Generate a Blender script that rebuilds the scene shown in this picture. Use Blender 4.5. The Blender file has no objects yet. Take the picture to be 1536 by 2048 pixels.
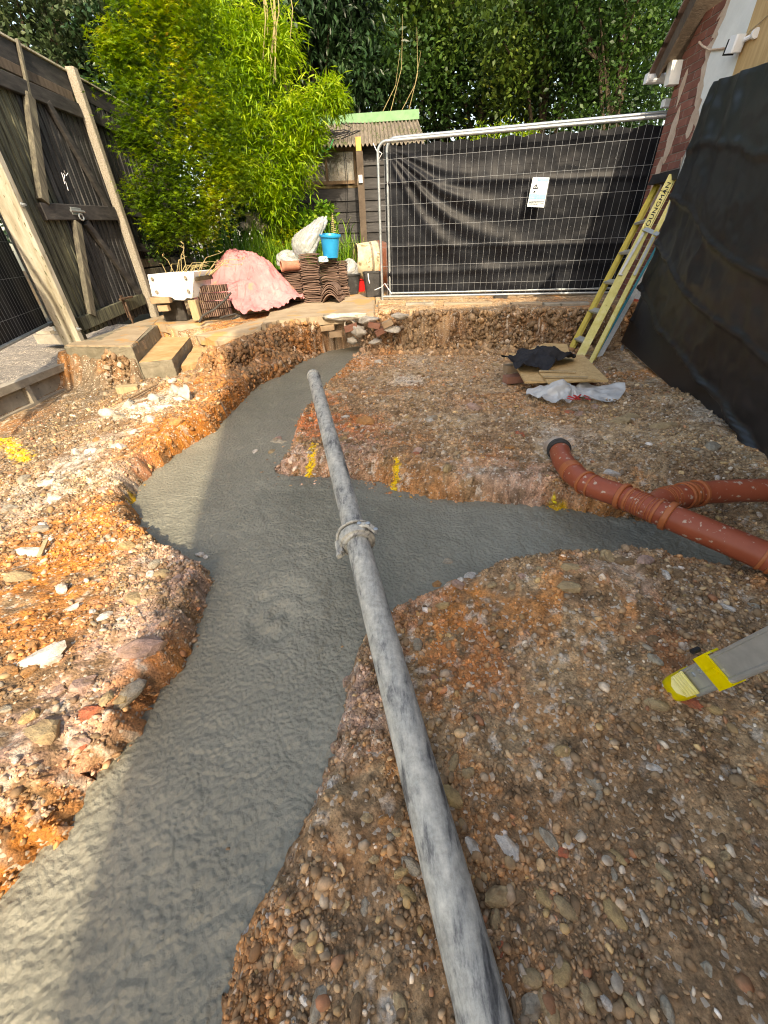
import bpy, math, random
import numpy as np
from mathutils import Vector, Matrix
random.seed(7); rng = np.random.default_rng(7)
SC = bpy.context.scene; COL = SC.collection
R = math.radians

# ------------------------------------------------------------------ camera
CAM = Vector((0, 0, 1.45)); FPX = 770.0; TH = R(34.9); PH = R(2.43)
FW = Vector((0, math.cos(TH), -math.sin(TH)))
_r0 = Vector((1, 0, 0)); _u0 = Vector((0, math.sin(TH), math.cos(TH)))
RT = math.cos(PH)*_r0 - math.sin(PH)*_u0
UP = math.sin(PH)*_r0 + math.cos(PH)*_u0
cd = bpy.data.cameras.new('camera'); cam = bpy.data.objects.new('camera', cd); COL.objects.link(cam)
M = Matrix((RT, UP, -FW)).transposed().to_4x4(); M.translation = CAM
cam.matrix_world = M
cd.sensor_fit = 'HORIZONTAL'; cd.sensor_width = 36; cd.lens = FPX/1536*36
cd.clip_start = 0.02; cd.clip_end = 300
SC.camera = cam
# ------------------------------------------------------------------ world, sun, exposure
SUN_EL = R(38); SUN_DIR = Vector((-0.21, 1.0, 0)).normalized()      # the light travels this way on the ground
w = bpy.data.worlds.new('World'); SC.world = w; w.use_nodes = True
nt = w.node_tree; nt.nodes.clear()
sky = nt.nodes.new('ShaderNodeTexSky'); sky.sky_type = 'NISHITA'; sky.sun_disc = False
sky.sun_elevation = SUN_EL; sky.sun_rotation = math.atan2(-SUN_DIR.x, -SUN_DIR.y)
sky.air_density = 1.0; sky.dust_density = 2.5; sky.ozone_density = 0.7
bg = nt.nodes.new('ShaderNodeBackground'); bg.inputs[1].default_value = 0.15
out = nt.nodes.new('ShaderNodeOutputWorld')
nt.links.new(sky.outputs[0], bg.inputs[0]); nt.links.new(bg.outputs[0], out.inputs[0])
sd = bpy.data.lights.new('sun', 'SUN'); sd.energy = 2.0; sd.angle = R(0.6); sd.color = (1.0, 0.95, 0.86)
so = bpy.data.objects.new('sun', sd); COL.objects.link(so)
ldir = Vector((SUN_DIR.x*math.cos(SUN_EL), SUN_DIR.y*math.cos(SUN_EL), -math.sin(SUN_EL)))
so.rotation_euler = ldir.to_track_quat('-Z', 'Y').to_euler(); so.location = (2, -6, 12)
SC.view_settings.view_transform = 'Standard'; SC.view_settings.look = 'None'
SC.view_settings.exposure = 1.72
SC.view_settings.use_white_balance = True; SC.view_settings.white_balance_temperature = 8500; SC.view_settings.white_balance_tint = 10; SC.view_settings.gamma = 1.0
SC.cycles.pixel_filter_type = 'BLACKMAN_HARRIS'; SC.cycles.filter_width = 1.1
SC.render.resolution_x = 768; SC.render.resolution_y = 1024

# ------------------------------------------------------------------ pixel -> place in the world (survey of the photograph)
def ray(px, py): return FPX*FW + (px-768)*RT - (py-1024)*UP
def PZ(px, py, z): d = ray(px, py); return CAM + d*((z-CAM.z)/d.z)
def PY(px, py, y): d = ray(px, py); return CAM + d*(y/d.y)
def PX(px, py, x): d = ray(px, py); return CAM + d*(x/d.x)
def PD(px, py, dep): d = ray(px, py); return CAM + d*(dep/FPX)
def patio_z(y): return 0.67 + 0.045*max(0.0, y-6.4)
def PP(px, py):
    z = .68
    for _ in range(20): z = patio_z(PZ(px, py, z).y)*.5 + z*.5
    return PZ(px, py, z)

# ------------------------------------------------------------------ materials
MATS = {}
def newmat(name):
    m = bpy.data.materials.new(name); m.use_nodes = True; m.node_tree.nodes.clear(); MATS[name] = m
    return m, m.node_tree.nodes, m.node_tree.links
def N(nodes, typ, **kw):
    n = nodes.new(typ)
    for k, v in kw.items(): setattr(n, k, v)
    return n
def ramp(nodes, stops):
    r = nodes.new('ShaderNodeValToRGB'); e = r.color_ramp.elements
    while len(e) > 1: e.remove(e[-1])
    e[0].position = stops[0][0]; e[0].color = (*stops[0][1], 1)
    for p, c in stops[1:]:
        q = e.new(p); q.color = (*c, 1)
    return r
def mat(name, stops, scale=8, stretch=(1, 1, 1), rough=.8, bump=.3, bdist=.01, bscale=None, spec=.3, metal=0,
        detail=6, speck=None, rand=0.0, distort=0.0):
    """principled surface: noise -> colour ramp, finer noise -> bump, optional speckles (colour, scale, threshold)"""
    m, n, l = newmat(name)
    tc = N(n, 'ShaderNodeTexCoord'); mp = N(n, 'ShaderNodeMapping'); mp.inputs['Scale'].default_value = stretch
    l.new(tc.outputs['Object'], mp.inputs[0])
    oi = N(n, 'ShaderNodeObjectInfo')
    cx = N(n, 'ShaderNodeVectorMath', operation='ADD'); l.new(mp.outputs[0], cx.inputs[0])
    mu = N(n, 'ShaderNodeMath', operation='MULTIPLY'); mu.inputs[1].default_value = 37.0
    l.new(oi.outputs['Random'], mu.inputs[0]); l.new(mu.outputs[0], cx.inputs[1])
    nz = N(n, 'ShaderNodeTexNoise'); nz.inputs['Scale'].default_value = scale; nz.inputs['Detail'].default_value = detail
    nz.inputs['Roughness'].default_value = .65; nz.inputs['Distortion'].default_value = distort
    l.new(cx.outputs[0], nz.inputs['Vector'])
    rp = ramp(n, stops); l.new(nz.outputs[0], rp.inputs[0]); c = rp.outputs[0]
    if speck:
        v = N(n, 'ShaderNodeTexNoise'); v.inputs['Scale'].default_value = speck[1]; v.inputs['Detail'].default_value = 3
        l.new(cx.outputs[0], v.inputs['Vector'])
        mr = N(n, 'ShaderNodeMapRange'); mr.inputs[1].default_value = speck[2]; mr.inputs[2].default_value = speck[2]+.05
        l.new(v.outputs[0], mr.inputs[0])
        mx = N(n, 'ShaderNodeMixRGB'); l.new(mr.outputs[0], mx.inputs[0]); l.new(c, mx.inputs[1]); mx.inputs[2].default_value = (*speck[0], 1)
        c = mx.outputs[0]
    if rand:
        hs = N(n, 'ShaderNodeHueSaturation'); mr2 = N(n, 'ShaderNodeMapRange')
        mr2.inputs[3].default_value = 1-rand; mr2.inputs[4].default_value = 1+rand
        l.new(oi.outputs['Random'], mr2.inputs[0]); l.new(mr2.outputs[0], hs.inputs['Value']); l.new(c, hs.inputs['Color']); c = hs.outputs[0]
    p = N(n, 'ShaderNodeBsdfPrincipled'); l.new(c, p.inputs['Base Color'])
    p.inputs['Roughness'].default_value = rough; p.inputs['Metallic'].default_value = metal
    p.inputs['Specular IOR Level'].default_value = spec
    if bump:
        b2 = N(n, 'ShaderNodeTexNoise'); b2.inputs['Scale'].default_value = bscale or scale*6; b2.inputs['Detail'].default_value = 8
        b2.inputs['Roughness'].default_value = .7
        l.new(cx.outputs[0], b2.inputs['Vector'])
        bp = N(n, 'ShaderNodeBump'); bp.inputs['Strength'].default_value = bump; bp.inputs['Distance'].default_value = bdist
        l.new(b2.outputs[0], bp.inputs['Height']); l.new(bp.outputs[0], p.inputs['Normal'])
    o = N(n, 'ShaderNodeOutputMaterial'); l.new(p.outputs[0], o.inputs[0])
    return m
def leafmat(name, stops, trans=.35, rough=.5):
    m, n, l = newmat(name)
    a = N(n, 'ShaderNodeAttribute', attribute_name='col'); sp = N(n, 'ShaderNodeSeparateColor'); l.new(a.outputs['Color'], sp.inputs[0])
    rp = ramp(n, stops); l.new(sp.outputs[0], rp.inputs[0])
    p = N(n, 'ShaderNodeBsdfPrincipled'); p.inputs['Roughness'].default_value = rough; p.inputs['Specular IOR Level'].default_value = .35
    t = N(n, 'ShaderNodeBsdfTranslucent'); mx = N(n, 'ShaderNodeMixShader'); mx.inputs[0].default_value = trans
    l.new(rp.outputs[0], p.inputs['Base Color']); l.new(rp.outputs[0], t.inputs[0])
    l.new(p.outputs[0], mx.inputs[1]); l.new(t.outputs[0], mx.inputs[2])
    o = N(n, 'ShaderNodeOutputMaterial'); l.new(mx.outputs[0], o.inputs[0]); return m
def filmmat(name, col, alpha=.6, rough=.25, red=None):
    """thin translucent plastic"""
    m, n, l = newmat(name)
    tc = N(n, 'ShaderNodeTexCoord'); nz = N(n, 'ShaderNodeTexNoise'); nz.inputs['Scale'].default_value = 9; nz.inputs['Detail'].default_value = 5
    l.new(tc.outputs['Object'], nz.inputs['Vector'])
    rp = ramp(n, [(.3, tuple(c*.75 for c in col)), (.6, col)]); l.new(nz.outputs[0], rp.inputs[0]); c = rp.outputs[0]
    if red:
        v = N(n, 'ShaderNodeTexNoise'); v.inputs['Scale'].default_value = red; v.inputs['Detail'].default_value = 1; l.new(tc.outputs['Object'], v.inputs['Vector'])
        mr = N(n, 'ShaderNodeMapRange'); mr.inputs[1].default_value = .6; mr.inputs[2].default_value = .62; l.new(v.outputs[0], mr.inputs[0])
        mx = N(n, 'ShaderNodeMixRGB'); mx.inputs[2].default_value = (.6, .02, .03, 1); l.new(mr.outputs[0], mx.inputs[0]); l.new(c, mx.inputs[1]); c = mx.outputs[0]
    p = N(n, 'ShaderNodeBsdfPrincipled'); p.inputs['Roughness'].default_value = rough; l.new(c, p.inputs['Base Color'])
    p.inputs['Specular IOR Level'].default_value = .5
    t = N(n, 'ShaderNodeBsdfTransparent'); mx = N(n, 'ShaderNodeMixShader'); mx.inputs[0].default_value = alpha
    l.new(t.outputs[0], mx.inputs[1]); l.new(p.outputs[0], mx.inputs[2])
    o = N(n, 'ShaderNodeOutputMaterial'); l.new(mx.outputs[0], o.inputs[0]); return m

# ------------------------------------------------------------------ mesh helpers
def org(o):
    v = Vector((0, 0, 0))
    while o is not None: v += o.location; o = o.parent
    return v
def tag(o, label=None, cat=None, group=None, kind=None):
    if label: o['label'] = label
    if cat: o['category'] = cat
    if group: o['group'] = group
    if kind: o['kind'] = kind
    return o
def thing(name, loc, label, cat, group=None):
    o = bpy.data.objects.new(name, None); COL.objects.link(o); o.location = loc; o.empty_display_size = .1
    return tag(o, label, cat, group)
def arrmesh(name, V, T, m, parent=None, col=None, smooth=False, loc=None):
    """numpy verts (N,3) and triangles or quads -> one mesh object"""
    V = np.asarray(V, dtype=np.float64); T = np.asarray(T, dtype=np.int32)
    if parent is not None: o0 = np.array(org(parent))
    elif loc is not None: o0 = np.array(loc, dtype=float)
    else: o0 = np.array([(V[:, 0].min()+V[:, 0].max())/2, (V[:, 1].min()+V[:, 1].max())/2, V[:, 2].min()])
    me = bpy.data.meshes.new(name); k = T.shape[1]
    me.vertices.add(len(V)); me.vertices.foreach_set('co', (V-o0).astype(np.float32).ravel())
    me.loops.add(T.size); me.loops.foreach_set('vertex_index', T.ravel())
    me.polygons.add(len(T)); me.polygons.foreach_set('loop_start', np.arange(0, T.size, k, dtype=np.int32))
    me.polygons.foreach_set('loop_total', np.full(len(T), k, dtype=np.int32))
    if smooth: me.polygons.foreach_set('use_smooth', np.ones(len(T), dtype=bool))
    me.update(calc_edges=True)
    if col is not None:
        a = me.color_attributes.new('col', 'FLOAT_COLOR', 'POINT')
        c = np.ones((len(V), 4), dtype=np.float32); c[:, :col.shape[1]] = col; a.data.foreach_set('color', c.ravel())
    me.materials.append(m)
    o = bpy.data.objects.new(name, me); COL.objects.link(o)
    if parent is not None: o.parent = parent
    else: o.location = o0
    return o
class MB:
    def __init__(s): s.v = []; s.f = []
    def add(s, vs, fs):
        b = len(s.v); s.v += [tuple(v) for v in vs]; s.f += [tuple(b+i for i in f) for f in fs]; return s
    def obox(s, c, ax, ay, az, bev=0):
        """box about c with half-axis vectors; bev chamfers the edges along az"""
        c = Vector(c); ax = Vector(ax); ay = Vector(ay); az = Vector(az)
        if bev:
            bx = ax.normalized()*bev; by = ay.normalized()*bev
            ring = [ax-bx+ay, ax+ay-by, ax-ay+by, ax-bx-ay, -ax+bx-ay, -ax-ay+by, -ax+ay-by, -ax+bx+ay]
            k = 8; vs = [c-az+r for r in ring]+[c+az+r for r in ring]
            fs = [tuple(range(k)), tuple(reversed(range(k, 2*k)))]+[(i, k+i, k+(i+1) % k, (i+1) % k) for i in range(k)]
            return s.add(vs, [tuple(reversed(f)) for f in fs])
        vs = [c+i*ax+j*ay+k*az for i in (-1, 1) for j in (-1, 1) for k in (-1, 1)]
        return s.add(vs, [(0, 1, 3, 2), (4, 6, 7, 5), (0, 4, 5, 1), (2, 3, 7, 6), (0, 2, 6, 4), (1, 5, 7, 3)])
    def box(s, x0, x1, y0, y1, z0, z1):
        return s.obox(((x0+x1)/2, (y0+y1)/2, (z0+z1)/2), ((x1-x0)/2, 0, 0), (0, (y1-y0)/2, 0), (0, 0, (z1-z0)/2))
    def plank(s, p, q, w, t, n, bev=0):
        """bar from p to q, width w across, thickness t along n"""
        p = Vector(p); q = Vector(q); d = (q-p); n = Vector(n); dn = d.normalized()
        n = (n-dn*n.dot(dn)).normalized(); x = dn.cross(n)
        return s.obox((p+q)/2, x*w/2, n*t/2, d/2, bev)
    def tube(s, pts, r, seg=10, cap=True, closed=False):
        pts = [Vector(p) for p in pts]; n = len(pts); rs = r if isinstance(r, (list, tuple)) else [r]*n
        b = len(s.v); prev = None
        for i, p in enumerate(pts):
            d = (pts[min(i+1, n-1)]-pts[max(i-1, 0)]).normalized()
            if prev is None:
                a = Vector((0, 0, 1)) if abs(d.z) < .9 else Vector((1, 0, 0)); x = d.cross(a).normalized()
            else:
                x = (prev-d*prev.dot(d)).normalized()
            prev = x; y = d.cross(x)
            for k in range(seg):
                t = 2*math.pi*k/seg; s.v.append(tuple(p+(x*math.cos(t)+y*math.sin(t))*rs[i]))
        for i in range(n-1):
            for k in range(seg):
                s.f.append((b+i*seg+k, b+i*seg+(k+1) % seg, b+(i+1)*seg+(k+1) % seg, b+(i+1)*seg+k))
        if cap:
            s.f.append(tuple(b+k for k in reversed(range(seg)))); s.f.append(tuple(b+(n-1)*seg+k for k in range(seg)))
        return s
    def lathe(s, c, axis, prof, seg=24):
        """prof: (distance along axis, radius)"""
        c = Vector(c); d = Vector(axis).normalized(); a = Vector((0, 0, 1)) if abs(d.z) < .9 else Vector((1, 0, 0))
        x = d.cross(a).normalized(); y = d.cross(x); b = len(s.v)
        for h, r in prof:
            for k in range(seg):
                t = 2*math.pi*k/seg; s.v.append(tuple(c+d*h+(x*math.cos(t)+y*math.sin(t))*r))
        for i in range(len(prof)-1):
            for k in range(seg): s.f.append((b+i*seg+k, b+i*seg+(k+1) % seg, b+(i+1)*seg+(k+1) % seg, b+(i+1)*seg+k))
        return s
    def build(s, name, m, parent=None, smooth=False, loc=None, local=False):
        V = np.array(s.v)
        if local: o0 = Vector((0, 0, 0))
        elif parent is not None: o0 = org(parent)
        elif loc is not None: o0 = Vector(loc)
        else: o0 = Vector(((V[:, 0].min()+V[:, 0].max())/2, (V[:, 1].min()+V[:, 1].max())/2, V[:, 2].min()))
        me = bpy.data.meshes.new(name); me.from_pydata((V-np.array(o0)).tolist(), [], s.f); me.materials.append(m)
        if smooth:
            me.polygons.foreach_set('use_smooth', np.ones(len(me.polygons), dtype=bool))
            me.set_sharp_from_angle(angle=R(40)) if hasattr(me, 'set_sharp_from_angle') else None
        me.update()
        o = bpy.data.objects.new(name, me); COL.objects.link(o)
        if parent is not None: o.parent = parent
        else: o.location = o0
        return o
def inst(o, name, loc, rot=(0, 0, 0), scale=(1, 1, 1), parent=None):
    c = bpy.data.objects.new(name, o.data if hasattr(o, 'data') else o); COL.objects.link(c)
    c.location = loc; c.rotation_euler = rot; c.scale = scale
    if parent is not None: c.parent = parent
    return c

# ------------------------------------------------------------------ numpy noise
def _hash(ix, iy, seed):
    h = (ix.astype(np.int64)*374761393+iy.astype(np.int64)*668265263+seed*1442695041) & 0xffffffff
    h = ((h ^ (h >> 13))*1274126177) & 0xffffffff; h ^= h >> 16
    return h
def perlin(x, y, seed=0):
    ix = np.floor(x); iy = np.floor(y); fx = x-ix; fy = y-iy
    u = fx*fx*fx*(fx*(fx*6-15)+10); v = fy*fy*fy*(fy*(fy*6-15)+10)
    def g(dx, dy):
        a = _hash(ix+dx, iy+dy, seed)/4294967296.0*2*np.pi
        return np.cos(a)*(fx-dx)+np.sin(a)*(fy-dy)
    return (1-v)*((1-u)*g(0, 0)+u*g(1, 0))+v*((1-u)*g(0, 1)+u*g(1, 1))
def fbm(x, y, sc, oct=4, seed=0, gain=.5):
    s = 0; a = 1
    for o in range(oct): s = s+a*perlin(x*sc*2**o+o*7.3, y*sc*2**o-o*3.1, seed+o); a *= gain
    return s
def worley(x, y, sc, seed=0):
    x = x*sc; y = y*sc; ix = np.floor(x); iy = np.floor(y); d1 = np.full(x.shape, 9.0); cid = np.zeros(x.shape)
    for dx in (-1, 0, 1):
        for dy in (-1, 0, 1):
            h = _hash(ix+dx, iy+dy, seed); px = ix+dx+(h & 0xffff)/65536.0; py = iy+dy+((h >> 16) & 0xffff)/65536.0
            d = (x-px)**2+(y-py)**2; m = d < d1; cid = np.where(m, (h % 1000)/1000.0, cid); d1 = np.where(m, d, d1)
    return np.sqrt(d1), cid
def sdist(x, y, poly):
    """signed distance to polygon, negative inside"""
    P = np.array(poly, dtype=float); d = np.full(x.shape, 1e9); ins = np.zeros(x.shape, dtype=bool); n = len(P)
    for i in range(n):
        ax, ay = P[i]; bx, by = P[(i+1) % n]; ex, ey = bx-ax, by-ay
        t = np.clip(((x-ax)*ex+(y-ay)*ey)/(ex*ex+ey*ey+1e-12), 0, 1)
        d = np.minimum(d, (x-ax-t*ex)**2+(y-ay-t*ey)**2)
        c = ((ay > y) != (by > y)) & (x < (bx-ax)*(y-ay)/(by-ay+1e-12)+ax); ins ^= c
    d = np.sqrt(d); return np.where(ins, -d, d)
def sm(t): t = np.clip(t, 0, 1); return t*t*(3-2*t)
def inst(o, name, loc, rot=(0, 0, 0), scale=(1, 1, 1), parent=None):
    c = bpy.data.objects.new(name, o.data if hasattr(o, 'data') else o); COL.objects.link(c)
    c.location = Vector(loc)-(org(parent) if parent is not None else Vector((0, 0, 0)))
    c.rotation_euler = rot; c.scale = scale
    if parent is not None: c.parent = parent
    return c
ZC = 0.20                                             # level of the wet concrete
# ------------------------------------------------------------------ trench outline
TR_L = [(715,695),(660,703),(600,728),(580,747),(520,772),(480,815),(430,870),(370,905),(330,935),(290,975),(280,1010)]
TR_L2 = [(300,1040,.31),(340,1075,.31),(420,1108,.33),(437,1140,.24),(432,1190,.2),(420,1230,.2),(400,1300,.2),(380,1350,.2),
         (330,1400,.2),(270,1500,.2),(200,1600,.2),(110,1730,.2),(40,1820,.2),(0,1870,.2)]
TR_R = [(395,1950,.31),(430,1850,.31),(500,1720,.31),(560,1610,.31),(600,1540,.31),(650,1420,.31),(670,1350,.31),(712,1240,.31),(745,1215,.31),
        (780,1190,.31),(860,1155,.31),(960,1130,.31),(1080,1115,.31),(1180,1110,.31),(1210,1085,.34),(1290,1095,.33),(1440,1135,.28),(1455,1125,.22),
        (1400,1080,.2),(1300,1052,.2),(1150,1030,.2),(1000,1022,.2),(900,1015,.2),(800,1003,.2),(740,985,.2),(640,978,.2),(560,975,.2),(525,968,.2),
        (505,935,.27),(498,908,.33),(560,860,.33),(600,812,.32),(625,790,.3),(655,752,.28),(685,725,.27),(705,705,.25),(735,696,.2)]
TRP = [PZ(a, b, ZC).to_2d() for a, b in TR_L]+[PZ(*p).to_2d() for p in TR_L2]+[Vector((-.96, -.7)), Vector((-.52, -.7))]+[PZ(*p).to_2d() for p in TR_R]
TRP = [tuple(p) for p in TRP]
# patio outline (top of slab, z .67)
PATIO = [PZ(183,688,.67),PZ(261,691,.67),PZ(311,647,.67),PZ(383,671,.62)+Vector((.1,.1,0)),PZ(437,684,.67),PZ(470,672,.67),PZ(520,650,.67),PZ(560,640,.67),PZ(620,634,.67),PZ(700,628,.67),PZ(780,622,.67),
         PZ(880,622,.67),PZ(1000,620,.67),PZ(1110,618,.67),PZ(1240,612,.67)]
PATIO = [(p.x, p.y) for p in PATIO]
PATIO_G = [(-3.5, PATIO[0][1])]+PATIO+[(5, 6.2), (5, 10), (-3.5, 10)]
# ground levels measured from the photograph
GC = [(900,1300,.32),(1100,1300,.33),(1300,1250,.34),(1500,1250,.36),(1450,1170,.34),(1215,1125,.43),(1290,1130,.41),(1370,1150,.37),(700,1500,.31),(900,1700,.31),(1200,1700,.32),(1500,1700,.34),
      (1200,2000,.32),(700,1900,.30),(1500,2000,.34),(520,1950,.30),(760,1300,.31),
      (560,920,.32),(700,900,.34),(900,890,.35),(1100,900,.38),(1250,880,.38),(1400,880,.40),(1050,970,.33),(800,820,.33),(1000,820,.33),(1200,820,.33),(1400,820,.36),
      (640,800,.30),(720,740,.26),(900,740,.25),(1100,700,.2),(900,700,.19),(740,700,.19),(1250,715,.2),(1180,720,.22),(1300,760,.28),(1490,940,.42),
      (1500,1060,.25),(1450,1080,.24),
      (390,1150,.33),(300,1100,.33),(200,1100,.33),(60,1100,.34),(300,1250,.34),(150,1250,.38),(0,1250,.38),(200,1400,.34),(60,1450,.38),(20,1560,.40),(340,1250,.33),
      (220,980,.32),(100,980,.33),(0,950,.28),(230,870,.36),(150,850,.27),(260,790,.33),(330,800,.36),(370,790,.33),(200,790,.25),(60,870,.24),(420,770,.42),(420,720,.38),(300,760,.30)]
GCW = np.array([tuple(PZ(*p)) for p in GC]+[(-1.2,.3,.42),(-1.3,-.4,.42),(-1.9,.2,.42),(1.5,-.6,.33),(0,-.6,.31),(3,0,.4),(3.5,3,.4),(3.6,5,.3),(-2.6,1,.4),(-3.4,1,.36),(-3.4,3,.26),(3.5,-1,.4)])
def base_ground(x, y):
    num = 0; den = 1e-9
    for cx, cy, cz in GCW:
        s = .10+.09*abs(cy)
        wgt = np.exp(-((x-cx)**2+(y-cy)**2)/(2*s*s))+1e-4/((x-cx)**2+(y-cy)**2+.05)
        num = num+wgt*cz; den = den+wgt
    return num/den
# grid (finer near the camera)
ys = [-1.1]
while ys[-1] < 7.3: ys.append(ys[-1]+.0095+.0032*max(0, ys[-1]))
ys = np.array(ys)
xs = [0.0]
while xs[-1] < 6.4: xs.append(xs[-1]+.0105+.0045*max(0, xs[-1]-.6))
xs = np.array(xs); xs = np.concatenate([-xs[:0:-1], xs]); xs = xs[(xs < 4.6)]
GX, GY = np.meshgrid(xs, ys); NY, NX = GX.shape
def ground_fields(X, Y):
    G = base_ground(X, Y)
    n1 = fbm(X, Y, 1.7, 3, 11); n2 = fbm(X, Y, 7, 4, 23); n3 = fbm(X, Y, 28, 3, 31)
    dp = sdist(X, Y, PATIO_G)+.09*fbm(X, Y, 2.2, 4, 5)
    wb = .26+.15*n1
    lift = sm(1-dp/np.maximum(wb, .08))
    bank = lift*(1-lift)*4
    top = np.where(X > .05, .672, .612)-.17*np.exp(-((X+2.2)/.55)**2-((Y-5.2)/.6)**2)
    G = G*(1-lift)+top*lift
    G = G+.10*bank*fbm(X, Y, 5, 4, 55)*sm((Y-4)/.5)
    wl1, c1 = worley(X, Y, 7, 3); wl2, c2 = worley(X, Y, 19, 9); wl3, c3 = worley(X, Y, 42, 15)
    rough = .55+.45*sm(n1*1.6+.5)
    rough = rough*np.where(lift > .98, .15, 1)
    dt = sdist(X, Y, TRP)
    near = np.exp(-np.maximum(dt, 0)/.22)
    d2 = dt+.020*n2+.010*n3+.022*(wl1-.45)+.012*(wl2-.45)
    wt = .075+.05*(n1+.5)+.22*bank+.10*sm(lift)
    wt = np.where(Y > 5.7, .09+.04*n1, wt)
    # the long far bank of the right-hand branch and the left bank are battered, not upright
    wt = wt+.24*np.exp(-((Y-2.35)/.42)**2)*sm((X+1.0)/.3)*(dt > 0)+.10*sm((-X-.8)/.2)*sm((1.4-Y)/.6)
    t = sm((d2+.02)/wt)
    G = G+.030*n1+.016*n2*rough+(.007*n3)*rough
    G = G+rough*(.010+.022*near+.05*bank)*(.45-wl1)+rough*(.010+.012*near+.02*bank)*(.45-wl2)+.006*rough*(.45-wl3)
    G = G+.03*near*fbm(X, Y, 12, 2, 77)
    Z = (ZC-.14)*(1-t)+G*t
    steep = 4*t*(1-t)+bank
    return Z, dt, steep, lift, n1, n2, n3, (c1, c2, c3), near
GZ, DT, STEEP, LIFT, n1, n2, n3, CELL, NEAR = ground_fields(GX, GY)
# the strip beyond the left gravel board lies higher
left_hi = (GX < -3.47)
GZ = np.where(left_hi, .47+.012*n2+.03*n1, GZ)
STP = [tuple(PZ(a, b, c).to_2d()) for a, b, c in ((240,700,.67),(261,691,.67),(311,647,.67),(383,671,.52),(437,684,.5),(470,690,.42),(432,712,.4),(350,742,.4),(344,724,.5))]
GZ = np.where((sdist(GX, GY, STP) < .0), np.minimum(GZ, .33), GZ)
def gz(x, y):
    i = np.clip(np.searchsorted(xs, x)-1, 0, NX-2); j = np.clip(np.searchsorted(ys, y)-1, 0, NY-2)
    u = (x-xs[i])/(xs[i+1]-xs[i]); v = (y-ys[j])/(ys[j+1]-ys[j])
    return (1-v)*((1-u)*GZ[j, i]+u*GZ[j, i+1])+v*((1-u)*GZ[j+1, i]+u*GZ[j+1, i+1])
def hit(px, py):
    """where the sight line through a pixel meets the dug ground or the wet concrete"""
    d = ray(px, py).normalized(); t = .5
    while t < 14:
        p = CAM+d*t
        if p.z < max(float(gz(p.x, p.y)), ZC): return Vector((p.x, p.y, max(float(gz(p.x, p.y)), ZC)))
        t += .012
    return CAM+d*8
# ------------------------------------------------------------------ soil colours, with some shade of the banks painted in
C_SOIL = np.array((.27, .165, .088)); C_TAN = np.array((.42, .29, .165)); C_ORANGE = np.array((.48, .175, .035)); C_DARK = np.array((.10, .075, .05))
C_CHALK = np.array((.56, .50, .42)); C_YEL = np.array((.80, .46, .01)); C_PINK = np.array((.40, .27, .21)); C_RED = np.array((.42, .13, .045))
pig = np.ones(GX.shape+(3,))*C_SOIL
def blend(c, wgt):
    global pig
    wgt = np.clip(wgt, 0, 1)[..., None]; pig = pig*(1-wgt)+np.array(c)*wgt
m1 = fbm(GX, GY, 3.1, 5, 61, .6); m2 = fbm(GX, GY, 9, 5, 71, .65); m3 = fbm(GX, GY, 30, 4, 81, .65); m4 = fbm(GX, GY, 1.3, 4, 91, .6)
blend(C_TAN, sm((m1+.02)*3)*.8); blend(C_DARK, sm((m2-.12)*3)*.35); blend(C_ORANGE, sm((m4+m2*.5-.12)*4)*.55)
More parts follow.
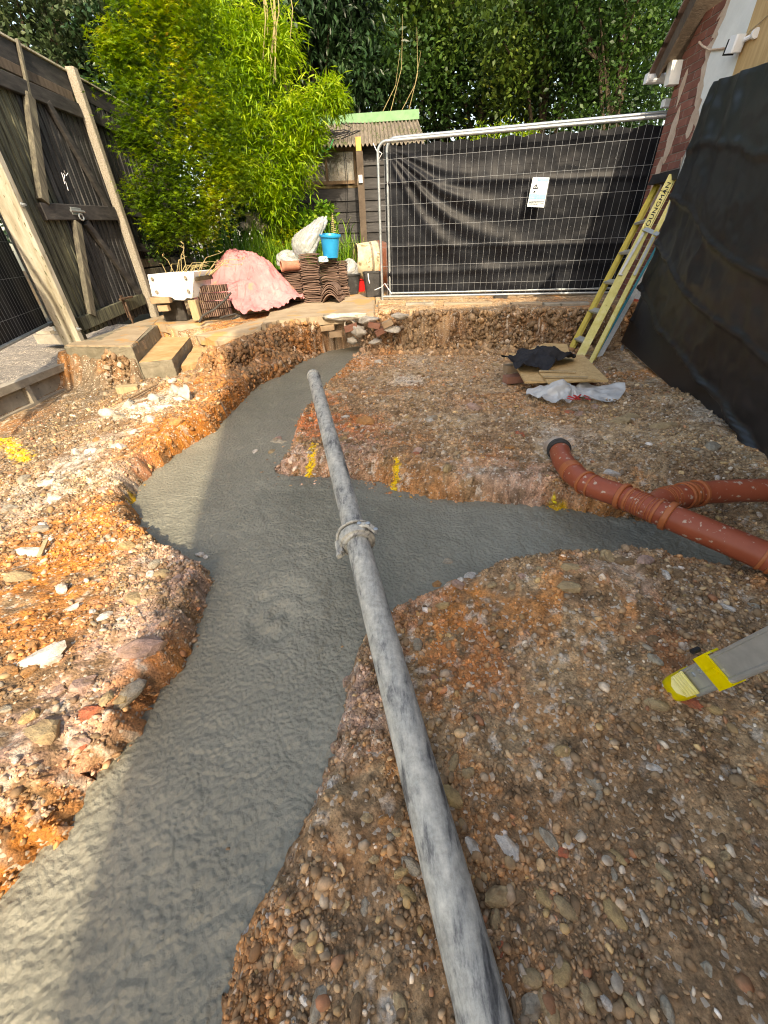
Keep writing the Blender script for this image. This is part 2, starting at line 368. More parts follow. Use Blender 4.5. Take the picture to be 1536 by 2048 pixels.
PATCH = [  # px, py, radius px, colour, strength
 (150,1080,150,C_ORANGE*1.08,.85),(100,1230,120,C_ORANGE,.7),(60,1000,90,C_CHALK,.5),(40,1700,110,C_ORANGE*1.05,.9),(120,1560,60,C_ORANGE,.6),(330,1110,70,C_PINK,.7),(300,1230,90,C_PINK,.75),(230,1380,90,C_PINK,.7),(100,1480,90,C_PINK,.8),  # grey-pink patches paint the band of shade across the left bank
 (410,1290,40,C_DARK*1.3,.6),(380,1330,35,C_ORANGE*.8,.7),(300,1420,50,C_ORANGE*.8,.6),
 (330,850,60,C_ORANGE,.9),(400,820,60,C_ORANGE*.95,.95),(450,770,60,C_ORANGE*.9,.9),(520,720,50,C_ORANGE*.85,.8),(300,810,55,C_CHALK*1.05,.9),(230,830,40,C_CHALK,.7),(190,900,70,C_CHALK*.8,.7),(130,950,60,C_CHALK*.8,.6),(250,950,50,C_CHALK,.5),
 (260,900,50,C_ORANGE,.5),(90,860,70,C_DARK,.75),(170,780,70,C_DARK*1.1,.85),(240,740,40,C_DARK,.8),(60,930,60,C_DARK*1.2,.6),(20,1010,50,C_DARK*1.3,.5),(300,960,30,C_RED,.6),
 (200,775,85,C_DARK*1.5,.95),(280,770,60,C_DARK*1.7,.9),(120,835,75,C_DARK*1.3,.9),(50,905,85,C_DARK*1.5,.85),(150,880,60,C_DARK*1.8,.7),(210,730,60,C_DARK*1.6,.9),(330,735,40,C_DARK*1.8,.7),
 (560,690,75,C_SOIL*.55,.85),(500,720,60,C_SOIL*.65,.8),(620,660,60,C_SOIL*.6,.8),(440,740,60,C_ORANGE*.6,.8),(540,740,50,C_ORANGE*.55,.8),(450,810,50,C_ORANGE*.7,.8),(380,850,50,C_ORANGE*.75,.8),(60,1780,90,C_ORANGE*.7,.8),  # dark left-bank patches carry the shading of its face in colour
 (590,680,60,C_ORANGE*.75,.3),(480,740,45,C_DARK*1.5,.5),(560,690,50,C_SOIL*.95,.4),
 (650,850,55,C_RED*1.15,.85),(590,870,45,C_RED*1.2,.8),(730,860,60,C_RED,.6),(640,800,35,C_RED,.8),(720,720,50,C_ORANGE*1.0,.85),(780,710,60,C_ORANGE,.6),(660,760,40,C_ORANGE*.85,.7),
 (840,720,30,C_CHALK,.75),(820,760,35,C_CHALK*1.05,.85),(930,800,40,C_RED,.45),(900,800,140,C_TAN*.9,.35),(560,900,40,C_PINK,.6),(560,940,60,C_PINK,.8),(620,945,50,C_PINK,.6),(700,940,70,C_PINK*.9,.6),(850,950,80,C_SOIL*1.1,.5),(1000,960,80,C_PINK*.8,.5),
 (1200,870,110,C_TAN*.9,.5),(1300,830,120,C_TAN*.8,.55),(1350,870,100,C_TAN,.5),(1430,830,60,C_CHALK*.85,.5),(1080,1000,60,C_PINK,.5),(1380,930,60,C_SOIL*.75,.6),(1120,870,60,C_CHALK*.7,.4),(1420,770,90,C_SOIL*.6,.6),
 (900,1230,60,C_ORANGE*.8,.6),(830,1200,50,C_PINK,.5),(960,1330,80,C_RED*.9,.35),(1130,1400,90,C_TAN*.85,.5),(1280,1350,100,C_TAN*.8,.4),(1230,1130,60,C_PINK*.9,.5),(1400,1170,80,C_SOIL*.9,.5),(1330,1290,60,C_RED*.8,.45),
 (720,1400,70,C_PINK*.9,.75),(660,1480,60,C_PINK*.9,.8),(610,1580,50,C_PINK*.85,.7),(530,1700,50,C_SOIL*1.2,.6),(760,1300,50,C_PINK,.5),(1000,1800,260,C_SOIL*1.0,.45),(700,1800,200,C_SOIL*.95,.4),(1300,1900,260,C_SOIL*.95,.4),(1300,1600,150,C_SOIL*.8,.4),
 (900,660,70,C_ORANGE*.6,.7),(1000,650,80,C_SOIL*.55,.5),(830,650,50,C_DARK*1.6,.6),(1100,660,70,C_SOIL*.5,.5),(700,640,60,C_CHALK*.9,.5),(880,615,140,C_TAN*.9,.6),(640,660,50,C_SOIL*.8,.5)]
for px, py, r, c, s in PATCH:
    p = hit(px, py); dep = (p-CAM).dot(FW); rw = r/FPX*dep; ry = rw*1.25*max(1, min(2.6, dep/1.6/ max(.3, CAM.z-p.z)*.5))
    q = ((GX-p.x)/rw)**2+((GY-p.y)/ry)**2
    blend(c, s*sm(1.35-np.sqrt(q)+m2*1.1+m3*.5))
# worked bank faces: clay and dark earth, with their shadow deepened in colour
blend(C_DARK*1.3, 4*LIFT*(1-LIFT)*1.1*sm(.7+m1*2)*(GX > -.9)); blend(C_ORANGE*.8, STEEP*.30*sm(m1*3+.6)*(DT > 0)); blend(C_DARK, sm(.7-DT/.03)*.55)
pig = pig*(1+.75*m3[..., None]+.5*m2[..., None]); cav = sm((worley(GX, GY, 11, 3)[0]-.62)/.3)*(.25+.75*NEAR)*sm((DT)/.02); blend(C_DARK, cav*.5)  # gaps between clods darkened in colour to stand for shade
wh = (CELL[2] > .93)[..., None]*sm(m1*2+.6)[..., None]; pig = pig*(1-wh*.6)+C_CHALK*wh*.6
wh = (CELL[2] < .14)[..., None]*.35; pig = pig*(1-wh)+C_DARK*wh
# yellow marking paint sprayed on the soil
YEL = [((628,890),(622,955),11),((796,925),(788,985),10),((785,998),(812,1000),10),((1100,1018),(1165,1030),9),((292,970),(272,1008),11),((5,880),(50,918),20)]
YELP = []
for a, b, wd in YEL:
    pa = hit(*a); pb = hit(*b); dep = (pa-CAM).dot(FW); rw = wd/FPX*dep*.62; YELP.append((pa, pb, rw))
    ax, ay, bx, by = pa.x, pa.y, pb.x, pb.y; ex, ey = bx-ax, by-ay
    t = np.clip(((GX-ax)*ex+(GY-ay)*ey)/(ex*ex+ey*ey+1e-9), 0, 1)
    d = np.sqrt((GX-ax-t*ex)**2+(GY-ay-t*ey)**2)
    blend(C_YEL, sm((rw-d+m3*rw*1.3)/rw*1.6+.2)*.95)
pig = np.clip(pig*np.where(GX > -1.0, 1.22, 1.04)[..., None], .02, .85)  # soil right of the sunlit strip painted lighter to lift its shade
# neighbour's path beyond the gravel board: grey stones
pig = np.where(left_hi[..., None], np.array((.20, .18, .155))*(1+.8*m3[..., None]), pig)

# push steep faces sideways so they crumble and overhang
dx = .030*fbm(GX, GZ*3+GY, 9, 3, 101)*STEEP+.012*fbm(GX, GZ*3+GY, 30, 2, 111)*STEEP
dy = .030*fbm(GX+9, GZ*3+GY, 9, 3, 121)*STEEP+.012*fbm(GX+5, GZ*3+GY, 30, 2, 131)*STEEP
V = np.stack([GX+dx, GY+dy, GZ], -1).reshape(-1, 3)
idx = np.arange(NX*NY).reshape(NY, NX)
Q = np.stack([idx[:-1, :-1], idx[:-1, 1:], idx[1:, 1:], idx[1:, :-1]], -1).reshape(-1, 4)
def soilmat():
    m, n, l = newmat('soil')
    a = N(n, 'ShaderNodeAttribute', attribute_name='col'); tc = N(n, 'ShaderNodeTexCoord')
    z1 = N(n, 'ShaderNodeTexNoise'); z1.inputs['Scale'].default_value = 90; z1.inputs['Detail'].default_value = 6; z1.inputs['Roughness'].default_value = .75
    l.new(tc.outputs['Object'], z1.inputs['Vector'])
    mr = N(n, 'ShaderNodeMapRange'); mr.inputs[1].default_value = .3; mr.inputs[2].default_value = .7; mr.inputs[3].default_value = .45; mr.inputs[4].default_value = 1.6
    l.new(z1.outputs[0], mr.inputs[0])
    mm = N(n, 'ShaderNodeVectorMath', operation='SCALE'); l.new(a.outputs['Color'], mm.inputs[0]); l.new(mr.outputs[0], mm.inputs['Scale'])
    vo = N(n, 'ShaderNodeTexVoronoi'); vo.inputs['Scale'].default_value = 110; l.new(tc.outputs['Object'], vo.inputs['Vector'])
    sp = N(n, 'ShaderNodeSeparateColor'); l.new(vo.outputs['Color'], sp.inputs[0])
    g = N(n, 'ShaderNodeMath', operation='GREATER_THAN'); g.inputs[1].default_value = .93; l.new(sp.outputs[0], g.inputs[0])
    mx = N(n, 'ShaderNodeMixRGB'); mx.inputs[2].default_value = (.6, .52, .42, 1); l.new(mm.outputs[0], mx.inputs[1])
    g2 = N(n, 'ShaderNodeMath', operation='MULTIPLY'); g2.inputs[1].default_value = .75; l.new(g.outputs[0], g2.inputs[0]); l.new(g2.outputs[0], mx.inputs[0])
    b = N(n, 'ShaderNodeBump'); b.inputs['Strength'].default_value = .9; b.inputs['Distance'].default_value = .008
    z2 = N(n, 'ShaderNodeTexNoise'); z2.inputs['Scale'].default_value = 60; z2.inputs['Detail'].default_value = 9; z2.inputs['Roughness'].default_value = .8
    l.new(tc.outputs['Object'], z2.inputs['Vector']); l.new(z2.outputs[0], b.inputs['Height'])
    b2 = N(n, 'ShaderNodeBump'); b2.inputs['Strength'].default_value = .6; b2.inputs['Distance'].default_value = .006; b2.invert = True
    l.new(vo.outputs['Distance'], b2.inputs['Height']); l.new(b.outputs[0], b2.inputs['Normal'])
    p = N(n, 'ShaderNodeBsdfPrincipled'); p.inputs['Roughness'].default_value = .85; p.inputs['Specular IOR Level'].default_value = .25
    l.new(mx.outputs[0], p.inputs['Base Color']); l.new(b2.outputs[0], p.inputs['Normal'])
    o = N(n, 'ShaderNodeOutputMaterial'); l.new(p.outputs[0], o.inputs[0]); return m
soil = soilmat()
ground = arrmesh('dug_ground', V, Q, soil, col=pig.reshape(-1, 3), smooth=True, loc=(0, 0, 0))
tag(ground, 'dug clay and rubble ground around the trench', kind='structure')
far = MB(); far.add([(-60, -60, .05), (60, -60, .05), (60, 60, .05), (-60, 60, .05)], [(0, 1, 2, 3)])
tag(far.build('ground', mat('far_soil', [(.3, (.07, .06, .035)), (.7, (.12, .10, .05))], 2)), 'bare earth around the site', kind='structure')

# ------------------------------------------------------------------ wet concrete in the trench
cxs = np.arange(-2.0, 2.2, .0115); cys = [-.8]
while cys[-1] < 6.7: cys.append(cys[-1]+.0085+.0025*max(0, cys[-1]))
cys = np.array(cys); CX, CY = np.meshgrid(cxs, cys)
cd_ = sdist(CX, CY, TRP)
wx = .03*fbm(CX, CY, 4, 3, 201); wy = .03*fbm(CX, CY, 4, 3, 203)
la, _ = worley(CX+wx, CY+wy, 21, 207); lb, _ = worley(CX*1.2+wy, CY*.8+wx, 34, 209)
amp = .45+.9*sm(fbm(CX, CY, .9, 3, 213)*1.4+.45)
CZ = ZC+.012*fbm(CX, CY, 1.2, 3, 221)+amp*(.0065*(.5-la)+.0045*(.5-lb)+.003*fbm(CX+wx*2, CY+wy*2, 13, 4, 223)+.002*(.2-np.abs(fbm(CX+wx, CY+wy, 9, 3, 227))))
fl = fbm(CX*.9+CY*.35, CY*.5, 22, 2, 229); CZ += .002*fl*sm((CY-2.0)/.8)
sw = hit(555, 1235); rr = np.hypot((CX-sw.x)*1.0, (CY-sw.y)*.75); th_ = np.arctan2(CY-sw.y, CX-sw.x)
CZ += .009*np.exp(-(rr/.14)**2)*np.cos(rr*62+th_)+.006*np.exp(-((rr-.17)/.05)**2)
sw2 = hit(1480, 1140)
CZ += .01*np.exp(-np.maximum(-cd_, 0)/.03)
idx = np.arange(CX.size).reshape(CX.shape); ok = cd_ < .14
Q = np.stack([idx[:-1, :-1], idx[:-1, 1:], idx[1:, 1:], idx[1:, :-1]], -1)[(ok[:-1, :-1] & ok[1:, 1:])]
used = np.unique(Q); rem = np.full(CX.size, -1); rem[used] = np.arange(len(used))
V = np.stack([CX, CY, CZ], -1).reshape(-1, 3)[used]
m, n, l = newmat('wet_concrete')
tc = N(n, 'ShaderNodeTexCoord'); z1 = N(n, 'ShaderNodeTexNoise'); z1.inputs['Scale'].default_value = 2.2; z1.inputs['Detail'].default_value = 8; z1.inputs['Roughness'].default_value = .6
l.new(tc.outputs['Object'], z1.inputs['Vector']); rp = ramp(n, [(.3, (.160, .156, .120)), (.5, (.205, .199, .155)), (.7, (.255, .246, .192))]); l.new(z1.outputs[0], rp.inputs[0])
z2 = N(n, 'ShaderNodeTexNoise'); z2.inputs['Scale'].default_value = 105; z2.inputs['Detail'].default_value = 7; z2.inputs['Roughness'].default_value = .66; z2.inputs['Distortion'].default_value = .15
l.new(tc.outputs['Object'], z2.inputs['Vector'])
vo = N(n, 'ShaderNodeTexVoronoi'); vo.inputs['Scale'].default_value = 66; vo.feature = 'SMOOTH_F1'
wn = N(n, 'ShaderNodeVectorMath', operation='ADD'); z3 = N(n, 'ShaderNodeTexNoise'); z3.inputs['Scale'].default_value = 9; z3.inputs['Detail'].default_value = 3
l.new(tc.outputs['Object'], z3.inputs['Vector']); sc3 = N(n, 'ShaderNodeVectorMath', operation='SCALE'); sc3.inputs['Scale'].default_value = .04
l.new(z3.outputs['Color'], sc3.inputs[0]); l.new(tc.outputs['Object'], wn.inputs[0]); l.new(sc3.outputs[0], wn.inputs[1]); l.new(wn.outputs[0], vo.inputs['Vector'])
b1 = N(n, 'ShaderNodeBump'); b1.inputs['Strength'].default_value = .5; b1.inputs['Distance'].default_value = .009; l.new(z2.outputs[0], b1.inputs['Height'])
b2 = N(n, 'ShaderNodeBump'); b2.inputs['Strength'].default_value = .4; b2.inputs['Distance'].default_value = .02; b2.invert = True
l.new(vo.outputs['Distance'], b2.inputs['Height']); l.new(b1.outputs[0], b2.inputs['Normal'])
p = N(n, 'ShaderNodeBsdfPrincipled'); l.new(rp.outputs[0], p.inputs['Base Color']); l.new(b2.outputs[0], p.inputs['Normal'])
p.inputs['Roughness'].default_value = .42; p.inputs['Specular IOR Level'].default_value = .5
o = N(n, 'ShaderNodeOutputMaterial'); l.new(p.outputs[0], o.inputs[0])
conc = arrmesh('wet_concrete', V, rem[Q], m, smooth=True, loc=(0, 0, 0)); tag(conc, 'freshly poured wet grey concrete filling the trench', kind='structure')

# ------------------------------------------------------------------ stones
def ico(sub):
    t = (1+5**.5)/2
    v = [(-1,t,0),(1,t,0),(-1,-t,0),(1,-t,0),(0,-1,t),(0,1,t),(0,-1,-t),(0,1,-t),(t,0,-1),(t,0,1),(-t,0,-1),(-t,0,1)]
    v = [Vector(a).normalized() for a in v]
    f = [(0,11,5),(0,5,1),(0,1,7),(0,7,10),(0,10,11),(1,5,9),(5,11,4),(11,10,2),(10,7,6),(7,1,8),(3,9,4),(3,4,2),(3,2,6),(3,6,8),(3,8,9),(4,9,5),(2,4,11),(6,2,10),(8,6,7),(9,8,1)]
    for _ in range(sub):
        cache = {}; nf = []
        def mid(a, b):
            k = (min(a, b), max(a, b))
            if k not in cache: v.append(((v[a]+v[b])/2).normalized()); cache[k] = len(v)-1
            return cache[k]
        for a, b, c in f:
            x, y, z = mid(a, b), mid(b, c), mid(c, a); nf += [(a, x, z), (b, y, x), (c, z, y), (x, y, z)]
        f = nf
    return np.array([tuple(a) for a in v]), np.array(f)
I0V, I0F = ico(0); I1V, I1F = ico(1); I2V, I2F = ico(2)
def lump(V, seed, ang, sq):
    """ang 0 = rounded pebble, 1 = broken angular"""
    r = np.random.default_rng(seed); P = V.copy()
    if ang > .1:
        for _ in range(9):                                # cut with random planes
            nn = r.normal(size=3); nn /= np.linalg.norm(nn); d = r.uniform(.55, .85)
            s = P@nn; k = s > d; P[k] -= np.outer(s[k]-d, nn)
    k = r.normal(size=3)*1.3; P *= (1+.10*np.sin(V@k*2.2+r.uniform(0, 6)))[:, None]
    P *= np.array([1, r.uniform(.62, .85), r.uniform(.42, .62)])*sq
    return P
def randrot(n, flat=.35):
    """yaw anything, small tilt"""
    yaw = rng.uniform(0, 2*np.pi, n); tx = rng.normal(0, flat, n); ty = rng.normal(0, flat, n)
    cz, sz = np.cos(yaw), np.sin(yaw); cx_, sx_ = np.cos(tx), np.sin(tx); cy_, sy_ = np.cos(ty), np.sin(ty)
    Rz = np.zeros((n, 3, 3)); Rz[:, 0, 0] = cz; Rz[:, 0, 1] = -sz; Rz[:, 1, 0] = sz; Rz[:, 1, 1] = cz; Rz[:, 2, 2] = 1
    Rx = np.zeros((n, 3, 3)); Rx[:, 0, 0] = 1; Rx[:, 1, 1] = cx_; Rx[:, 1, 2] = -sx_; Rx[:, 2, 1] = sx_; Rx[:, 2, 2] = cx_
    Ry = np.zeros((n, 3, 3)); Ry[:, 1, 1] = 1; Ry[:, 0, 0] = cy_; Ry[:, 0, 2] = sy_; Ry[:, 2, 0] = -sy_; Ry[:, 2, 2] = cy_
    return Rx@Ry@Rz
PAL = 1.24*np.array([(.19,.115,.06),(.27,.18,.10),(.40,.29,.16),(.50,.34,.14),(.33,.28,.21),(.60,.54,.44),(.42,.15,.07),(.42,.22,.08),(.11,.085,.06),(.74,.70,.64)])
def scatter(name, n, smin, smax, power, templ, region, palp, m, label, sink=.25, soilcol=0.0, flat=.35, smooth=False, mask=None, over=3, dmin=.012, face=False):
    x0, x1, y0, y1 = region; k = int(n*over)
    # crowd them towards the camera, as the picture resolves them
    u = rng.uniform(0, 1, k); yy = y0+(y1-y0)*u**1.6; xx = rng.uniform(x0, x1, k)
    dt = sdist(xx, yy, TRP); keep = (dt > dmin) & (xx > -3.42)
    lp = sdist(xx, yy, PATIO_G); keep &= lp > .02
    dn = .55+1.3*fbm(xx, yy, 2.3, 3, 301)+.5*fbm(xx, yy, 8, 2, 303); keep &= rng.uniform(0, 1, k) < dn
    vis = np.abs(xx) < (yy+.9)*1.12+.2; keep &= vis
    if mask is not None: keep &= mask(xx, yy)
    xx = xx[keep][:n]; yy = yy[keep][:n]; n = len(xx)
    s = smin*(1-rng.uniform(0, 1, n)*(1-(smax/smin)**(-power)))**(-1/power)
    s *= (1+.20*np.maximum(yy, 0))
    zz = np.maximum(gz(xx, yy), ZC-.004)
    if face:
        zm = np.maximum.reduce([gz(xx, yy+.05), gz(xx-.04, yy), gz(xx+.04, yy), gz(xx, yy-.03)]); zz = zz+rng.uniform(0, 1, n)*np.maximum(zm-zz-.01, 0)*(yy > 3.0)
    Rm = randrot(n, flat); S = s/2
    ti = rng.integers(0, len(templ), n); nv = len(templ[0][0])
    TV = np.stack([t[0] for t in templ])[ti]
    P = np.einsum('nij,nvj->nvi', Rm, TV)*S[:, None, None]
    P += np.stack([xx, yy, zz+S*(.5-sink*1.0)*.6], -1)[:, None, :]
    c = PAL[rng.choice(len(PAL), n, p=palp)]
    if soilcol:
        i = np.clip(np.searchsorted(xs, xx)-1, 0, NX-2); j = np.clip(np.searchsorted(ys, yy)-1, 0, NY-2)
        c = c*(1-soilcol)+pig[j, i]*1.05*soilcol
    c = c*rng.uniform(.6, 1.45, (n, 1)); c = np.repeat(c[:, None, :], nv, 1).reshape(-1, 3)
    F_ = np.concatenate([(t[1]) for t in templ[:1]]); FF = (F_[None]+np.arange(n)[:, None, None]*nv).reshape(-1, 3)
    ob = arrmesh(name, P.reshape(-1, 3), FF, m, col=np.clip(c, .01, .9), smooth=smooth, loc=(0, 0, 0))
    return tag(ob, label, 'gravel', kind='stuff')
def stonemat(name, attr=True, colr=None):
    m, n, l = newmat(name)
    tc = N(n, 'ShaderNodeTexCoord'); z1 = N(n, 'ShaderNodeTexNoise'); z1.inputs['Scale'].default_value = 60 if attr else 2.2
    z1.inputs['Detail'].default_value = 7; z1.inputs['Roughness'].default_value = .7
    oi = N(n, 'ShaderNodeObjectInfo'); ad = N(n, 'ShaderNodeVectorMath', operation='ADD'); l.new(tc.outputs['Object'], ad.inputs[0]); l.new(oi.outputs['Random'], ad.inputs[1])
    l.new(ad.outputs[0], z1.inputs['Vector'])
    mr = N(n, 'ShaderNodeMapRange'); mr.inputs[1].default_value = .3; mr.inputs[2].default_value = .7; mr.inputs[3].default_value = .6; mr.inputs[4].default_value = 1.35
    l.new(z1.outputs[0], mr.inputs[0]); sc = N(n, 'ShaderNodeVectorMath', operation='SCALE'); l.new(mr.outputs[0], sc.inputs['Scale'])
    if attr:
        a = N(n, 'ShaderNodeAttribute', attribute_name='col'); l.new(a.outputs['Color'], sc.inputs[0])
    else:
        sc.inputs[0].default_value = colr
    # dirt clinging
    z2 = N(n, 'ShaderNodeTexNoise'); z2.inputs['Scale'].default_value = 25 if attr else 1.3; z2.inputs['Detail'].default_value = 5; l.new(ad.outputs[0], z2.inputs['Vector'])
    m2_ = N(n, 'ShaderNodeMapRange'); m2_.inputs[1].default_value = .46; m2_.inputs[2].default_value = .66; m2_.inputs[4].default_value = .75; l.new(z2.outputs[0], m2_.inputs[0])
    mx = N(n, 'ShaderNodeMixRGB'); mx.inputs[2].default_value = (.22, .14, .075, 1); l.new(m2_.outputs[0], mx.inputs[0]); l.new(sc.outputs[0], mx.inputs[1])
    b = N(n, 'ShaderNodeBump'); b.inputs['Strength'].default_value = .45; b.inputs['Distance'].default_value = .003 if attr else .12; l.new(z1.outputs[0], b.inputs['Height'])
    p = N(n, 'ShaderNodeBsdfPrincipled'); p.inputs['Roughness'].default_value = .72; p.inputs['Specular IOR Level'].default_value = .35
    l.new(mx.outputs[0], p.inputs['Base Color']); l.new(b.outputs[0], p.inputs['Normal'])
    o = N(n, 'ShaderNodeOutputMaterial'); l.new(p.outputs[0], o.inputs[0]); return m
grit = stonemat('grit')
def back_bank(x, y): return (sdist(x, y, PATIO_G) < .42) & (sdist(x, y, STP) > .08)
T0b = [(lump(I0V, 140+i, 1, 1.05), I0F) for i in range(14)]
T0a = [(lump(I0V, i, 0, 1.0), I0F) for i in range(12)]; T1a = [(lump(I1V, 40+i, 1, 1.05), I1F) for i in range(12)]; T1r = [(lump(I1V, 80+i, 0, 1.0), I1F) for i in range(10)]
scatter('soil_crumbs', 42000, .0055, .022, 2.2, T0a, (-3.2, 2.6, -.15, 4.2), [.40,.26,.12,.03,.05,.04,.03,.05,.02,.0], grit, 'loose brown soil crumbs and grit over the dug ground', soilcol=.78)
scatter('gravel', 3000, .013, .036, 2.6, T1r, (-3.0, 2.6, -.15, 4.5), [.18,.2,.2,.12,.1,.07,.03,.06,.02,.02], grit, 'rounded brown and tan gravel strewn over the dug ground', soilcol=.5, smooth=True)
scatter('soil_clods', 15000, .011, .034, 2.4, T0b, (-3.0, 2.6, -.15, 4.0), [.46,.28,.10,.02,.03,.03,.03,.03,.02,.0], grit, 'small angular clods of brown soil between the pebbles', soilcol=.85, flat=.8)
scatter('bank_rubble', 9000, .018, .075, 2.1, T0b, (-2.9, 3.6, 3.8, 7.0), [.36,.22,.10,.03,.08,.08,.03,.05,.05,.0], grit, 'crumbled soil and rubble on the face of the back bank', soilcol=.88, flat=1.2, mask=back_bank, over=30, face=True)
scatter('rubble_chips', 9500, .010, .038, 2.2, T0b, (-3.0, 2.8, -.1, 5.8), [.14,.14,.18,.06,.13,.17,.06,.05,.02,.05], grit, 'broken flint and rubble chips over the dug ground', soilcol=.45, flat=.6)
# crumbs on the trench banks
def near_bank(x, y): return sdist(x, y, TRP) < .16
scatter('bank_crumbs', 14000, .008, .030, 2.3, T0b, (-2.2, 2.2, -.1, 6.2), [.3,.2,.12,.04,.08,.08,.05,.1,.02,.01], grit, 'crumbling soil and stones along the trench banks', soilcol=.88, flat=.9, mask=near_bank, over=16, face=True)
def edge_only(x, y):
    d = sdist(x, y, TRP); return (d < .0) & (rng.uniform(0, 1, len(x)) < np.exp(d/.02))
scatter('fallen_crumbs', 700, .006, .026, 2.2, T0b, (-2.2, 2.2, -.1, 6.2), [.4,.25,.12,.03,.04,.04,.03,.07,.02,.0], grit, 'crumbs of soil fallen onto the margin of the wet concrete', soilcol=.3, flat=.9, mask=edge_only, over=60, dmin=-.12)
PALN = dict(brown=(.22,.14,.075), tan=(.42,.31,.17), yellow=(.46,.32,.15), grey=(.36,.315,.24), white=(.66,.61,.54), red=(.48,.14,.07), orange=(.45,.22,.08), dark=(.12,.09,.07), pink=(.44,.29,.23))
SMAT = {k: stonemat('stone_'+k, False, v) for k, v in PALN.items()}
SME = {}
def stone_mesh(kind, i, c):
    key = (kind, i, c)
    if key not in SME:
        V, F_ = (I2V, I2F) if kind == 'big' else (I1V, I1F)
        V = lump(V, 500+i*7+len(kind), 0 if kind == 'round' else 1, 1.0)
        me = bpy.data.meshes.new('stone'); me.from_pydata(V.tolist(), [], F_.tolist()); me.materials.append(SMAT[c])
        me.polygons.foreach_set('use_smooth', np.full(len(F_), kind == 'round')); me.update(); SME[key] = me
    return SME[key]
NST = 0
def stone(px, py, wpx, c, kind='ang', elong=1.0, ang=None, h=1.0):
    """a stone resting on the ground where the photograph shows it"""
    global NST
    p = hit(px, py); dep = (p-CAM).dot(FW); s = wpx/FPX*dep/2
    o = inst(stone_mesh(kind, random.randrange(5), c), 'stone', p+Vector((0, 0, -s*.02)), (random.gauss(0, .15), random.gauss(0, .15), random.uniform(0, 6.28) if ang is None else ang), (s*(1+(min(elong, 1.5)-1)*.7), s, s*h), parent=ground)
    NST += 1; return o
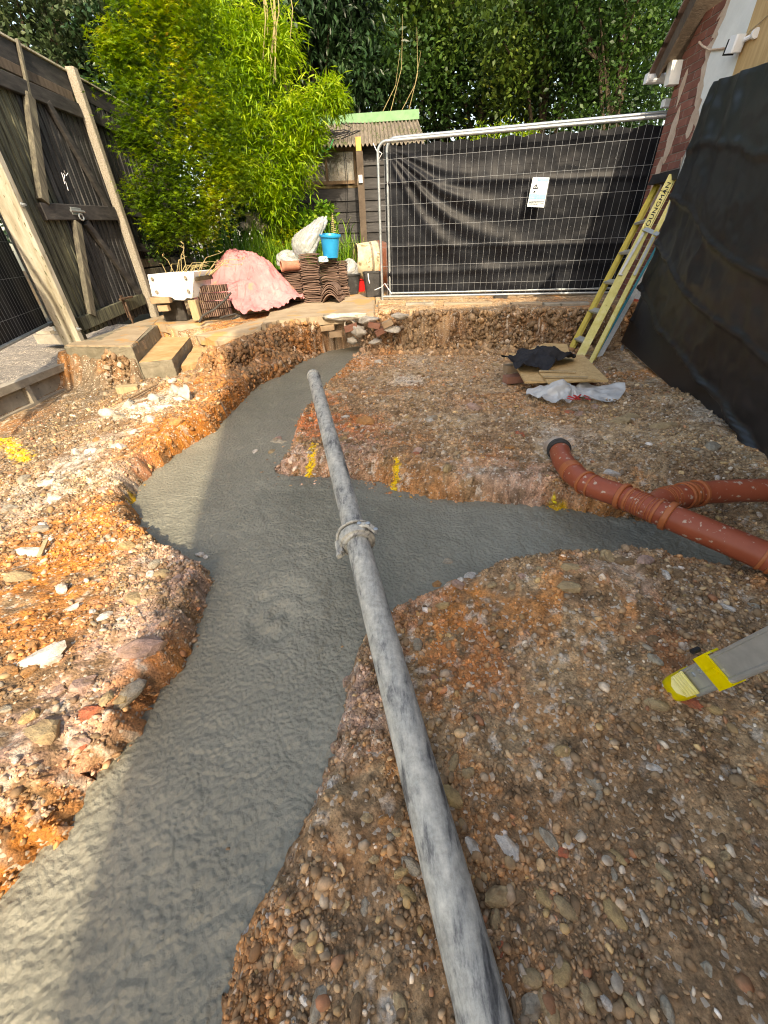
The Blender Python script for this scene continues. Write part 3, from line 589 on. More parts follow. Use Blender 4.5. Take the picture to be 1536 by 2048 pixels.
BIG = [(1015,1695,55,'white','ang',1.9,-.9),(945,1695,36,'white','ang',1.5,-.9),(905,1595,44,'yellow','round',1.3,-.9),(1310,1410,38,'tan','round',1.5,-.4),(1385,1408,42,'red','ang',1.3,-.3),(1427,1418,28,'yellow','round',1.2,-1),
 (905,1530,32,'tan','round',1.7,.9),(935,1548,28,'tan','round',1.2,.2),(998,1795,50,'tan','ang',1.2,.2),(1035,1795,40,'brown','ang',1.3,.6),(800,1745,36,'yellow','ang',1.2,.4),(822,1735,38,'grey','ang',1.2,-.6),(815,1790,40,'yellow','round',1.3,-.6),
 (735,1640,30,'tan','ang'),(768,1640,32,'orange','ang'),(800,1640,36,'brown','ang'),(795,1665,24,'tan','ang'),(780,1675,20,'grey','round'),(1090,1800,36,'yellow','round',1.4,-.8),(1130,1820,44,'tan','round',1.3,-.7),(1228,1830,44,'yellow','round',1.4,-1.2),
 (1120,1950,46,'yellow','round',1.2,.5),(1060,1960,44,'tan','round'),(990,1840,30,'tan','round',1.4,1.2),(1000,1900,26,'red','ang',1.4,1.2),(1065,2010,60,'grey','ang'),(1095,2020,50,'tan','round',1.4,-1.2),(1175,2000,40,'tan','round',1.1,-1.4),(1265,2010,38,'tan','round',1.2,-.9),(1335,2020,36,'grey','round',1.1,1.4),
 (1098,1680,36,'grey','ang',1.4,-1),(1125,1705,32,'red','ang'),(1232,1715,30,'yellow','round',1.4,-1),(1325,1745,30,'tan','round',1.5,-1.1),(1187,1568,30,'grey','round',1.2,-.8),(1125,1505,36,'yellow','ang'),(1195,1595,34,'grey','ang'),(1305,1535,36,'white','ang'),(1225,1750,30,'grey','ang'),(1255,1785,24,'white','ang'),
 (1447,1715,34,'tan','ang'),(1490,1655,24,'tan','round'),(1440,1680,24,'brown','round'),(1480,1820,34,'grey','ang',1.6,-1),(1410,1940,30,'grey','ang'),(1210,2005,26,'white','round'),(560,1915,26,'tan','round',1.4,1.2),(605,1900,40,'yellow','ang'),(640,2010,50,'grey','ang',1.4,1.2),(712,2020,36,'brown','round',1.8,1.4),(800,2010,34,'tan','round',1.2,-1),(610,2000,30,'white','ang'),
 (665,1875,26,'grey','ang'),(730,1815,26,'grey','round',1.3,1.4),(690,1815,28,'tan','ang',1.4,1),(577,1812,26,'yellow','round'),(495,1868,24,'white','ang',1.5,.9),(520,1860,24,'grey','ang'),(660,1575,20,'white','ang'),(600,1590,20,'yellow','round'),(710,1590,18,'white','ang'),(748,1720,22,'tan','ang'),
 (880,1215,34,'yellow','ang',1.3,.2),(875,1170,30,'orange','ang'),(918,1170,36,'pink','ang'),(940,1155,34,'white','ang'),(985,1170,22,'tan','round'),(1025,1175,22,'tan','ang'),(1135,1175,46,'tan','ang',1.3,-.3),(1140,1135,44,'tan','ang',1.2,-.3),(895,1125,30,'grey','ang'),(1045,1155,20,'pink','ang'),(1330,1150,26,'white','ang'),(1080,1140,20,'tan','round'),(1450,1215,36,'white','ang'),(1505,1215,28,'grey','ang'),(1305,1280,24,'brown','round'),(1310,1320,26,'grey','round',1.3,-.8),
 (920,1160,20,'white','ang'),(835,1290,30,'grey','ang'),(800,1270,16,'white','ang'),(1390,900,26,'grey','ang'),(1425,895,40,'grey','ang'),(1412,895,18,'pink','ang'),(1225,950,44,'white','ang',1.5,0),(1320,855,52,'tan','ang',1.4,0),(1265,835,46,'tan','ang'),(1240,845,40,'tan','ang'),(1160,830,30,'pink','ang'),(1140,826,26,'red','ang'),(1190,815,22,'pink','ang'),
 (835,905,30,'pink','ang'),(832,908,20,'red','ang'),(730,845,44,'orange','ang'),(895,938,26,'yellow','ang'),(875,940,26,'orange','ang'),(1018,895,28,'orange','ang'),(950,816,44,'pink','ang'),(860,840,34,'grey','ang'),(1040,870,26,'red','ang'),(860,842,26,'white','ang'),(1008,770,22,'white','ang'),(742,757,24,'grey','ang'),(758,723,26,'white','ang'),(785,828,26,'brown','ang'),(990,730,20,'tan','ang'),(1150,920,22,'grey','ang'),
 (560,885,40,'grey','ang',1.3,-.4),(545,905,22,'tan','round'),(555,880,26,'pink','ang'),(510,905,20,'white','ang'),(600,880,22,'orange','ang'),(690,835,20,'white','ang'),(680,880,24,'tan','ang'),(620,905,18,'white','ang'),
 (1245,1125,44,'brown','ang'),(1215,1115,44,'tan','ang'),(1290,1122,40,'pink','ang'),(1350,1150,32,'brown','ang'),
 (325,1150,34,'tan','round',1.3,0),(302,1150,22,'white','round'),(310,1133,30,'grey','ang'),(400,1110,26,'white','ang'),(412,1115,22,'white','ang'),(270,1200,46,'tan','ang'),(355,1160,34,'pink','ang'),(280,1300,80,'pink','ang',1.3,.4),(260,1390,56,'grey','ang',1.3,1),(240,1400,40,'tan','ang'),
 (75,1320,88,'white','ang',1.5,.7),(100,1325,44,'white','ang',1.3,.5),(35,1160,60,'tan','ang',1.6,-.1),(125,1180,34,'white','ang'),(150,1090,26,'tan','ang'),(140,1220,36,'white','ang',1.3,.6),(185,1225,20,'white','ang'),(210,1235,30,'white','ang'),(245,1240,24,'white','ang'),(258,1095,36,'yellow','ang'),(85,1050,26,'white','ang'),(60,1105,60,'white','ang',1.6,0),(80,1062,40,'grey','ang',1.2,0),
 (60,1345,40,'orange','ang'),(20,1345,50,'orange','ang'),(170,1370,60,'pink','ang'),(170,1430,60,'red','ang',1.2,.3),(85,1465,80,'tan','ang',1.3,-.2),(60,1430,44,'yellow','ang'),(70,1290,28,'orange','ang'),(10,1420,34,'grey','ang'),(160,1485,46,'pink','ang',1,.2),(175,1495,30,'red','ang'),(35,1525,24,'white','ang'),(215,1400,34,'tan','ang'),(120,1380,40,'pink','ang'),
 (150,905,34,'white','ang'),(180,905,34,'white','ang'),(235,895,38,'white','ang',1.4,-.6),(195,880,26,'orange','ang'),(215,860,26,'tan','ang'),(265,865,34,'white','ang'),(300,840,36,'white','ang'),(330,815,40,'white','ang'),(360,800,44,'white','ang',1,0),(345,785,36,'white','ang'),(280,815,36,'white','ang'),(240,835,34,'grey','ang'),(310,860,26,'orange','ang'),(352,845,36,'orange','ang'),(210,980,30,'pink','ang'),(110,1000,34,'white','ang'),(50,960,36,'grey','ang'),(20,1020,44,'grey','ang'),(90,970,34,'white','ang')]
for b in BIG: stone(*b)
# ------------------------------------------------------------------ shared materials
mBrickW = mat('brick_red', [(.3, (.15, .058, .042)), (.55, (.21, .085, .063)), (.75, (.27, .135, .105))], 7, rough=.85, bump=.5, bdist=.006, rand=.22)
mMortar = mat('mortar', [(.3, (.22, .18, .15)), (.7, (.34, .29, .25))], 20, bump=.6, bdist=.008)
mRender = mat('white_render', [(.3, (.60, .62, .60)), (.7, (.72, .74, .72))], 5, bump=.35, bdist=.006, rough=.8)
mPlaster = mat('torn_plaster', [(.3, (.42, .30, .22)), (.7, (.58, .47, .38))], 9, bump=.7, bdist=.012)
mOSB = mat('plywood', [(.35, (.42, .27, .12)), (.65, (.55, .38, .19))], 5, stretch=(6, 6, .6), rough=.7, bump=.2)
mPly = mat('plywood_flat', [(.3, (.44, .28, .12)), (.55, (.56, .38, .18)), (.75, (.63, .46, .25))], 14, stretch=(1, 1, 1), rough=.75, bump=.25, speck=((.34, .2, .09), 60, .62))
mFence = mat('weathered_black_board', [(.28, (.012, .0125, .014)), (.48, (.036, .037, .039)), (.66, (.09, .088, .082)), (.82, (.19, .18, .145))], 2.6, stretch=(1, 14, 1.3), rough=.85, bump=.9, bdist=.006, bscale=30, rand=.35)
mFenceG = mat('weathered_green_board', [(.25, (.020, .021, .019)), (.45, (.058, .060, .046)), (.62, (.14, .142, .092)), (.8, (.26, .25, .18))], 2.6, stretch=(1, 14, 1.3), rough=.85, bump=.9, bdist=.006, bscale=30, rand=.3)
mRail = mat('dark_rail', [(.3, (.018, .018, .019)), (.6, (.052, .049, .047)), (.8, (.11, .105, .09))], 3, stretch=(1, 1.5, 8), rough=.8, bump=.6, bdist=.004, rand=.2)
mBrace = mat('pale_brace', [(.3, (.05, .045, .038)), (.55, (.13, .12, .09)), (.8, (.30, .28, .19))], 4, stretch=(6, 6, 1), rough=.85, bump=.6, bdist=.004)
mShed = mat('black_shed_board', [(.3, (.016, .016, .017)), (.6, (.045, .044, .045)), (.85, (.10, .098, .095))], 5, stretch=(1, 1, 8), rough=.7, bump=.6, bdist=.005, rand=.3)
mPostW = mat('aged_post', [(.25, (.24, .20, .13)), (.5, (.38, .35, .27)), (.75, (.56, .53, .45))], 4, stretch=(3, 3, .7), rough=.85, bump=.6, bdist=.006, speck=((.12, .12, .06), 14, .64))
mAgg = mat('aggregate_concrete', [(.3, (.18, .155, .12)), (.5, (.30, .27, .22)), (.7, (.42, .39, .33))], 70, bump=.7, bdist=.006, rough=.9)
mCon = mat('old_concrete', [(.3, (.19, .165, .13)), (.55, (.29, .26, .21)), (.8, (.38, .35, .29))], 6, bump=.6, bdist=.006, bscale=60, rough=.9, speck=((.10, .09, .07), 18, .66))
mSlab = mat('dusty_slab', [(.25, (.25, .19, .125)), (.5, (.33, .26, .18)), (.75, (.42, .34, .24))], 3.5, bump=.45, bdist=.005, bscale=70, rough=.9, speck=((.42, .25, .11), 3.2, .58))
mStep = mat('step_riser', [(.3, (.14, .125, .09)), (.6, (.22, .195, .145)), (.8, (.30, .27, .2))], 9, bump=.6, bdist=.005, bscale=60, rough=.9)
mTread = mat('clay_smeared_tread', [(.3, (.38, .22, .09)), (.55, (.47, .31, .16)), (.8, (.53, .39, .23))], 6, bump=.45, bdist=.004, bscale=60, rough=.9)
mGalv = mat('galvanised', [(.3, (.30, .33, .35)), (.6, (.42, .46, .48)), (.8, (.55, .58, .60))], 14, rough=.42, metal=.65, bump=.12, bdist=.001, bscale=120)
mWire = mat('wire_steel', [(.3, (.24, .255, .27)), (.7, (.36, .38, .39))], 10, rough=.5, metal=.2, bump=0)
mBlack = mat('black_plastic', [(.3, (.012, .012, .013)), (.7, (.028, .028, .030))], 10, rough=.5, bump=.3, bdist=.003)
mRubber = mat('dark_rubber', [(.3, (.025, .024, .022)), (.7, (.07, .065, .06))], 10, rough=.8, bump=.3)
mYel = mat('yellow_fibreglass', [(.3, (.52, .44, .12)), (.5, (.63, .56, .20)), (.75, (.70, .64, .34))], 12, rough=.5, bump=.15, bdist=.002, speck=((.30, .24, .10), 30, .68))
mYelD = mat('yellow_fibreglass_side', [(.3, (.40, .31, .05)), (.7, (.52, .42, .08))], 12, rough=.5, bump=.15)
mTeal = mat('teal_paint', [(.3, (.01, .16, .22)), (.7, (.02, .25, .33))], 14, rough=.5, bump=.1)
mAlu = mat('dull_aluminium', [(.3, (.38, .40, .40)), (.7, (.50, .52, .51))], 25, rough=.4, metal=.55, bump=.1, bdist=.001, speck=((.62, .62, .60), 45, .66))
mClay = mat('orange_plastic_pipe', [(.3, (.27, .060, .030)), (.7, (.36, .090, .045))], 5, rough=.38, bump=.1, bdist=.001, speck=((.48, .34, .26), 42, .62))
mClayB = mat('orange_pipe_collar', [(.3, (.36, .10, .035)), (.7, (.42, .13, .05))], 5, rough=.4, bump=.1, bdist=.001, speck=((.5, .36, .3), 50, .68))
mLetter = mat('black_print', [(.3, (.012, .012, .012)), (.7, (.02, .02, .02))], 10, rough=.6, bump=0)
mTile = mat('brown_roof_tile', [(.3, (.10, .062, .05)), (.55, (.17, .11, .085)), (.8, (.30, .22, .18))], 8, rough=.85, bump=.4, bdist=.004, rand=.35)
mWhiteG = mat('white_glaze', [(.3, (.66, .68, .69)), (.7, (.78, .79, .79))], 6, rough=.22, bump=.05, speck=((.35, .33, .30), 38, .7))
mLum = mat('pale_timber', [(.3, (.30, .22, .12)), (.7, (.46, .36, .22))], 5, stretch=(8, 8, 1), rough=.8, bump=.4, bdist=.003)
mLumD = mat('brown_timber', [(.3, (.12, .08, .05)), (.7, (.22, .15, .09))], 5, stretch=(8, 8, 1), rough=.8, bump=.4, bdist=.003)
mBrickY = mat('dusty_brick', [(.3, (.30, .20, .12)), (.7, (.42, .31, .2))], 9, rough=.9, bump=.6, bdist=.006, rand=.2)
mBrickR = mat('dusty_red_brick', [(.3, (.26, .11, .07)), (.7, (.38, .20, .14))], 9, rough=.9, bump=.6, bdist=.006, rand=.2)
mChunk = mat('broken_concrete', [(.3, (.36, .32, .26)), (.5, (.50, .46, .39)), (.75, (.66, .62, .55))], 10, rough=.95, bump=1, bdist=.02, bscale=24)
mWhite = mat('white_plastic', [(.3, (.70, .72, .74)), (.7, (.78, .80, .82))], 6, rough=.4, bump=.05)
mBlue = mat('blue_plastic', [(.3, (.0, .24, .50)), (.7, (.01, .31, .60))], 5, rough=.35, bump=.05)
mRed = mat('red_plastic', [(.3, (.42, .01, .015)), (.7, (.52, .02, .02))], 5, rough=.4, bump=.05)
mCaulk = mat('bucket_black', [(.3, (.02, .02, .021)), (.6, (.05, .05, .05)), (.8, (.16, .155, .145))], 9, rough=.6, bump=.2)
mGreen = mat('green_flashing', [(.3, (.08, .19, .085)), (.7, (.13, .27, .13))], 8, rough=.6, bump=.2)
mCorr = mat('corrugated_sheet', [(.28, (.09, .085, .06)), (.5, (.17, .145, .115)), (.72, (.26, .225, .185))], 6, rough=.9, bump=.5, bdist=.006, speck=((.07, .09, .03), 7, .58))
mSoffit = mat('brown_wood', [(.3, (.06, .045, .034)), (.7, (.13, .10, .075))], 5, stretch=(1, 5, 1), rough=.85, bump=.4)
mPlant = mat('bark', [(.3, (.05, .038, .025)), (.7, (.12, .09, .06))], 12, rough=.9, bump=.6)
mStraw = mat('dry_stalks', [(.3, (.30, .24, .11)), (.7, (.45, .38, .20))], 12, rough=.8, bump=0)

# ------------------------------------------------------------------ house behind the camera: its rear wall shades the dig
hb = thing('house', (3.2, -5.2, 0), 'tall brick house standing behind the viewer', 'house')
b = MB(); a0 = math.atan(.21); cx_, sx_ = math.cos(a0), math.sin(a0)
def rt(x, y): return Vector((-.06+x*cx_+y*sx_*-1, -3.0+x*sx_+y*cx_, 0))
for (x0, x1, y0, y1, z0, z1) in ((0, 8.4, -4.5, 0, 0, 7.35),):
    c = rt((x0+x1)/2, (y0+y1)/2); c.z = (z0+z1)/2
    b.obox(c, Vector((cx_, sx_, 0))*(x1-x0)/2, Vector((-sx_, cx_, 0))*(y1-y0)/2, (0, 0, (z1-z0)/2))
b.build('wall', mBrickW, hb)

# ------------------------------------------------------------------ patio and steps
def slab(name, poly, z1, th, m, parent=None, zf=None, chip=.016, sub=.05, zmap=None):
    """concrete slab with a broken, slightly wandering edge"""
    P = []; n = len(poly)
    for i in range(n):
        a = Vector(poly[i][:2]); c = Vector(poly[(i+1) % n][:2]); k = max(1, int((c-a).length/sub))
        for j in range(k):
            q = a+(c-a)*j/k; q += Vector((random.uniform(-chip, chip), random.uniform(-chip, chip))); P.append(q)
    zz = (lambda q: (zmap(q) if zmap else z1)) if zf is None else (lambda q: zf(q.y))
    k = len(P); vs = [(q.x, q.y, zz(q)) for q in P]+[(q.x, q.y, zz(q)-.012) for q in P]+[(q.x+random.uniform(-chip, chip), q.y+random.uniform(-chip, chip), zz(q)-th) for q in P]
    vs = [((v[0]*.998+.002*poly[0][0]) if i < k else v[0], v[1], v[2]) for i, v in enumerate(vs)]
    fs = [tuple(range(k))]+[(i, k+i, k+(i+1) % k, (i+1) % k) for i in range(k)]+[(k+i, 2*k+i, 2*k+(i+1) % k, k+(i+1) % k) for i in range(k)]
    b = MB(); b.add(vs, fs); o = b.build(name, m, parent)
    return o
A = PZ(261,691,.67).to_2d(); B = PZ(311,647,.67).to_2d(); L0 = PZ(183,688,.67).to_2d()
C1 = PZ(344,718,.5).to_2d(); D1 = PZ(383,671,.5).to_2d(); E1 = PZ(437,684,.655).to_2d()
pat = bpy.data.objects.new('patio', None); COL.objects.link(pat); pat.location = (0, 7, .67); tag(pat, 'dusty concrete patio slabs', kind='structure')
edge = [Vector(p) for p in PATIO[4:]]
pl = [(-3.39, L0.y+.02)]+[tuple(A), tuple(B), tuple(D1+Vector((.06, .1))), tuple(edge[0])]
# the patio in three pours, split by cleaned joints
sl1 = [(-3.39, L0.y+.02), tuple(A), tuple(B), tuple(PZ(383,671,.52).to_2d()), tuple(PZ(437,684,.50).to_2d()), tuple(PZ(464,674,.54).to_2d()), tuple(edge[2]), (-1.60, 6.75), (-3.39, 6.95)]
def zdip(q):
    w_ = 0; s_ = 0
    for px, py, z_ in ((383,671,.52),(437,684,.50),(464,674,.54),(520,650,.64),(560,640,.66),(311,647,.67),(261,691,.67),(183,688,.67),(350,640,.67)):
        p_ = PZ(px, py, z_).to_2d(); k_ = 1/((p_-q).length_squared+.004)**1.5; w_ += k_; s_ += k_*z_
    return s_/w_
slab('slab', sl1, .67, .10, mSlab, pat, zmap=zdip)
sl2 = [tuple(edge[2]+Vector((.02, .02))), tuple(edge[3]), tuple(edge[4]), tuple(edge[5]), (-.02, edge[5].y+.05), (-.0, 9.0), (-3.39, 9.0), (-3.39, 6.97), (-1.60, 6.77)]
slab('slab', sl2, .67, .11, mSlab, pat, zf=patio_z)
FY = PZ(765,596,.71).y
sl3 = [(.02, FY+.10), (1.2, FY-.08), (2.4, FY-.28), (3.3, FY-.42), (3.78, FY-.48), (3.78, 9.0), (.02, 9.0)]
slab('slab', sl3, .67, .10, mSlab, pat, zf=patio_z)
st = thing('concrete_steps', (-2.5, 4.5, .33), 'old concrete steps smeared with orange clay below the wooden gate', 'steps')
def prism(b, poly, z0, z1):
    k = len(poly); vs = [(p[0], p[1], z1) for p in poly]+[(p[0], p[1], z0) for p in poly]
    return b.add(vs, [tuple(range(k))]+[(i, k+i, k+(i+1) % k, (i+1) % k) for i in range(k)]+[tuple(reversed(range(k, 2*k)))])
def ccw(p):
    a = sum(p[i][0]*p[(i+1) % len(p)][1]-p[(i+1) % len(p)][0]*p[i][1] for i in range(len(p))); return p if a > 0 else p[::-1]
b = MB(); prism(b, ccw([(-3.37, L0.y-.02), tuple(A+Vector((.020, -.020))), tuple(B+Vector((.020, 0))), (-3.37, B.y)]), .25, .655); b.build('top_step', mStep, st)
Am = A+Vector((.01, .0)); Bm = B+Vector((.01, 0))
b = MB(); prism(b, ccw([tuple(Am), tuple(C1), tuple(D1), tuple(Bm)]), .22, .495); b.build('middle_step', mStep, st)
b = MB(); prism(b, ccw([tuple(Am+Vector((.006, .008))), tuple(C1+Vector((-.006, .01))), tuple(D1-Vector((.006, 0))), tuple(Bm)]), .4951, .5); b.build('tread', mTread, st)
F1 = PZ(355,748,.33).to_2d(); G3 = PZ(486,690,.42).to_2d(); H3 = PZ(432,712,.40).to_2d()
b = MB(); prism(b, ccw([tuple(C1+Vector((.01, .12))), tuple(H3), tuple(G3), tuple(D1+Vector((.55, .15))), tuple(D1+Vector((.02, .02)))]), .25, .40); b.build('bottom_step', mTread, st)

ctex = bpy.data.textures.new('chips', 'CLOUDS'); ctex.noise_scale = .07; ctex.noise_depth = 4
for o in st.children:
    bvm = o.modifiers.new('bevel', 'BEVEL'); bvm.width = .008; bvm.segments = 1; bvm.limit_method = 'ANGLE'
    tr = o.modifiers.new('tri', 'TRIANGULATE'); ss = o.modifiers.new('sub', 'SUBSURF'); ss.subdivision_type = 'SIMPLE'; ss.levels = ss.render_levels = 4
    if o.name.startswith('tread'): bvm.width = .001; continue
    dm = o.modifiers.new('chip', 'DISPLACE'); dm.texture = ctex; dm.strength = .022; dm.mid_level = .55
# ------------------------------------------------------------------ pump pipe in two lengths with a clamp
mPipe, n, l = newmat('cement_smeared_pipe')
tc = N(n, 'ShaderNodeTexCoord'); z1 = N(n, 'ShaderNodeTexNoise'); z1.inputs['Scale'].default_value = 5; z1.inputs['Detail'].default_value = 9; z1.inputs['Roughness'].default_value = .7
mp = N(n, 'ShaderNodeMapping'); mp.inputs['Scale'].default_value = (5.5, 1.3, 5.5); l.new(tc.outputs['Object'], mp.inputs[0]); l.new(mp.outputs[0], z1.inputs['Vector'])
rp = ramp(n, [(.33, (.065, .067, .066)), (.41, (.18, .18, .172)), (.46, (.33, .33, .30)), (.55, (.43, .42, .37)), (.70, (.54, .52, .45))]); l.new(z1.outputs[0], rp.inputs[0])
z2 = N(n, 'ShaderNodeTexNoise'); z2.inputs['Scale'].default_value = 34; z2.inputs['Detail'].default_value = 8; z2.inputs['Roughness'].default_value = .75; l.new(tc.outputs['Object'], z2.inputs['Vector'])
mr = N(n, 'ShaderNodeMapRange'); mr.inputs[1].default_value = .32; mr.inputs[2].default_value = .68; mr.inputs[3].default_value = .62; mr.inputs[4].default_value = 1.3; l.new(z2.outputs[0], mr.inputs[0])
sc = N(n, 'ShaderNodeVectorMath', operation='SCALE'); l.new(rp.outputs[0], sc.inputs[0]); l.new(mr.outputs[0], sc.inputs['Scale'])
bp = N(n, 'ShaderNodeBump'); bp.inputs['Strength'].default_value = .5; bp.inputs['Distance'].default_value = .004; l.new(z2.outputs[0], bp.inputs['Height'])
p = N(n, 'ShaderNodeBsdfPrincipled'); p.inputs['Roughness'].default_value = .6; l.new(sc.outputs[0], p.inputs['Base Color']); l.new(bp.outputs[0], p.inputs['Normal'])
o = N(n, 'ShaderNodeOutputMaterial'); l.new(p.outputs[0], o.inputs[0])
PR = .047
pN = PD(990, 2120, .62); pM = PD(718, 1130, 1.66); pF = PD(627, 752, 3.02)
ax = (pF-pN).normalized(); pM = pN+ax*((pM-pN).dot(ax)); pS = pN-ax*.75
pipe = thing('pump_pipe', pM, 'long steel concrete pump pipe smeared with dried cement, lying over the trench', 'pump pipe')
def wobble_tube(a, c, r, seg=40, n=60):
    b = MB(); b.tube([a+(c-a)*i/n for i in range(n+1)], [r*(1+.006*math.sin(i*1.7)) for i in range(n+1)], seg, cap=False); return b
b = wobble_tube(pS, pM-ax*.0, PR); b.build('near_pipe', mPipe, pipe, smooth=True)
b = wobble_tube(pM, pF, PR); b.lathe(pF-ax*.03, ax, [(0, PR), (.004, PR+.006), (.03, PR+.006), (.032, PR+.004), (.032, PR-.006), (-.25, PR-.006), (-.25, .001)], 40)
b.build('far_pipe', mPipe, pipe, smooth=True)
b = MB()
b.lathe(pM, ax, [(-.030, PR+.001), (-.030, PR+.010), (-.022, PR+.016), (-.020, PR+.025), (.0, PR+.029), (.020, PR+.025), (.022, PR+.016), (.032, PR+.010), (.032, PR+.001)], 40)
b.lathe(pM+ax*.045, ax, [(0, PR), (0, PR+.012), (.012, PR+.012), (.016, PR)], 40)
b.build('clamp_ring', mPipe, pipe, smooth=True)
side = ax.cross(Vector((0, 0, 1))).normalized(); upv = side.cross(ax).normalized()
b = MB()
q = pM+side*(PR*.55)+upv*(PR+.022)
hp = [q+ax*.012-side*.01, q+side*.022+upv*.006-ax*.004, q+side*.048-upv*.012-ax*.026]
for i in range(2): b.plank(hp[i]-(hp[i+1]-hp[i]).normalized()*.008, hp[i+1]+(hp[i+1]-hp[i]).normalized()*.008, .026, .012, upv, bev=.004)
lev = b.build('clamp_lever', mPipe, pipe)
b = MB()
for h in (hp[0], hp[1], hp[2]): b.lathe(h, upv, [(-.008, .0001), (-.008, .009), (.011, .009), (.013, .004), (.013, .0001)], 12)
b.build('pivot_pin', mGalv, lev)
b = MB(); q = pM-side*(PR+.028)-upv*.018
b.plank(q+ax*.02, q-ax*.045, .03, .03, side, bev=.006); b.lathe(q-ax*.045-side*.006, -ax, [(0, .013), (.012, .013), (.014, .006), (.014, .0001)], 12)
b.build('clamp_hinge', mPipe, pipe)
arc = [pM+ax*.030+(side*math.cos(t)+upv*math.sin(t))*(PR+.030) for t in [R(a) for a in range(15, 200, 12)]]
b = MB(); b.tube(arc, .006, 8); b.build('clamp_band', mPipe, pipe, smooth=True)

# ------------------------------------------------------------------ orange sewer pipe with branch
sp_ = thing('drain_pipe', (1.2, 1.7, .4), 'orange plastic drain pipe with a side branch crossing the trench at right', 'drain pipe')
def bez(pts, n=14):
    out = []
    P = [pts[0]+(pts[0]-pts[1])]+pts+[pts[-1]+(pts[-1]-pts[-2])]
    for i in range(1, len(P)-2):
        for k in range(n):
            t = k/n; a, c, d, e = P[i-1], P[i], P[i+1], P[i+2]
            out.append(.5*((2*c)+(d-a)*t+(2*a-5*c+4*d-e)*t*t+(3*c-a-3*d+e)*t*t*t))
    out.append(pts[-1]); return out
SR = .055
K = [PZ(1118,900,.42), PZ(1130,928,.42), PZ(1170,965,.43), PZ(1245,993,.44), PZ(1322,1026,.45), PZ(1440,1075,.44), PZ(1560,1125,.43)]
K += [K[-1]+(K[-1]-K[-2])*1.6]
path = bez(K)
b = MB(); b.tube(path, SR, 36); b.build('main_pipe', mClay, sp_, smooth=True)
def collar(b, c, d, w=.02, e=.009, r=SR):
    b.lathe(c-d*w/2, d, [(0, r), (0, r+e*.7), (w*.15, r+e), (w*.85, r+e), (w, r+e*.7), (w, r)], 36)
def tang(path, q):
    i = min(range(1, len(path)-1), key=lambda k: (path[k]-q).length); return path[i], (path[i+1]-path[i-1]).normalized()
for px, py, wd, e in [(1138,938,.05,.004),(1165,962,.014,.007),(1178,970,.012,.004),(1247,994,.022,.010),(1262,1000,.012,.004),(1318,1024,.012,.004),(1335,1031,.026,.011)]:
    b = MB(); c, d = tang(path, PZ(px, py, .44)); collar(b, c, d, wd, e); b.build('collar', mClayB, sp_, smooth=True)
for px in range(1272, 1315, 7):
    b = MB()
    c, d = tang(path, PZ(px, 1002+(px-1272)*.42, .44)); collar(b, c, d, .004, .0025); b.build('rib', mClayB, sp_)
b = MB(); c, d = tang(path, PZ(1530,1112,.43)); collar(b, c, d, .012, .005); collar(b, c+d*.03, d, .012, .005)
b.build('collar', mClayB, sp_, smooth=True)
jn = PZ(1305,1020,.45)
path2 = bez([jn, PZ(1325,1000,.45), PZ(1360,993,.45), PZ(1400,986,.44), PZ(1470,982,.44), PZ(1560,980,.44)])
b = MB(); b.tube(path2, SR*.985, 36); b.build('branch_pipe', mClay, sp_, smooth=True)
b = MB()
for px, wd, e in [(1352,.014,.008),(1366,.024,.009),(1392,.016,.010),(1377,.008,.004)]:
    c, d = tang(path2, PZ(px, 989-(px-1372)*.06, .44)); collar(b, c, d, wd, e)
for px in range(1322, 1348, 6):
    c, d = tang(path2, PZ(px, 999-(px-1322)*.2, .45)); collar(b, c, d, .004, .0025)
b.build('branch_collar', mClayB, sp_, smooth=True)
b = MB(); c, d = path[0], (path[1]-path[0]).normalized()
b.lathe(c-d*.03, d, [(0, SR), (0, SR+.007), (.05, SR+.007), (.05, SR)], 36); b.lathe(c-d*.012, d, [(0, SR+.007), (.002, SR+.012), (.012, SR+.012), (.014, SR+.007)], 36)
b.build('rubber_coupling', mRubber, sp_, smooth=True)
b = MB(); b.tube([c-d*.03, c-d*.08-Vector((0, 0, .01)), c-d*.16-Vector((0, 0, .06))], SR*1.02, 28, cap=False); b.build('old_pipe_end', mPlaster, sp_, smooth=True)

# ------------------------------------------------------------------ step ladder foot, lower right
f0 = PZ(1336,1384,.345); f1 = PD(1560, 1283, .80); d = (f1-f0).normalized()
lf = thing('stepladder', f0, 'aluminium stepladder leg with a yellow plastic foot on the gravel', 'stepladder')
tc_ = (CAM-f0).normalized(); nf = (tc_-d*tc_.dot(d)).normalized(); wv = d.cross(nf).normalized()
if wv.y < 0: wv = -wv
f2 = f0+d*1.5
def chan(b, a, c, w, dep, t):
    b.plank(a-nf*dep*.5+nf*dep*.5, c, w, t, nf); 
    b.plank(a+wv*(w/2)-nf*dep/2, c+wv*(w/2)-nf*dep/2, dep, t*1.3, wv); b.plank(a-wv*(w/2)-nf*dep/2, c-wv*(w/2)-nf*dep/2, dep, t*1.3, wv)
b = MB(); chan(b, f0+d*.108, f2, .060, .028, .004); b.tube([f0+d*.10-wv*.030, f2-wv*.032], .0075, 10); b.tube([f0+d*.10+wv*.028, f2+wv*.030], .005, 8)
b.build('stile', mAlu, lf)
def band(b, s0, s1, w, e, th):
    a = f0+d*s0; c = f0+d*s1
    b.plank(a+nf*e, c+nf*e, w, th, nf, bev=.002)
    b.plank(a+wv*(w/2)-nf*.012, c+wv*(w/2)-nf*.012, .042, th, wv); b.plank(a-wv*(w/2)-nf*.012, c-wv*(w/2)-nf*.012, .042, th, wv)
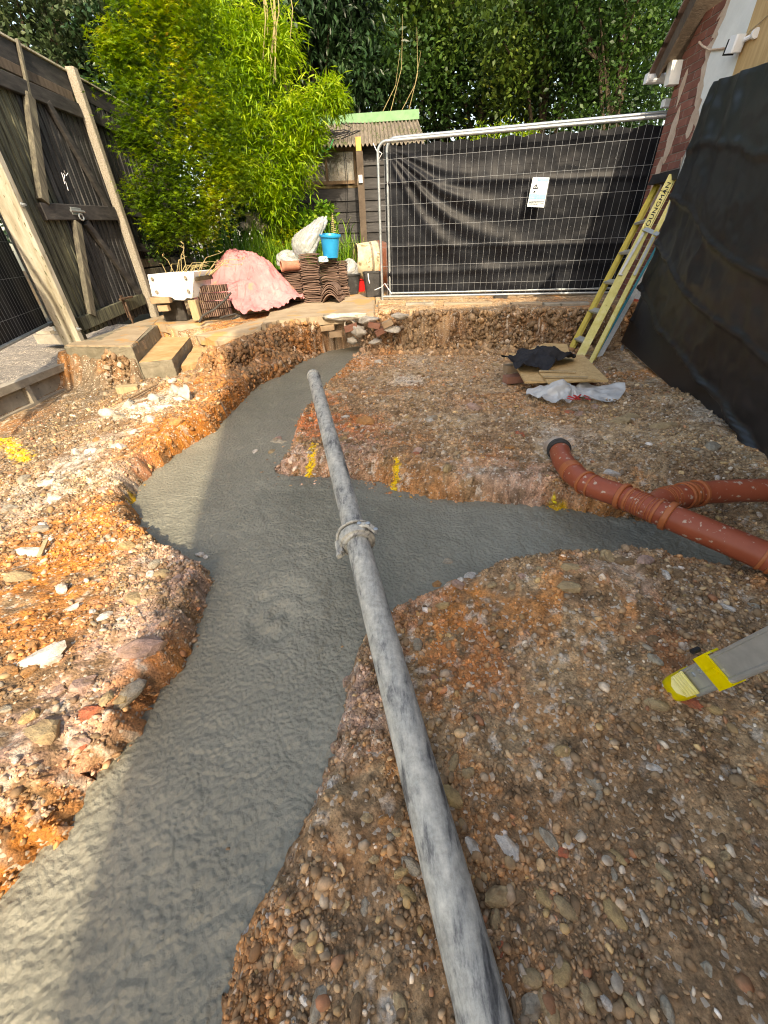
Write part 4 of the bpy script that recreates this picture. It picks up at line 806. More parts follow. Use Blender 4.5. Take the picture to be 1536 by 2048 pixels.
mYP = mat('yellow_plastic', [(.3, (.66, .50, .005)), (.6, (.78, .62, .01)), (.8, (.80, .68, .12))], 25, rough=.45, bump=.15, speck=((.55, .50, .40), 60, .7))
b = MB(); band(b, .185, .232, .078, .006, .005); b.plank(f0+d*.19+nf*.010, f0+d*.225+nf*.010, .012, .004, nf); b.build('yellow_band', mYP, lf)
b = MB()
ring = []
prof = [(-.014, .016, .010), (.0, .030, .018), (.03, .035, .020), (.112, .036, .020)]
for s, hw, hd in prof:
    for k in range(16):
        t = 2*math.pi*k/16; ring.append(f0+d*s+wv*hw*math.copysign(abs(math.cos(t))**.6, math.cos(t))+nf*(hd*math.copysign(abs(math.sin(t))**.7, math.sin(t))-.012))
fs = [(i*16+k, i*16+(k+1) % 16, (i+1)*16+(k+1) % 16, (i+1)*16+k) for i in range(3) for k in range(16)]+[tuple(reversed(range(16))), tuple(range(48, 64))]
b.add(ring, fs); b.build('foot', mYP, lf, smooth=True)
b = MB(); 
fl = [f0+d*s+wv*u_*.030+nf*(.016+.028*max(0, (.121-s)/.05)) for s, u_ in ((.124, -1), (.096, -.9), (.082, -.3), (.082, .3), (.096, .9), (.124, 1))]
b.add(fl+[v-nf*.005 for v in fl], [(0, 1, 2, 3, 4, 5), (11, 10, 9, 8, 7, 6)]+[(i, 6+i, 6+(i+1) % 6, (i+1) % 6) for i in range(6)])
for i in range(4): b.plank(fl[1].lerp(fl[0], i/4+.1)+nf*.002, fl[4].lerp(fl[5], i/4+.1)+nf*.002, .003, .003, nf)
b.build('foot_flap', mat('pale_yellow_plastic', [(.3, (.70, .60, .15)), (.7, (.78, .72, .38))], 30, rough=.5, bump=.1), lf)
b = MB()
for s in (.138, .165): b.lathe(f0+d*s+wv*.012+nf*.002, nf, [(0, .0001), (0, .007), (.003, .006), (.004, .0001)], 12)
b.build('rivet', mGalv, lf)
b = MB(); q = f0+d*.205+wv*.056; b.tube([q-nf*.01, q+nf*.012], .007, 10); b.build('knob', mBlack, lf)
UPZ = Vector((0, 0, 1)); XP = Vector((1, 0, 0)); YP = Vector((0, 1, 0))
# ------------------------------------------------------------------ left boundary: gate, posts, boards
GXP = -3.45
def gp(px, py, off=0): p = PX(px, py, GXP+off); return p
gate = thing('timber_gate', (GXP, 5.8, .7), 'tall weathered timber gate with Z braces and a rusty latch, left of the steps', 'gate')
y = 4.97; i = 0
while y < 6.66:
    wd = .098; m_ = mFenceG if y < 5.5 else mFence
    b = MB(); z0 = .70+random.uniform(-.02, .01)
    # feather-edge board: thick edge laps the thin one
    b.add([(GXP-.030, y, z0), (GXP-.006, y, z0), (GXP-.022, y+wd+.012, z0), (GXP-.030, y+wd+.012, z0),
           (GXP-.030, y, 2.88), (GXP-.006, y, 2.88), (GXP-.022, y+wd+.012, 2.88), (GXP-.030, y+wd+.012, 2.88)],
          [(3, 2, 1, 0), (4, 5, 6, 7), (0, 1, 5, 4), (1, 2, 6, 5), (2, 3, 7, 6), (3, 0, 4, 7)])
    b.build('board', m_, gate); y += wd; i += 1
def bar(p, q, w, t, m_, name, par, n=XP): b = MB(); b.plank(p, q, w, t, n, bev=min(w, t)*.12); return b.build(name, m_, par)
X0 = GXP+.018
bar((X0, 4.98, 2.84), (X0, 6.60, 2.87), .13, .045, mRail, 'top_rail', gate)
bar((X0, 5.17, 1.845), (X0, 6.60, 1.90), .145, .05, mRail, 'middle_rail', gate)
bar((X0, 5.0, .80), (X0, 6.56, .90), .14, .05, mFenceG, 'bottom_rail', gate)
bar((X0+.012, 5.70, 2.80), (X0+.012, 5.24, 1.93), .105, .06, mBrace, 'brace', gate)
bar((X0+.004, 5.99, 2.82), (X0+.004, 6.50, 1.95), .08, .045, mRail, 'brace', gate)
bar((X0+.012, 5.66, 1.77), (X0+.012, 5.24, .86), .10, .06, mBrace, 'brace', gate)
bar((X0+.004, 5.86, 1.78), (X0+.004, 6.50, .98), .085, .045, mRail, 'brace', gate)
mRust = mat('rusty_iron', [(.3, (.06, .04, .03)), (.6, (.14, .09, .06)), (.8, (.24, .21, .19))], 20, rough=.7, metal=.3, bump=.4)
q = Vector((X0+.03, 5.72, 1.875)); b = MB(); b.plank(q-YP*.09, q+YP*.09, .07, .012, XP, bev=.004); b.tube([q+XP*.018-YP*.13, q+XP*.018+YP*.12], .012, 8)
b.tube([q+XP*.03+Vector((0, .04*math.cos(t), -.055+.03*math.sin(t))) for t in [i*.7 for i in range(10)]], .008, 6); b.build('latch', mGalv, gate)
q = Vector((X0+.03, 5.98, .86)); b = MB(); b.plank(q-UPZ*.13, q+UPZ*.14, .06, .012, XP, bev=.004); b.tube([q+XP*.022+UPZ*.10-YP*.10, q+XP*.022+UPZ*.10+YP*.22], .014, 8); b.tube([q+XP*.022-UPZ*.22, q+XP*.022+UPZ*.06], .012, 8); b.plank(q+YP*.0-UPZ*.13, q+YP*.09-UPZ*.15, .05, .02, XP); b.build('drop_bolt', mRust, gate)
# broken wasp-eaten white scar and stuck fluff on a board
q = PX(128, 350, GXP+.004); b = MB()
for k in range(7): 
    a = q+Vector((.004, random.uniform(-.05, .05), random.uniform(-.07, .06))); b.tube([a, a+Vector((.01, random.uniform(-.04, .05), random.uniform(-.09, .05)))], .0035, 4)
b.build('splinter', mWhite, gate)
# overhead boards running on above the gate
ob = thing('boarded_fence', (GXP-.03, 7.0, 2.9), 'dark boarded fence above and beyond the gate, behind the bushy maple', 'fence')
bar((GXP-.02, 5.0, 3.105), (GXP-.02, 8.9, 3.105), .185, .03, mRail, 'top_board', ob)
bar((GXP-.015, 5.0, 2.985), (GXP-.015, 6.60, 2.99), .085, .03, mSoffit, 'top_board', ob)
bar((GXP-.01, 5.0, 3.21), (GXP-.01, 8.9, 3.21), .05, .018, mPostW, 'capping', ob, UPZ)
y = 6.755
while y < 8.9:
    b = MB(); b.add([(GXP-.030, y, 1.12), (GXP-.006, y, 1.12), (GXP-.022, y+.125, 1.12), (GXP-.030, y+.125, 1.12), (GXP-.030, y, 3.02), (GXP-.006, y, 3.02), (GXP-.022, y+.125, 3.02), (GXP-.030, y+.125, 3.02)],
          [(3, 2, 1, 0), (4, 5, 6, 7), (0, 1, 5, 4), (1, 2, 6, 5), (2, 3, 7, 6), (3, 0, 4, 7)]); b.build('board', mFence, ob); y += .113
bar((X0, 6.76, 2.86), (X0, 8.9, 2.86), .10, .05, mRail, 'rail', ob); bar((X0, 6.76, 1.93), (X0, 8.9, 1.93), .09, .05, mRail, 'rail', ob); bar((X0, 6.76, 1.52), (X0, 8.9, 1.50), .10, .05, mRail, 'rail', ob)
for k in range(5): bar((GXP+.0+.012*k, 6.76, 1.33-k*.125), (GXP+.0+.012*k, 8.9, 1.33-k*.125), .105, .04, mBrace, 'lower_slat', ob)
q = PX(35, 80, GXP+.02); q2 = PX(62, 205, GXP+.03); bar(q, q2, .035, .03, mBrace, 'batten', ob)
# posts
p2 = MB(); p2.plank((-3.40, 6.68, .64), (-3.40, 6.68, 3.24), .10, .10, YP, bev=.012)
tag(p2.build('concrete_post', mAgg), 'slim exposed-aggregate concrete post hinging the far side of the gate', 'post')
pp = thing('gate_post', (-3.47, 4.86, .25), 'thick pale lichen-stained gate post nearest the viewer, bolts through its face', 'post')
b = MB(); b.plank((-3.49, 4.84, .22), (-3.49, 4.84, 2.95), .15, .16, XP, bev=.014); b.build('shaft', mPostW, pp)
b = MB(); b.plank((-3.375, 4.80, .22), (-3.375, 4.80, 2.95), .085, .055, XP, bev=.01); b.build('rebate_strip', mPostW, pp)
for px, py in ((28, 408), (140, 662)):
    q = PX(px, py, -3.36); q.y = 4.80; b = MB(); b.tube([q, q+XP*.05], .011, 8); b.lathe(q+XP*.012, XP, [(0, .0001), (0, .021), (.014, .021), (.014, .0001)], 6); b.build('bolt', mGalv, pp)
# gravel board below the open gateway
gbd = thing('gravel_board', (-3.44, 3.7, .24), 'recessed concrete gravel board retaining the neighbour\'s path at far left', 'gravel board')
b = MB(); b.box(-3.50, -3.455, 2.3, 4.82, .20, .50); b.build('web', mCon, gbd)
b = MB(); b.box(-3.4548, -3.405, 2.3, 4.82, .20, .275); b.build('bottom_rib', mCon, gbd)
b = MB(); b.box(-3.4548, -3.405, 2.3, 4.82, .435, .50); b.build('top_rib', mCon, gbd)
for yy in (2.95, 3.82, 4.68): b = MB(); b.box(-3.4548, -3.407, yy, yy+.05, .2752, .4348); b.build('cross_rib', mCon, gbd)

def tubepanel(label, P0, P1, h, group=None, z_in=.0, nv=None, rnd=.12, wires=True, name='mesh_fence_panel', off=None, hz=6):
    """round-topped steel fence panel: tubes and welded wire"""
    P0 = Vector(P0); P1 = Vector(P1); d = (P1-P0); L = d.length; d.normalize()
    t = thing(name, P0, label, 'fence panel', group)
    Uh = UPZ*h
    arc0 = [P0+d*rnd*(1-math.cos(a))+UPZ*(h-rnd+rnd*math.sin(a)) for a in [i*math.pi/12 for i in range(7)]]
    arc1 = [P1-d*rnd*(1-math.cos(a))+UPZ*(h-rnd+rnd*math.sin(a)) for a in [i*math.pi/12 for i in range(6, -1, -1)]]
    b = MB(); b.tube([P0-UPZ*.12]+arc0+arc1+[P1-UPZ*.12], .020, 12); b.build('frame', mGalv, t, smooth=True)
    b = MB(); b.tube([P0+UPZ*.02, P1+UPZ*.02], .017, 12); b.build('bottom_rail', mGalv, t, smooth=True)
    if wires:
        b = MB(); n = nv or int(L/.082)
        for i in range(1, n):
            q = P0+d*(L*i/n); b.tube([q+UPZ*.02, q+UPZ*(h-.01)], .0015, 4, cap=False)
        for k in range(hz):
            zz = h*(.10+.80*k/(hz-1)) if hz > 1 else h*.5
            b.tube([P0+UPZ*zz, P1+UPZ*zz], .0019, 4, cap=False)
        o = b.build('wire_mesh', mWire, t); tag(o, kind='stuff')
    return t, d
# panel in the open gateway at far left, standing on a concrete foot
q0 = PX(106, 648, -4.05); q1 = q0+Vector((.38, -1.0, 0)).normalized()*3.0+UPZ*.0
hp_, dd = tubepanel('galvanised mesh panel backed with black sheet, closing the gateway at far left', q0, q1, 2.0)
ft = MB(); c = q0-UPZ*.18
def footblock(c, d, label, m_=mCon, s=1.0):
    n_ = d.cross(UPZ).normalized(); t = thing('ballast_block', c-UPZ*.07*s, label, 'fence foot')
    b = MB(); b.obox(c, n_*.30*s, d*.11*s, UPZ*.055*s, bev=0); b.build('block', m_, t)
    for sgn in (-1, 1):
        b = MB(); b.obox(c+n_*.16*sgn*s+UPZ*.075*s, n_*.12*s, d*.075*s, UPZ*.0195*s); b.build('shoulder', m_, t)
    return t
footblock(q0-UPZ*.17-dd*.05, Vector((.3, 1, 0)).normalized(), 'worn concrete fence foot behind the pale gate post', mCon)
b = MB(); b.tube([q0+UPZ*.0-XP*.05, q0+XP*.10], .03, 8); b.tube([q0+XP*.0+YP*.04, q0+Vector((.16, .02, .02))], .006, 6); 
tag(b.build('fence_clamp', mBlack), 'black clamp with a white tie on the far-left mesh panel', 'clamp')
def sheetgrid(A_, B_, C_, D_, nu, nv, disp, nrm):
    """A bottom-left, B bottom-right, C top-right, D top-left"""
    u, v = np.meshgrid(np.linspace(0, 1, nu), np.linspace(0, 1, nv))
    A_, B_, C_, D_ = [np.array(p) for p in (A_, B_, C_, D_)]
    P = (1-v)[..., None]*((1-u)[..., None]*A_+u[..., None]*B_)+v[..., None]*((1-u)[..., None]*D_+u[..., None]*C_)
    dz = disp(u, v); P = P+dz[..., None]*np.array(nrm)
    i = np.arange(nu*nv).reshape(nv, nu); Q = np.stack([i[:-1, :-1], i[:-1, 1:], i[1:, 1:], i[1:, :-1]], -1).reshape(-1, 4)
    return P.reshape(-1, 3), Q
mNet, n, l = newmat('black_netting')
tc = N(n, 'ShaderNodeTexCoord'); p = N(n, 'ShaderNodeBsdfPrincipled'); z1 = N(n, 'ShaderNodeTexNoise'); z1.inputs['Scale'].default_value = 3; z1.inputs['Detail'].default_value = 6
l.new(tc.outputs['Object'], z1.inputs['Vector']); rp = ramp(n, [(.35, (.0028, .0036, .006)), (.65, (.006, .0075, .011))]); l.new(z1.outputs[0], rp.inputs[0])
z2 = N(n, 'ShaderNodeTexNoise'); z2.inputs['Scale'].default_value = 55; z2.inputs['Detail'].default_value = 2; l.new(tc.outputs['Object'], z2.inputs['Vector'])
g = N(n, 'ShaderNodeMath', operation='GREATER_THAN'); g.inputs[1].default_value = .765; l.new(z2.outputs[0], g.inputs[0])
mx = N(n, 'ShaderNodeMixRGB'); mx.inputs[2].default_value = (.25, .26, .27, 1); l.new(g.outputs[0], mx.inputs[0]); l.new(rp.outputs[0], mx.inputs[1]); l.new(mx.outputs[0], p.inputs['Base Color'])
p.inputs['Roughness'].default_value = .5; p.inputs['Specular IOR Level'].default_value = .22
p.inputs['Sheen Weight'].default_value = .0; p.inputs['Sheen Roughness'].default_value = .4
bp = N(n, 'ShaderNodeBump'); bp.inputs['Strength'].default_value = .25; bp.inputs['Distance'].default_value = .002; z3 = N(n, 'ShaderNodeTexNoise'); z3.inputs['Scale'].default_value = 220; l.new(tc.outputs['Object'], z3.inputs['Vector'])
l.new(z3.outputs[0], bp.inputs['Height']); l.new(bp.outputs[0], p.inputs['Normal'])
o = N(n, 'ShaderNodeOutputMaterial'); l.new(p.outputs[0], o.inputs[0])
mNetR = mat('black_sheet', [(.3, (.006, .0065, .008)), (.7, (.015, .016, .019))], 2.2, rough=.42, spec=.55, bump=.25, bdist=.003, bscale=90, speck=((.22, .22, .22), 60, .745))
n0 = Vector((-1, -.38, 0)).normalized()*.05
V, Q = sheetgrid(q0+n0-UPZ*.0, q1+n0, q1+n0+UPZ*1.95, q0+n0+UPZ*1.95, 50, 40, lambda u, v: .012*np.sin(u*31)+.015*fbm(u*6, v*4, 1, 3, 5), (-1, 0, 0))
tag(arrmesh('black_sheeting', V, Q, mNet, smooth=True), 'black sheeting behind the mesh panel at far left', 'sheeting')

# ------------------------------------------------------------------ the fence across the back
P0 = PZ(765,596,.71); P1 = PZ(1200,590,.70); dF = (P1-P0); dF.z = 0; dF.normalize(); P1 = P0+dF*3.72
hF = PY(757, 286, P0.y-.0).z-P0.z
f1_, _ = tubepanel('galvanised mesh panel carrying black netting and a notice, across the back of the patio', P0, P1, 1.88, nv=43, hz=7)
nF = Vector((-dF.y, dF.x, 0))                         # away from the viewer
f2_, _ = tubepanel('second galvanised mesh panel standing just behind the netted one', P0+nF*.16+dF*.10+UPZ*.03, P1+nF*.16+dF*.12+UPZ*.04, 1.90, wires=False)
def dispF(u, v):
    # folds raying out of the top left corner, where the net is gathered
    X_ = u*3.5; Y_ = (1-v)*1.95; r = np.hypot(X_, Y_)+1e-3; a = np.degrees(np.arctan2(Y_, X_))
    env = np.clip(r/.5, 0, 1)*np.clip((3.1-r)/1.8, 0, 1)
    s = 0
    for a0, wd, A_ in ((60, 4.5, .035), (47, 4.0, .060), (35, 4.2, .065), (21, 4.5, .035)):
        bend = a0-9*np.clip(r-.9, 0, 2); s = s+A_*np.exp(-((a-bend)/wd)**2)*env
    s = s+.02*fbm(u*5, v*3, 1, 4, 31)+.010*np.sin(v*19+1.5*u)*np.clip(u*3, 0, 1)
    s = s+.028*np.exp(-((v-.16-.05*u)/.03)**2)*(1-.5*u)+.018*np.exp(-((v-.78+.05*u)/.02)**2)+.015*np.exp(-((v-.36+.03*u)/.018)**2)
    s = s+.03*np.exp(-((u-.93+(v-.5)*.12)/.03)**2)*np.sin(v*3)
    s = s-.018*np.abs(fbm(u*6, v*3.6, 1, 3, 35))
    return s-.05
a_ = P0+dF*.07+UPZ*.03+nF*.03; b_ = P1+nF*.03+UPZ*.02; c_ = P1+UPZ*1.83+nF*.03; d_ = P0+dF*.05+UPZ*1.855+nF*.03
V, Q = sheetgrid(a_, b_, c_, d_, 200, 120, dispF, -nF*.9)
mt = V.reshape(120, 200, 3)                             # ragged top edge
mt[-8:, :, 2] += .012*np.sin(np.linspace(0, 70, 200))[None, :]*np.linspace(0, 1, 8)[:, None]
V[:, :] += np.array(nF)*.085
netF = arrmesh('black_netting', V, Q, mNet, smooth=True); tag(netF, 'creased black debris netting on the back fence, gathered at its left corner', 'netting')
# tie and white string
b = MB(); q = P0+UPZ*1.78; b.tube([q+dF*.02, q+dF*.06-UPZ*.02, q+dF*.02-UPZ*.07, q-dF*.01, q-dF*.06+UPZ*.09], .006, 6)
tag(b.build('cable_tie', mWhite), 'white cable tie holding the top left corner of the netting', 'cable tie')
b = MB(); q = P0+UPZ*.16-nF*.03; b.tube([q-dF*.12-UPZ*.04, q, q+dF*.05+UPZ*.05, q+dF*.16-UPZ*.10], .006, 6)
tag(b.build('cable_tie', mWhite), 'loose white tie low on the left post of the netted panel', 'cable tie')
# notice
nz0 = P0+dF*0
def onfence(px, py, off=-.012):
    d = ray(px, py); pl = P0+nF*off; t = (pl-CAM).dot(nF)/d.dot(nF); return CAM+d*t
nt_ = thing('notice', onfence(1078, 385), 'white and pale blue laminated safety notice with a warning triangle, tied to the back fence', 'notice')
cs = [onfence(1054, 413), onfence(1088, 415), onfence(1099, 355), onfence(1066, 354)]
mPaper = mat('notice_paper', [(.3, (.60, .70, .74)), (.7, (.72, .77, .79))], 6, rough=.3, bump=.1)
mPB = mat('notice_blue', [(.3, (.18, .52, .68)), (.7, (.30, .62, .75))], 9, rough=.3, bump=0)
def quadat(name, u0, u1, v0, v1, off, m_, par=nt_, th=.003):
    def P_(u, v): return cs[0].lerp(cs[1], u).lerp(cs[3].lerp(cs[2], u), v)-nF*off
    f = [P_(u0, v0), P_(u1, v0), P_(u1, v1), P_(u0, v1)]; b = MB(); b.add(f+[v+nF*th for v in f], [(0, 1, 2, 3), (7, 6, 5, 4)]+[(i, 4+i, 4+(i+1) % 4, (i+1) % 4) for i in range(4)]); return b.build(name, m_, par)
quadat('paper', 0, 1, 0, 1, .0, mPaper)
quadat('blue_band', .02, .97, .28, .44, .004, mPB); quadat('blue_band', .3, .98, .88, .97, .004, mPB)
def P_(u, v, off=.006): return cs[0].lerp(cs[1], u).lerp(cs[3].lerp(cs[2], u), v)-nF*off
b = MB()
tri = [P_(.14, .63), P_(.42, .63), P_(.28, .76)]
for i in range(3): b.tube([tri[i], tri[(i+1) % 3]], .0035, 4)
b.tube([P_(.28, .66), P_(.28, .71)], .003, 4)
b.build('warning_triangle', mLetter, nt_)
b = MB(); b.tube([P_(.24, .50), P_(.30, .55)], .009, 6); b.build('symbol', mLetter, nt_)
b = MB()
for k in range(3): b.tube([P_(.06, .20-k*.05), P_(.95 if k < 2 else .6, .20-k*.05)], .0022, 4)
tag(b.build('text_lines', mLetter, nt_), kind='stuff')
# feet of the fence
def shoe(c, label):
    t = thing('ballast_block', c, label, 'fence foot'); b = MB(); b.obox(c+UPZ*.03, dF*.085, nF*.14, UPZ*.03); b.build('base', mGalv, t)
    b = MB(); b.obox(c+UPZ*.085, dF*.06, nF*.06, UPZ*.026, bev=.01); b.build('socket', mGalv, t); return t
shoe(P0-UPZ*.15-nF*.05, 'metal fence shoe under the left post of the netted panel')
q = PZ(1000, 602, .63); b = MB(); b.obox(q+UPZ*.03, dF*.10, nF*.12, UPZ*.055, bev=.012); tag(b.build('ballast_block', mRubber), 'dark rubber fence foot below the middle of the netted panel', 'fence foot')
# dpm and pale kerb stones under the fence
for px0, px1, m_ in ((812, 868, mCon), (1025, 1085, mSlab), (1090, 1180, mCon), (890, 985, mSlab)):
    a = PZ(px0, 613, .665)+Vector((0, 0, .012)); c = PZ(px1, 611, .665)+Vector((0, 0, .012)); b = MB(); b.plank(a+YP*.08, c+YP*.08, .15, .05, UPZ, bev=.012)
    tag(b.build('kerb_stone', m_), {812: 'broken grey paving piece at the foot of the fence, left of the dark rubber foot', 1025: 'sandy kerb stone below the fence, just right of the rubber foot', 1090: 'grey kerb stone below the fence beside the yellow ladder', 890: 'long sandy kerb stone below the fence, just left of the rubber foot'}[px0], 'kerb stone', 'kerb stones under the back fence')

# ------------------------------------------------------------------ black sheeted panel on the right
R0 = Vector((3.20, 5.22, .25)); Rd = Vector((2.22, 1.72, .25))-R0; Rd.z = 0; Rd.normalize(); nR = Vector((-Rd.y, Rd.x, 0))
if nR.x > 0: nR = -nR
R1 = R0+Rd*3.55
tR, _ = tubepanel('mesh panel wrapped in black sheeting, standing along the right edge', R0+Rd*.10, R1, 1.92, nv=43)
R2 = R1+Rd*.05; tubepanel('mesh panel wrapped in black sheeting beside the viewer at right', R2, R2+Rd*3.5, 1.92, nv=43)
b = MB(); q = PZ(1240, 722, .17); b.tube([R0-UPZ*.0+nR*.03, q], .021, 10); b.tube([R0+nR*.02, R0-UPZ*.12], .02, 10)
tag(b.build('panel_brace', mGalv, smooth=True), 'short galvanised leg under the far end of the right-hand panel', 'leg')
def dispR(u, v):
    X_ = u*7; Y_ = v*2.2
    s = .022*fbm(X_, Y_, .8, 4, 41)
    for k, (y0, sl, A_, w_) in enumerate(((1.78, -.03, .02, .03), (1.38, -.10, .03, .022), (1.0, -.12, .035, .022), (.62, -.17, .05, .03), (.30, -.06, .05, .03))):
        yy = y0+sl*X_+.05*np.sin(X_*1.7+k)+.04*fbm(X_, Y_*0, 1.5, 3, 50+k); s = s+A_*np.exp(-((Y_-yy)/w_)**2)+A_*.6*np.tanh((Y_-yy)/.05)
    s = s+.05*np.exp(-((X_-.35-.25*(2.2-Y_))/.09)**2)*np.clip(Y_-1.1, 0, 1)+.04*np.exp(-((X_-.9-.4*(2.2-Y_))/.10)**2)*np.clip(Y_-1.2, 0, 1)
    s = s+.03*np.exp(-((X_-.08)/.05)**2)
    s = s-.05*np.abs(fbm(X_, Y_*1.3, 1.1, 4, 61))-.02*np.abs(fbm(X_+Y_*.5, Y_, 3.5, 3, 65))
    return np.maximum(s+.12, .08)
tA = R0-Rd*.02-nR*.02+UPZ*.05; tB = R0+Rd*7.1-nR*.02+UPZ*.03; tC = tA+(Vector(PY(1536, 135, 4.02))-nR*.08-Vector(tA)-(Vector(PY(1466, 160, 4.98))-nR*.08-Vector(tA))); tC = tC*0+Vector(PY(1466, 160, 4.98))-nR*.08+(Vector(PX(1536, 135, 2.98))-Vector(PY(1466, 160, 4.98))).normalized()*7.0; tD = Vector(PY(1466, 160, 4.98))-nR*.08
V, Q = sheetgrid(tA, tB, tC, tD, 260, 110, dispR, nR)
netR = arrmesh('black_sheeting', V, Q, mNetR, smooth=True); tag(netR, 'sagging black plastic sheeting hung over the right-hand fence panels', 'sheeting')

# ------------------------------------------------------------------ house wall on the right
WX = 3.60
KW = 3.6/3.8
def wy(y): return y*KW
def wz(z): return 1.45+(z-1.45)*KW
hw = thing('brick_outhouse', (WX+1.5, 5.5, .3), 'red brick building with torn white render at the right edge', 'building')
b = MB(); b.box(WX+.0005, WX+3.5, 1.0, wy(6.80), .1, wz(3.42)); b.build('wall', mMortar, hw)
bb = MB(); bb.obox((0, 0, 0), (.010, 0, 0), (0, .1065, 0), (0, 0, .0325), bev=.004); brick0 = bb.build('brick', mBrickW, local=True); bm_ = brick0.data; bpy.data.objects.remove(brick0)
hb0 = MB(); hb0.obox((0, 0, 0), (.010, 0, 0), (0, .050, 0), (0, 0, .0325), bev=.004); o_ = hb0.build('brick', mBrickW, local=True); hm_ = o_.data; bpy.data.objects.remove(o_)
nb = 0
# edge of the surviving white render, y as a function of z
RE = [(0.3, 6.30), (.75, 6.15), (1.2, 6.05), (1.7, 5.95), (2.1, 6.08), (2.37, 6.02), (2.64, 6.14), (2.92, 6.24), (3.2, 6.20), (3.5, 6.15)]
RE = [(wz(a), wy(b_)) for a, b_ in RE]
def redge(z):
    for (a, b_), (c, d_) in zip(RE, RE[1:]):
        if a <= z <= c: return b_+(d_-b_)*(z-a)/(c-a)
    return 6.1
row = 0; z = .36
while z < wz(3.40):
    y = 6.80-.1065 if row % 2 == 0 else 6.80-.1065+.0
    yy = wy(6.80)
    first = True
    while yy > wy(5.55):
        if row % 2 and first: L = .102; me_ = hm_
        else: L = .215; me_ = bm_
        yc = yy-L/2
        if yc > wy(5.5) and nb < 298:
            inst(me_, 'brick', (WX+.004+random.uniform(-.002, .002), yc, z), (0, 0, 0), parent=hw); nb += 1
        yy -= L+.010; first = False
    z += .075; row += 1
# torn render panels
def blobpanel(name, outline, x, m_, th=.012, par=hw, jag=.03):
    """outline of (y,z); ragged edge"""
    P = []; n = len(outline)
    for i in range(n):
        a = Vector(outline[i]); c = Vector(outline[(i+1) % n]); k = max(1, int((c-a).length/.05))
        for j in range(k): q = a+(c-a)*j/k; P.append((q.x+random.uniform(-jag, jag), q.y+random.uniform(-jag, jag)))
    k = len(P); b = MB(); b.add([(x-th, p[0], p[1]) for p in P]+[(x, p[0], p[1]) for p in P], [tuple(range(k)), tuple(reversed(range(k, 2*k)))]+[(i, (i+1) % k, k+(i+1) % k, k+i) for i in range(k)]); return b.build(name, m_, par)
edgeR = [(y_, z_) for z_, y_ in RE[2:]]
blobpanel('render_patch', [(y_, z_) for z_, y_ in RE[3:]]+[(4.3, 3.4), (4.3, 1.7)], WX-.008, mRender, jag=.022)
blobpanel('torn_plaster', [(y_+.09, z_) for z_, y_ in RE[2:]]+[(y_-.15, z_) for z_, y_ in reversed(RE[2:])], WX-.0065, mPlaster, th=.006, jag=.045)
blobpanel('render_patch', [(wy(a), wz(c)) for a, c in [(6.02, .50), (6.34, .62), (6.10, 1.3), (5.95, 1.72), (5.5, 1.72), (5.5, .5)]], WX-.008, mRender, jag=.02)
o = blobpanel('red_stripe', [(wy(a), wz(c)) for a, c in [(5.6, .585), (6.30, .625), (6.29, .665), (5.6, .63)]], WX-.0215, mat('red_paint', [(.3, (.55, .10, .05)), (.7, (.65, .16, .09))], 9), th=.002, jag=.004)
for cy, cz, hy, hz in ((6.55, 2.42, .05, .26), (6.62, 2.02, .05, .21), (6.50, 1.82, .055, .24), (6.56, 1.36, .05, .22), (6.62, 2.85, .03, .16), (6.22, 2.48, .04, .13)):
    cy = wy(cy); cz = wz(cz); blobpanel('mortar_scar', [(cy+hy*math.cos(t)*1.2, cz+hz*math.sin(t)) for t in [i*math.pi/5 for i in range(10)]], WX-.0066, mPlaster, th=.004, jag=.012)
b = MB(); b.box(WX-.034, WX-.0235, 4.0, wy(5.72), wz(2.70), wz(3.42)); tag(b.build('plywood_sheet', mOSB), 'plywood board screwed over the opening at the top right corner', 'board')
# security light on its bracket
q = PX(1472, 88, WX-.10); t = thing('security_light', q, 'small white security light with a black lens on the torn wall', 'light')
b = MB(); b.obox(q, Vector((.05, 0, 0)), Vector((0, .055, .01)), Vector((0, -.01, .055)), bev=.012); b.build('housing', mWhite, t)
b = MB(); b.obox(q+Vector((0, .062, -.004)), Vector((.05, 0, 0)), Vector((0, .006, .001)), Vector((0, -.01, .05))); b.build('lens', mBlack, t)
b = MB(); b.tube([q+Vector((.03, -.05, .01)), q+Vector((.05, -.12, .015))], .018, 8); b.lathe(q+Vector((.045, -.12, .015)), (0, -1, .05), [(0, .0001), (0, .02), (.03, .036), (.05, .036), (.05, .0001)], 14); b.build('sensor', mWhite, t)
b = MB(); a = PX(1455, 95, WX-.03); b.tube([a, PX(1440, 98, WX-.03), PX(1420, 100, WX-.03), PX(1405, 92, WX-.03), PX(1398, 84, WX-.02)], .009, 6); tag(b.build('cable', mPlaster), 'dusty cable running left from the security light', 'cable')
b = MB(); a = PX(1536, 30, WX-.045); b.tube([a, PX(1520, 45, WX-.05), PX(1500, 62, WX-.06), PX(1485, 80, WX-.08)], .005, 6); tag(b.build('cable', mLum), 'thin cable crossing the plywood board to the security light', 'cable')
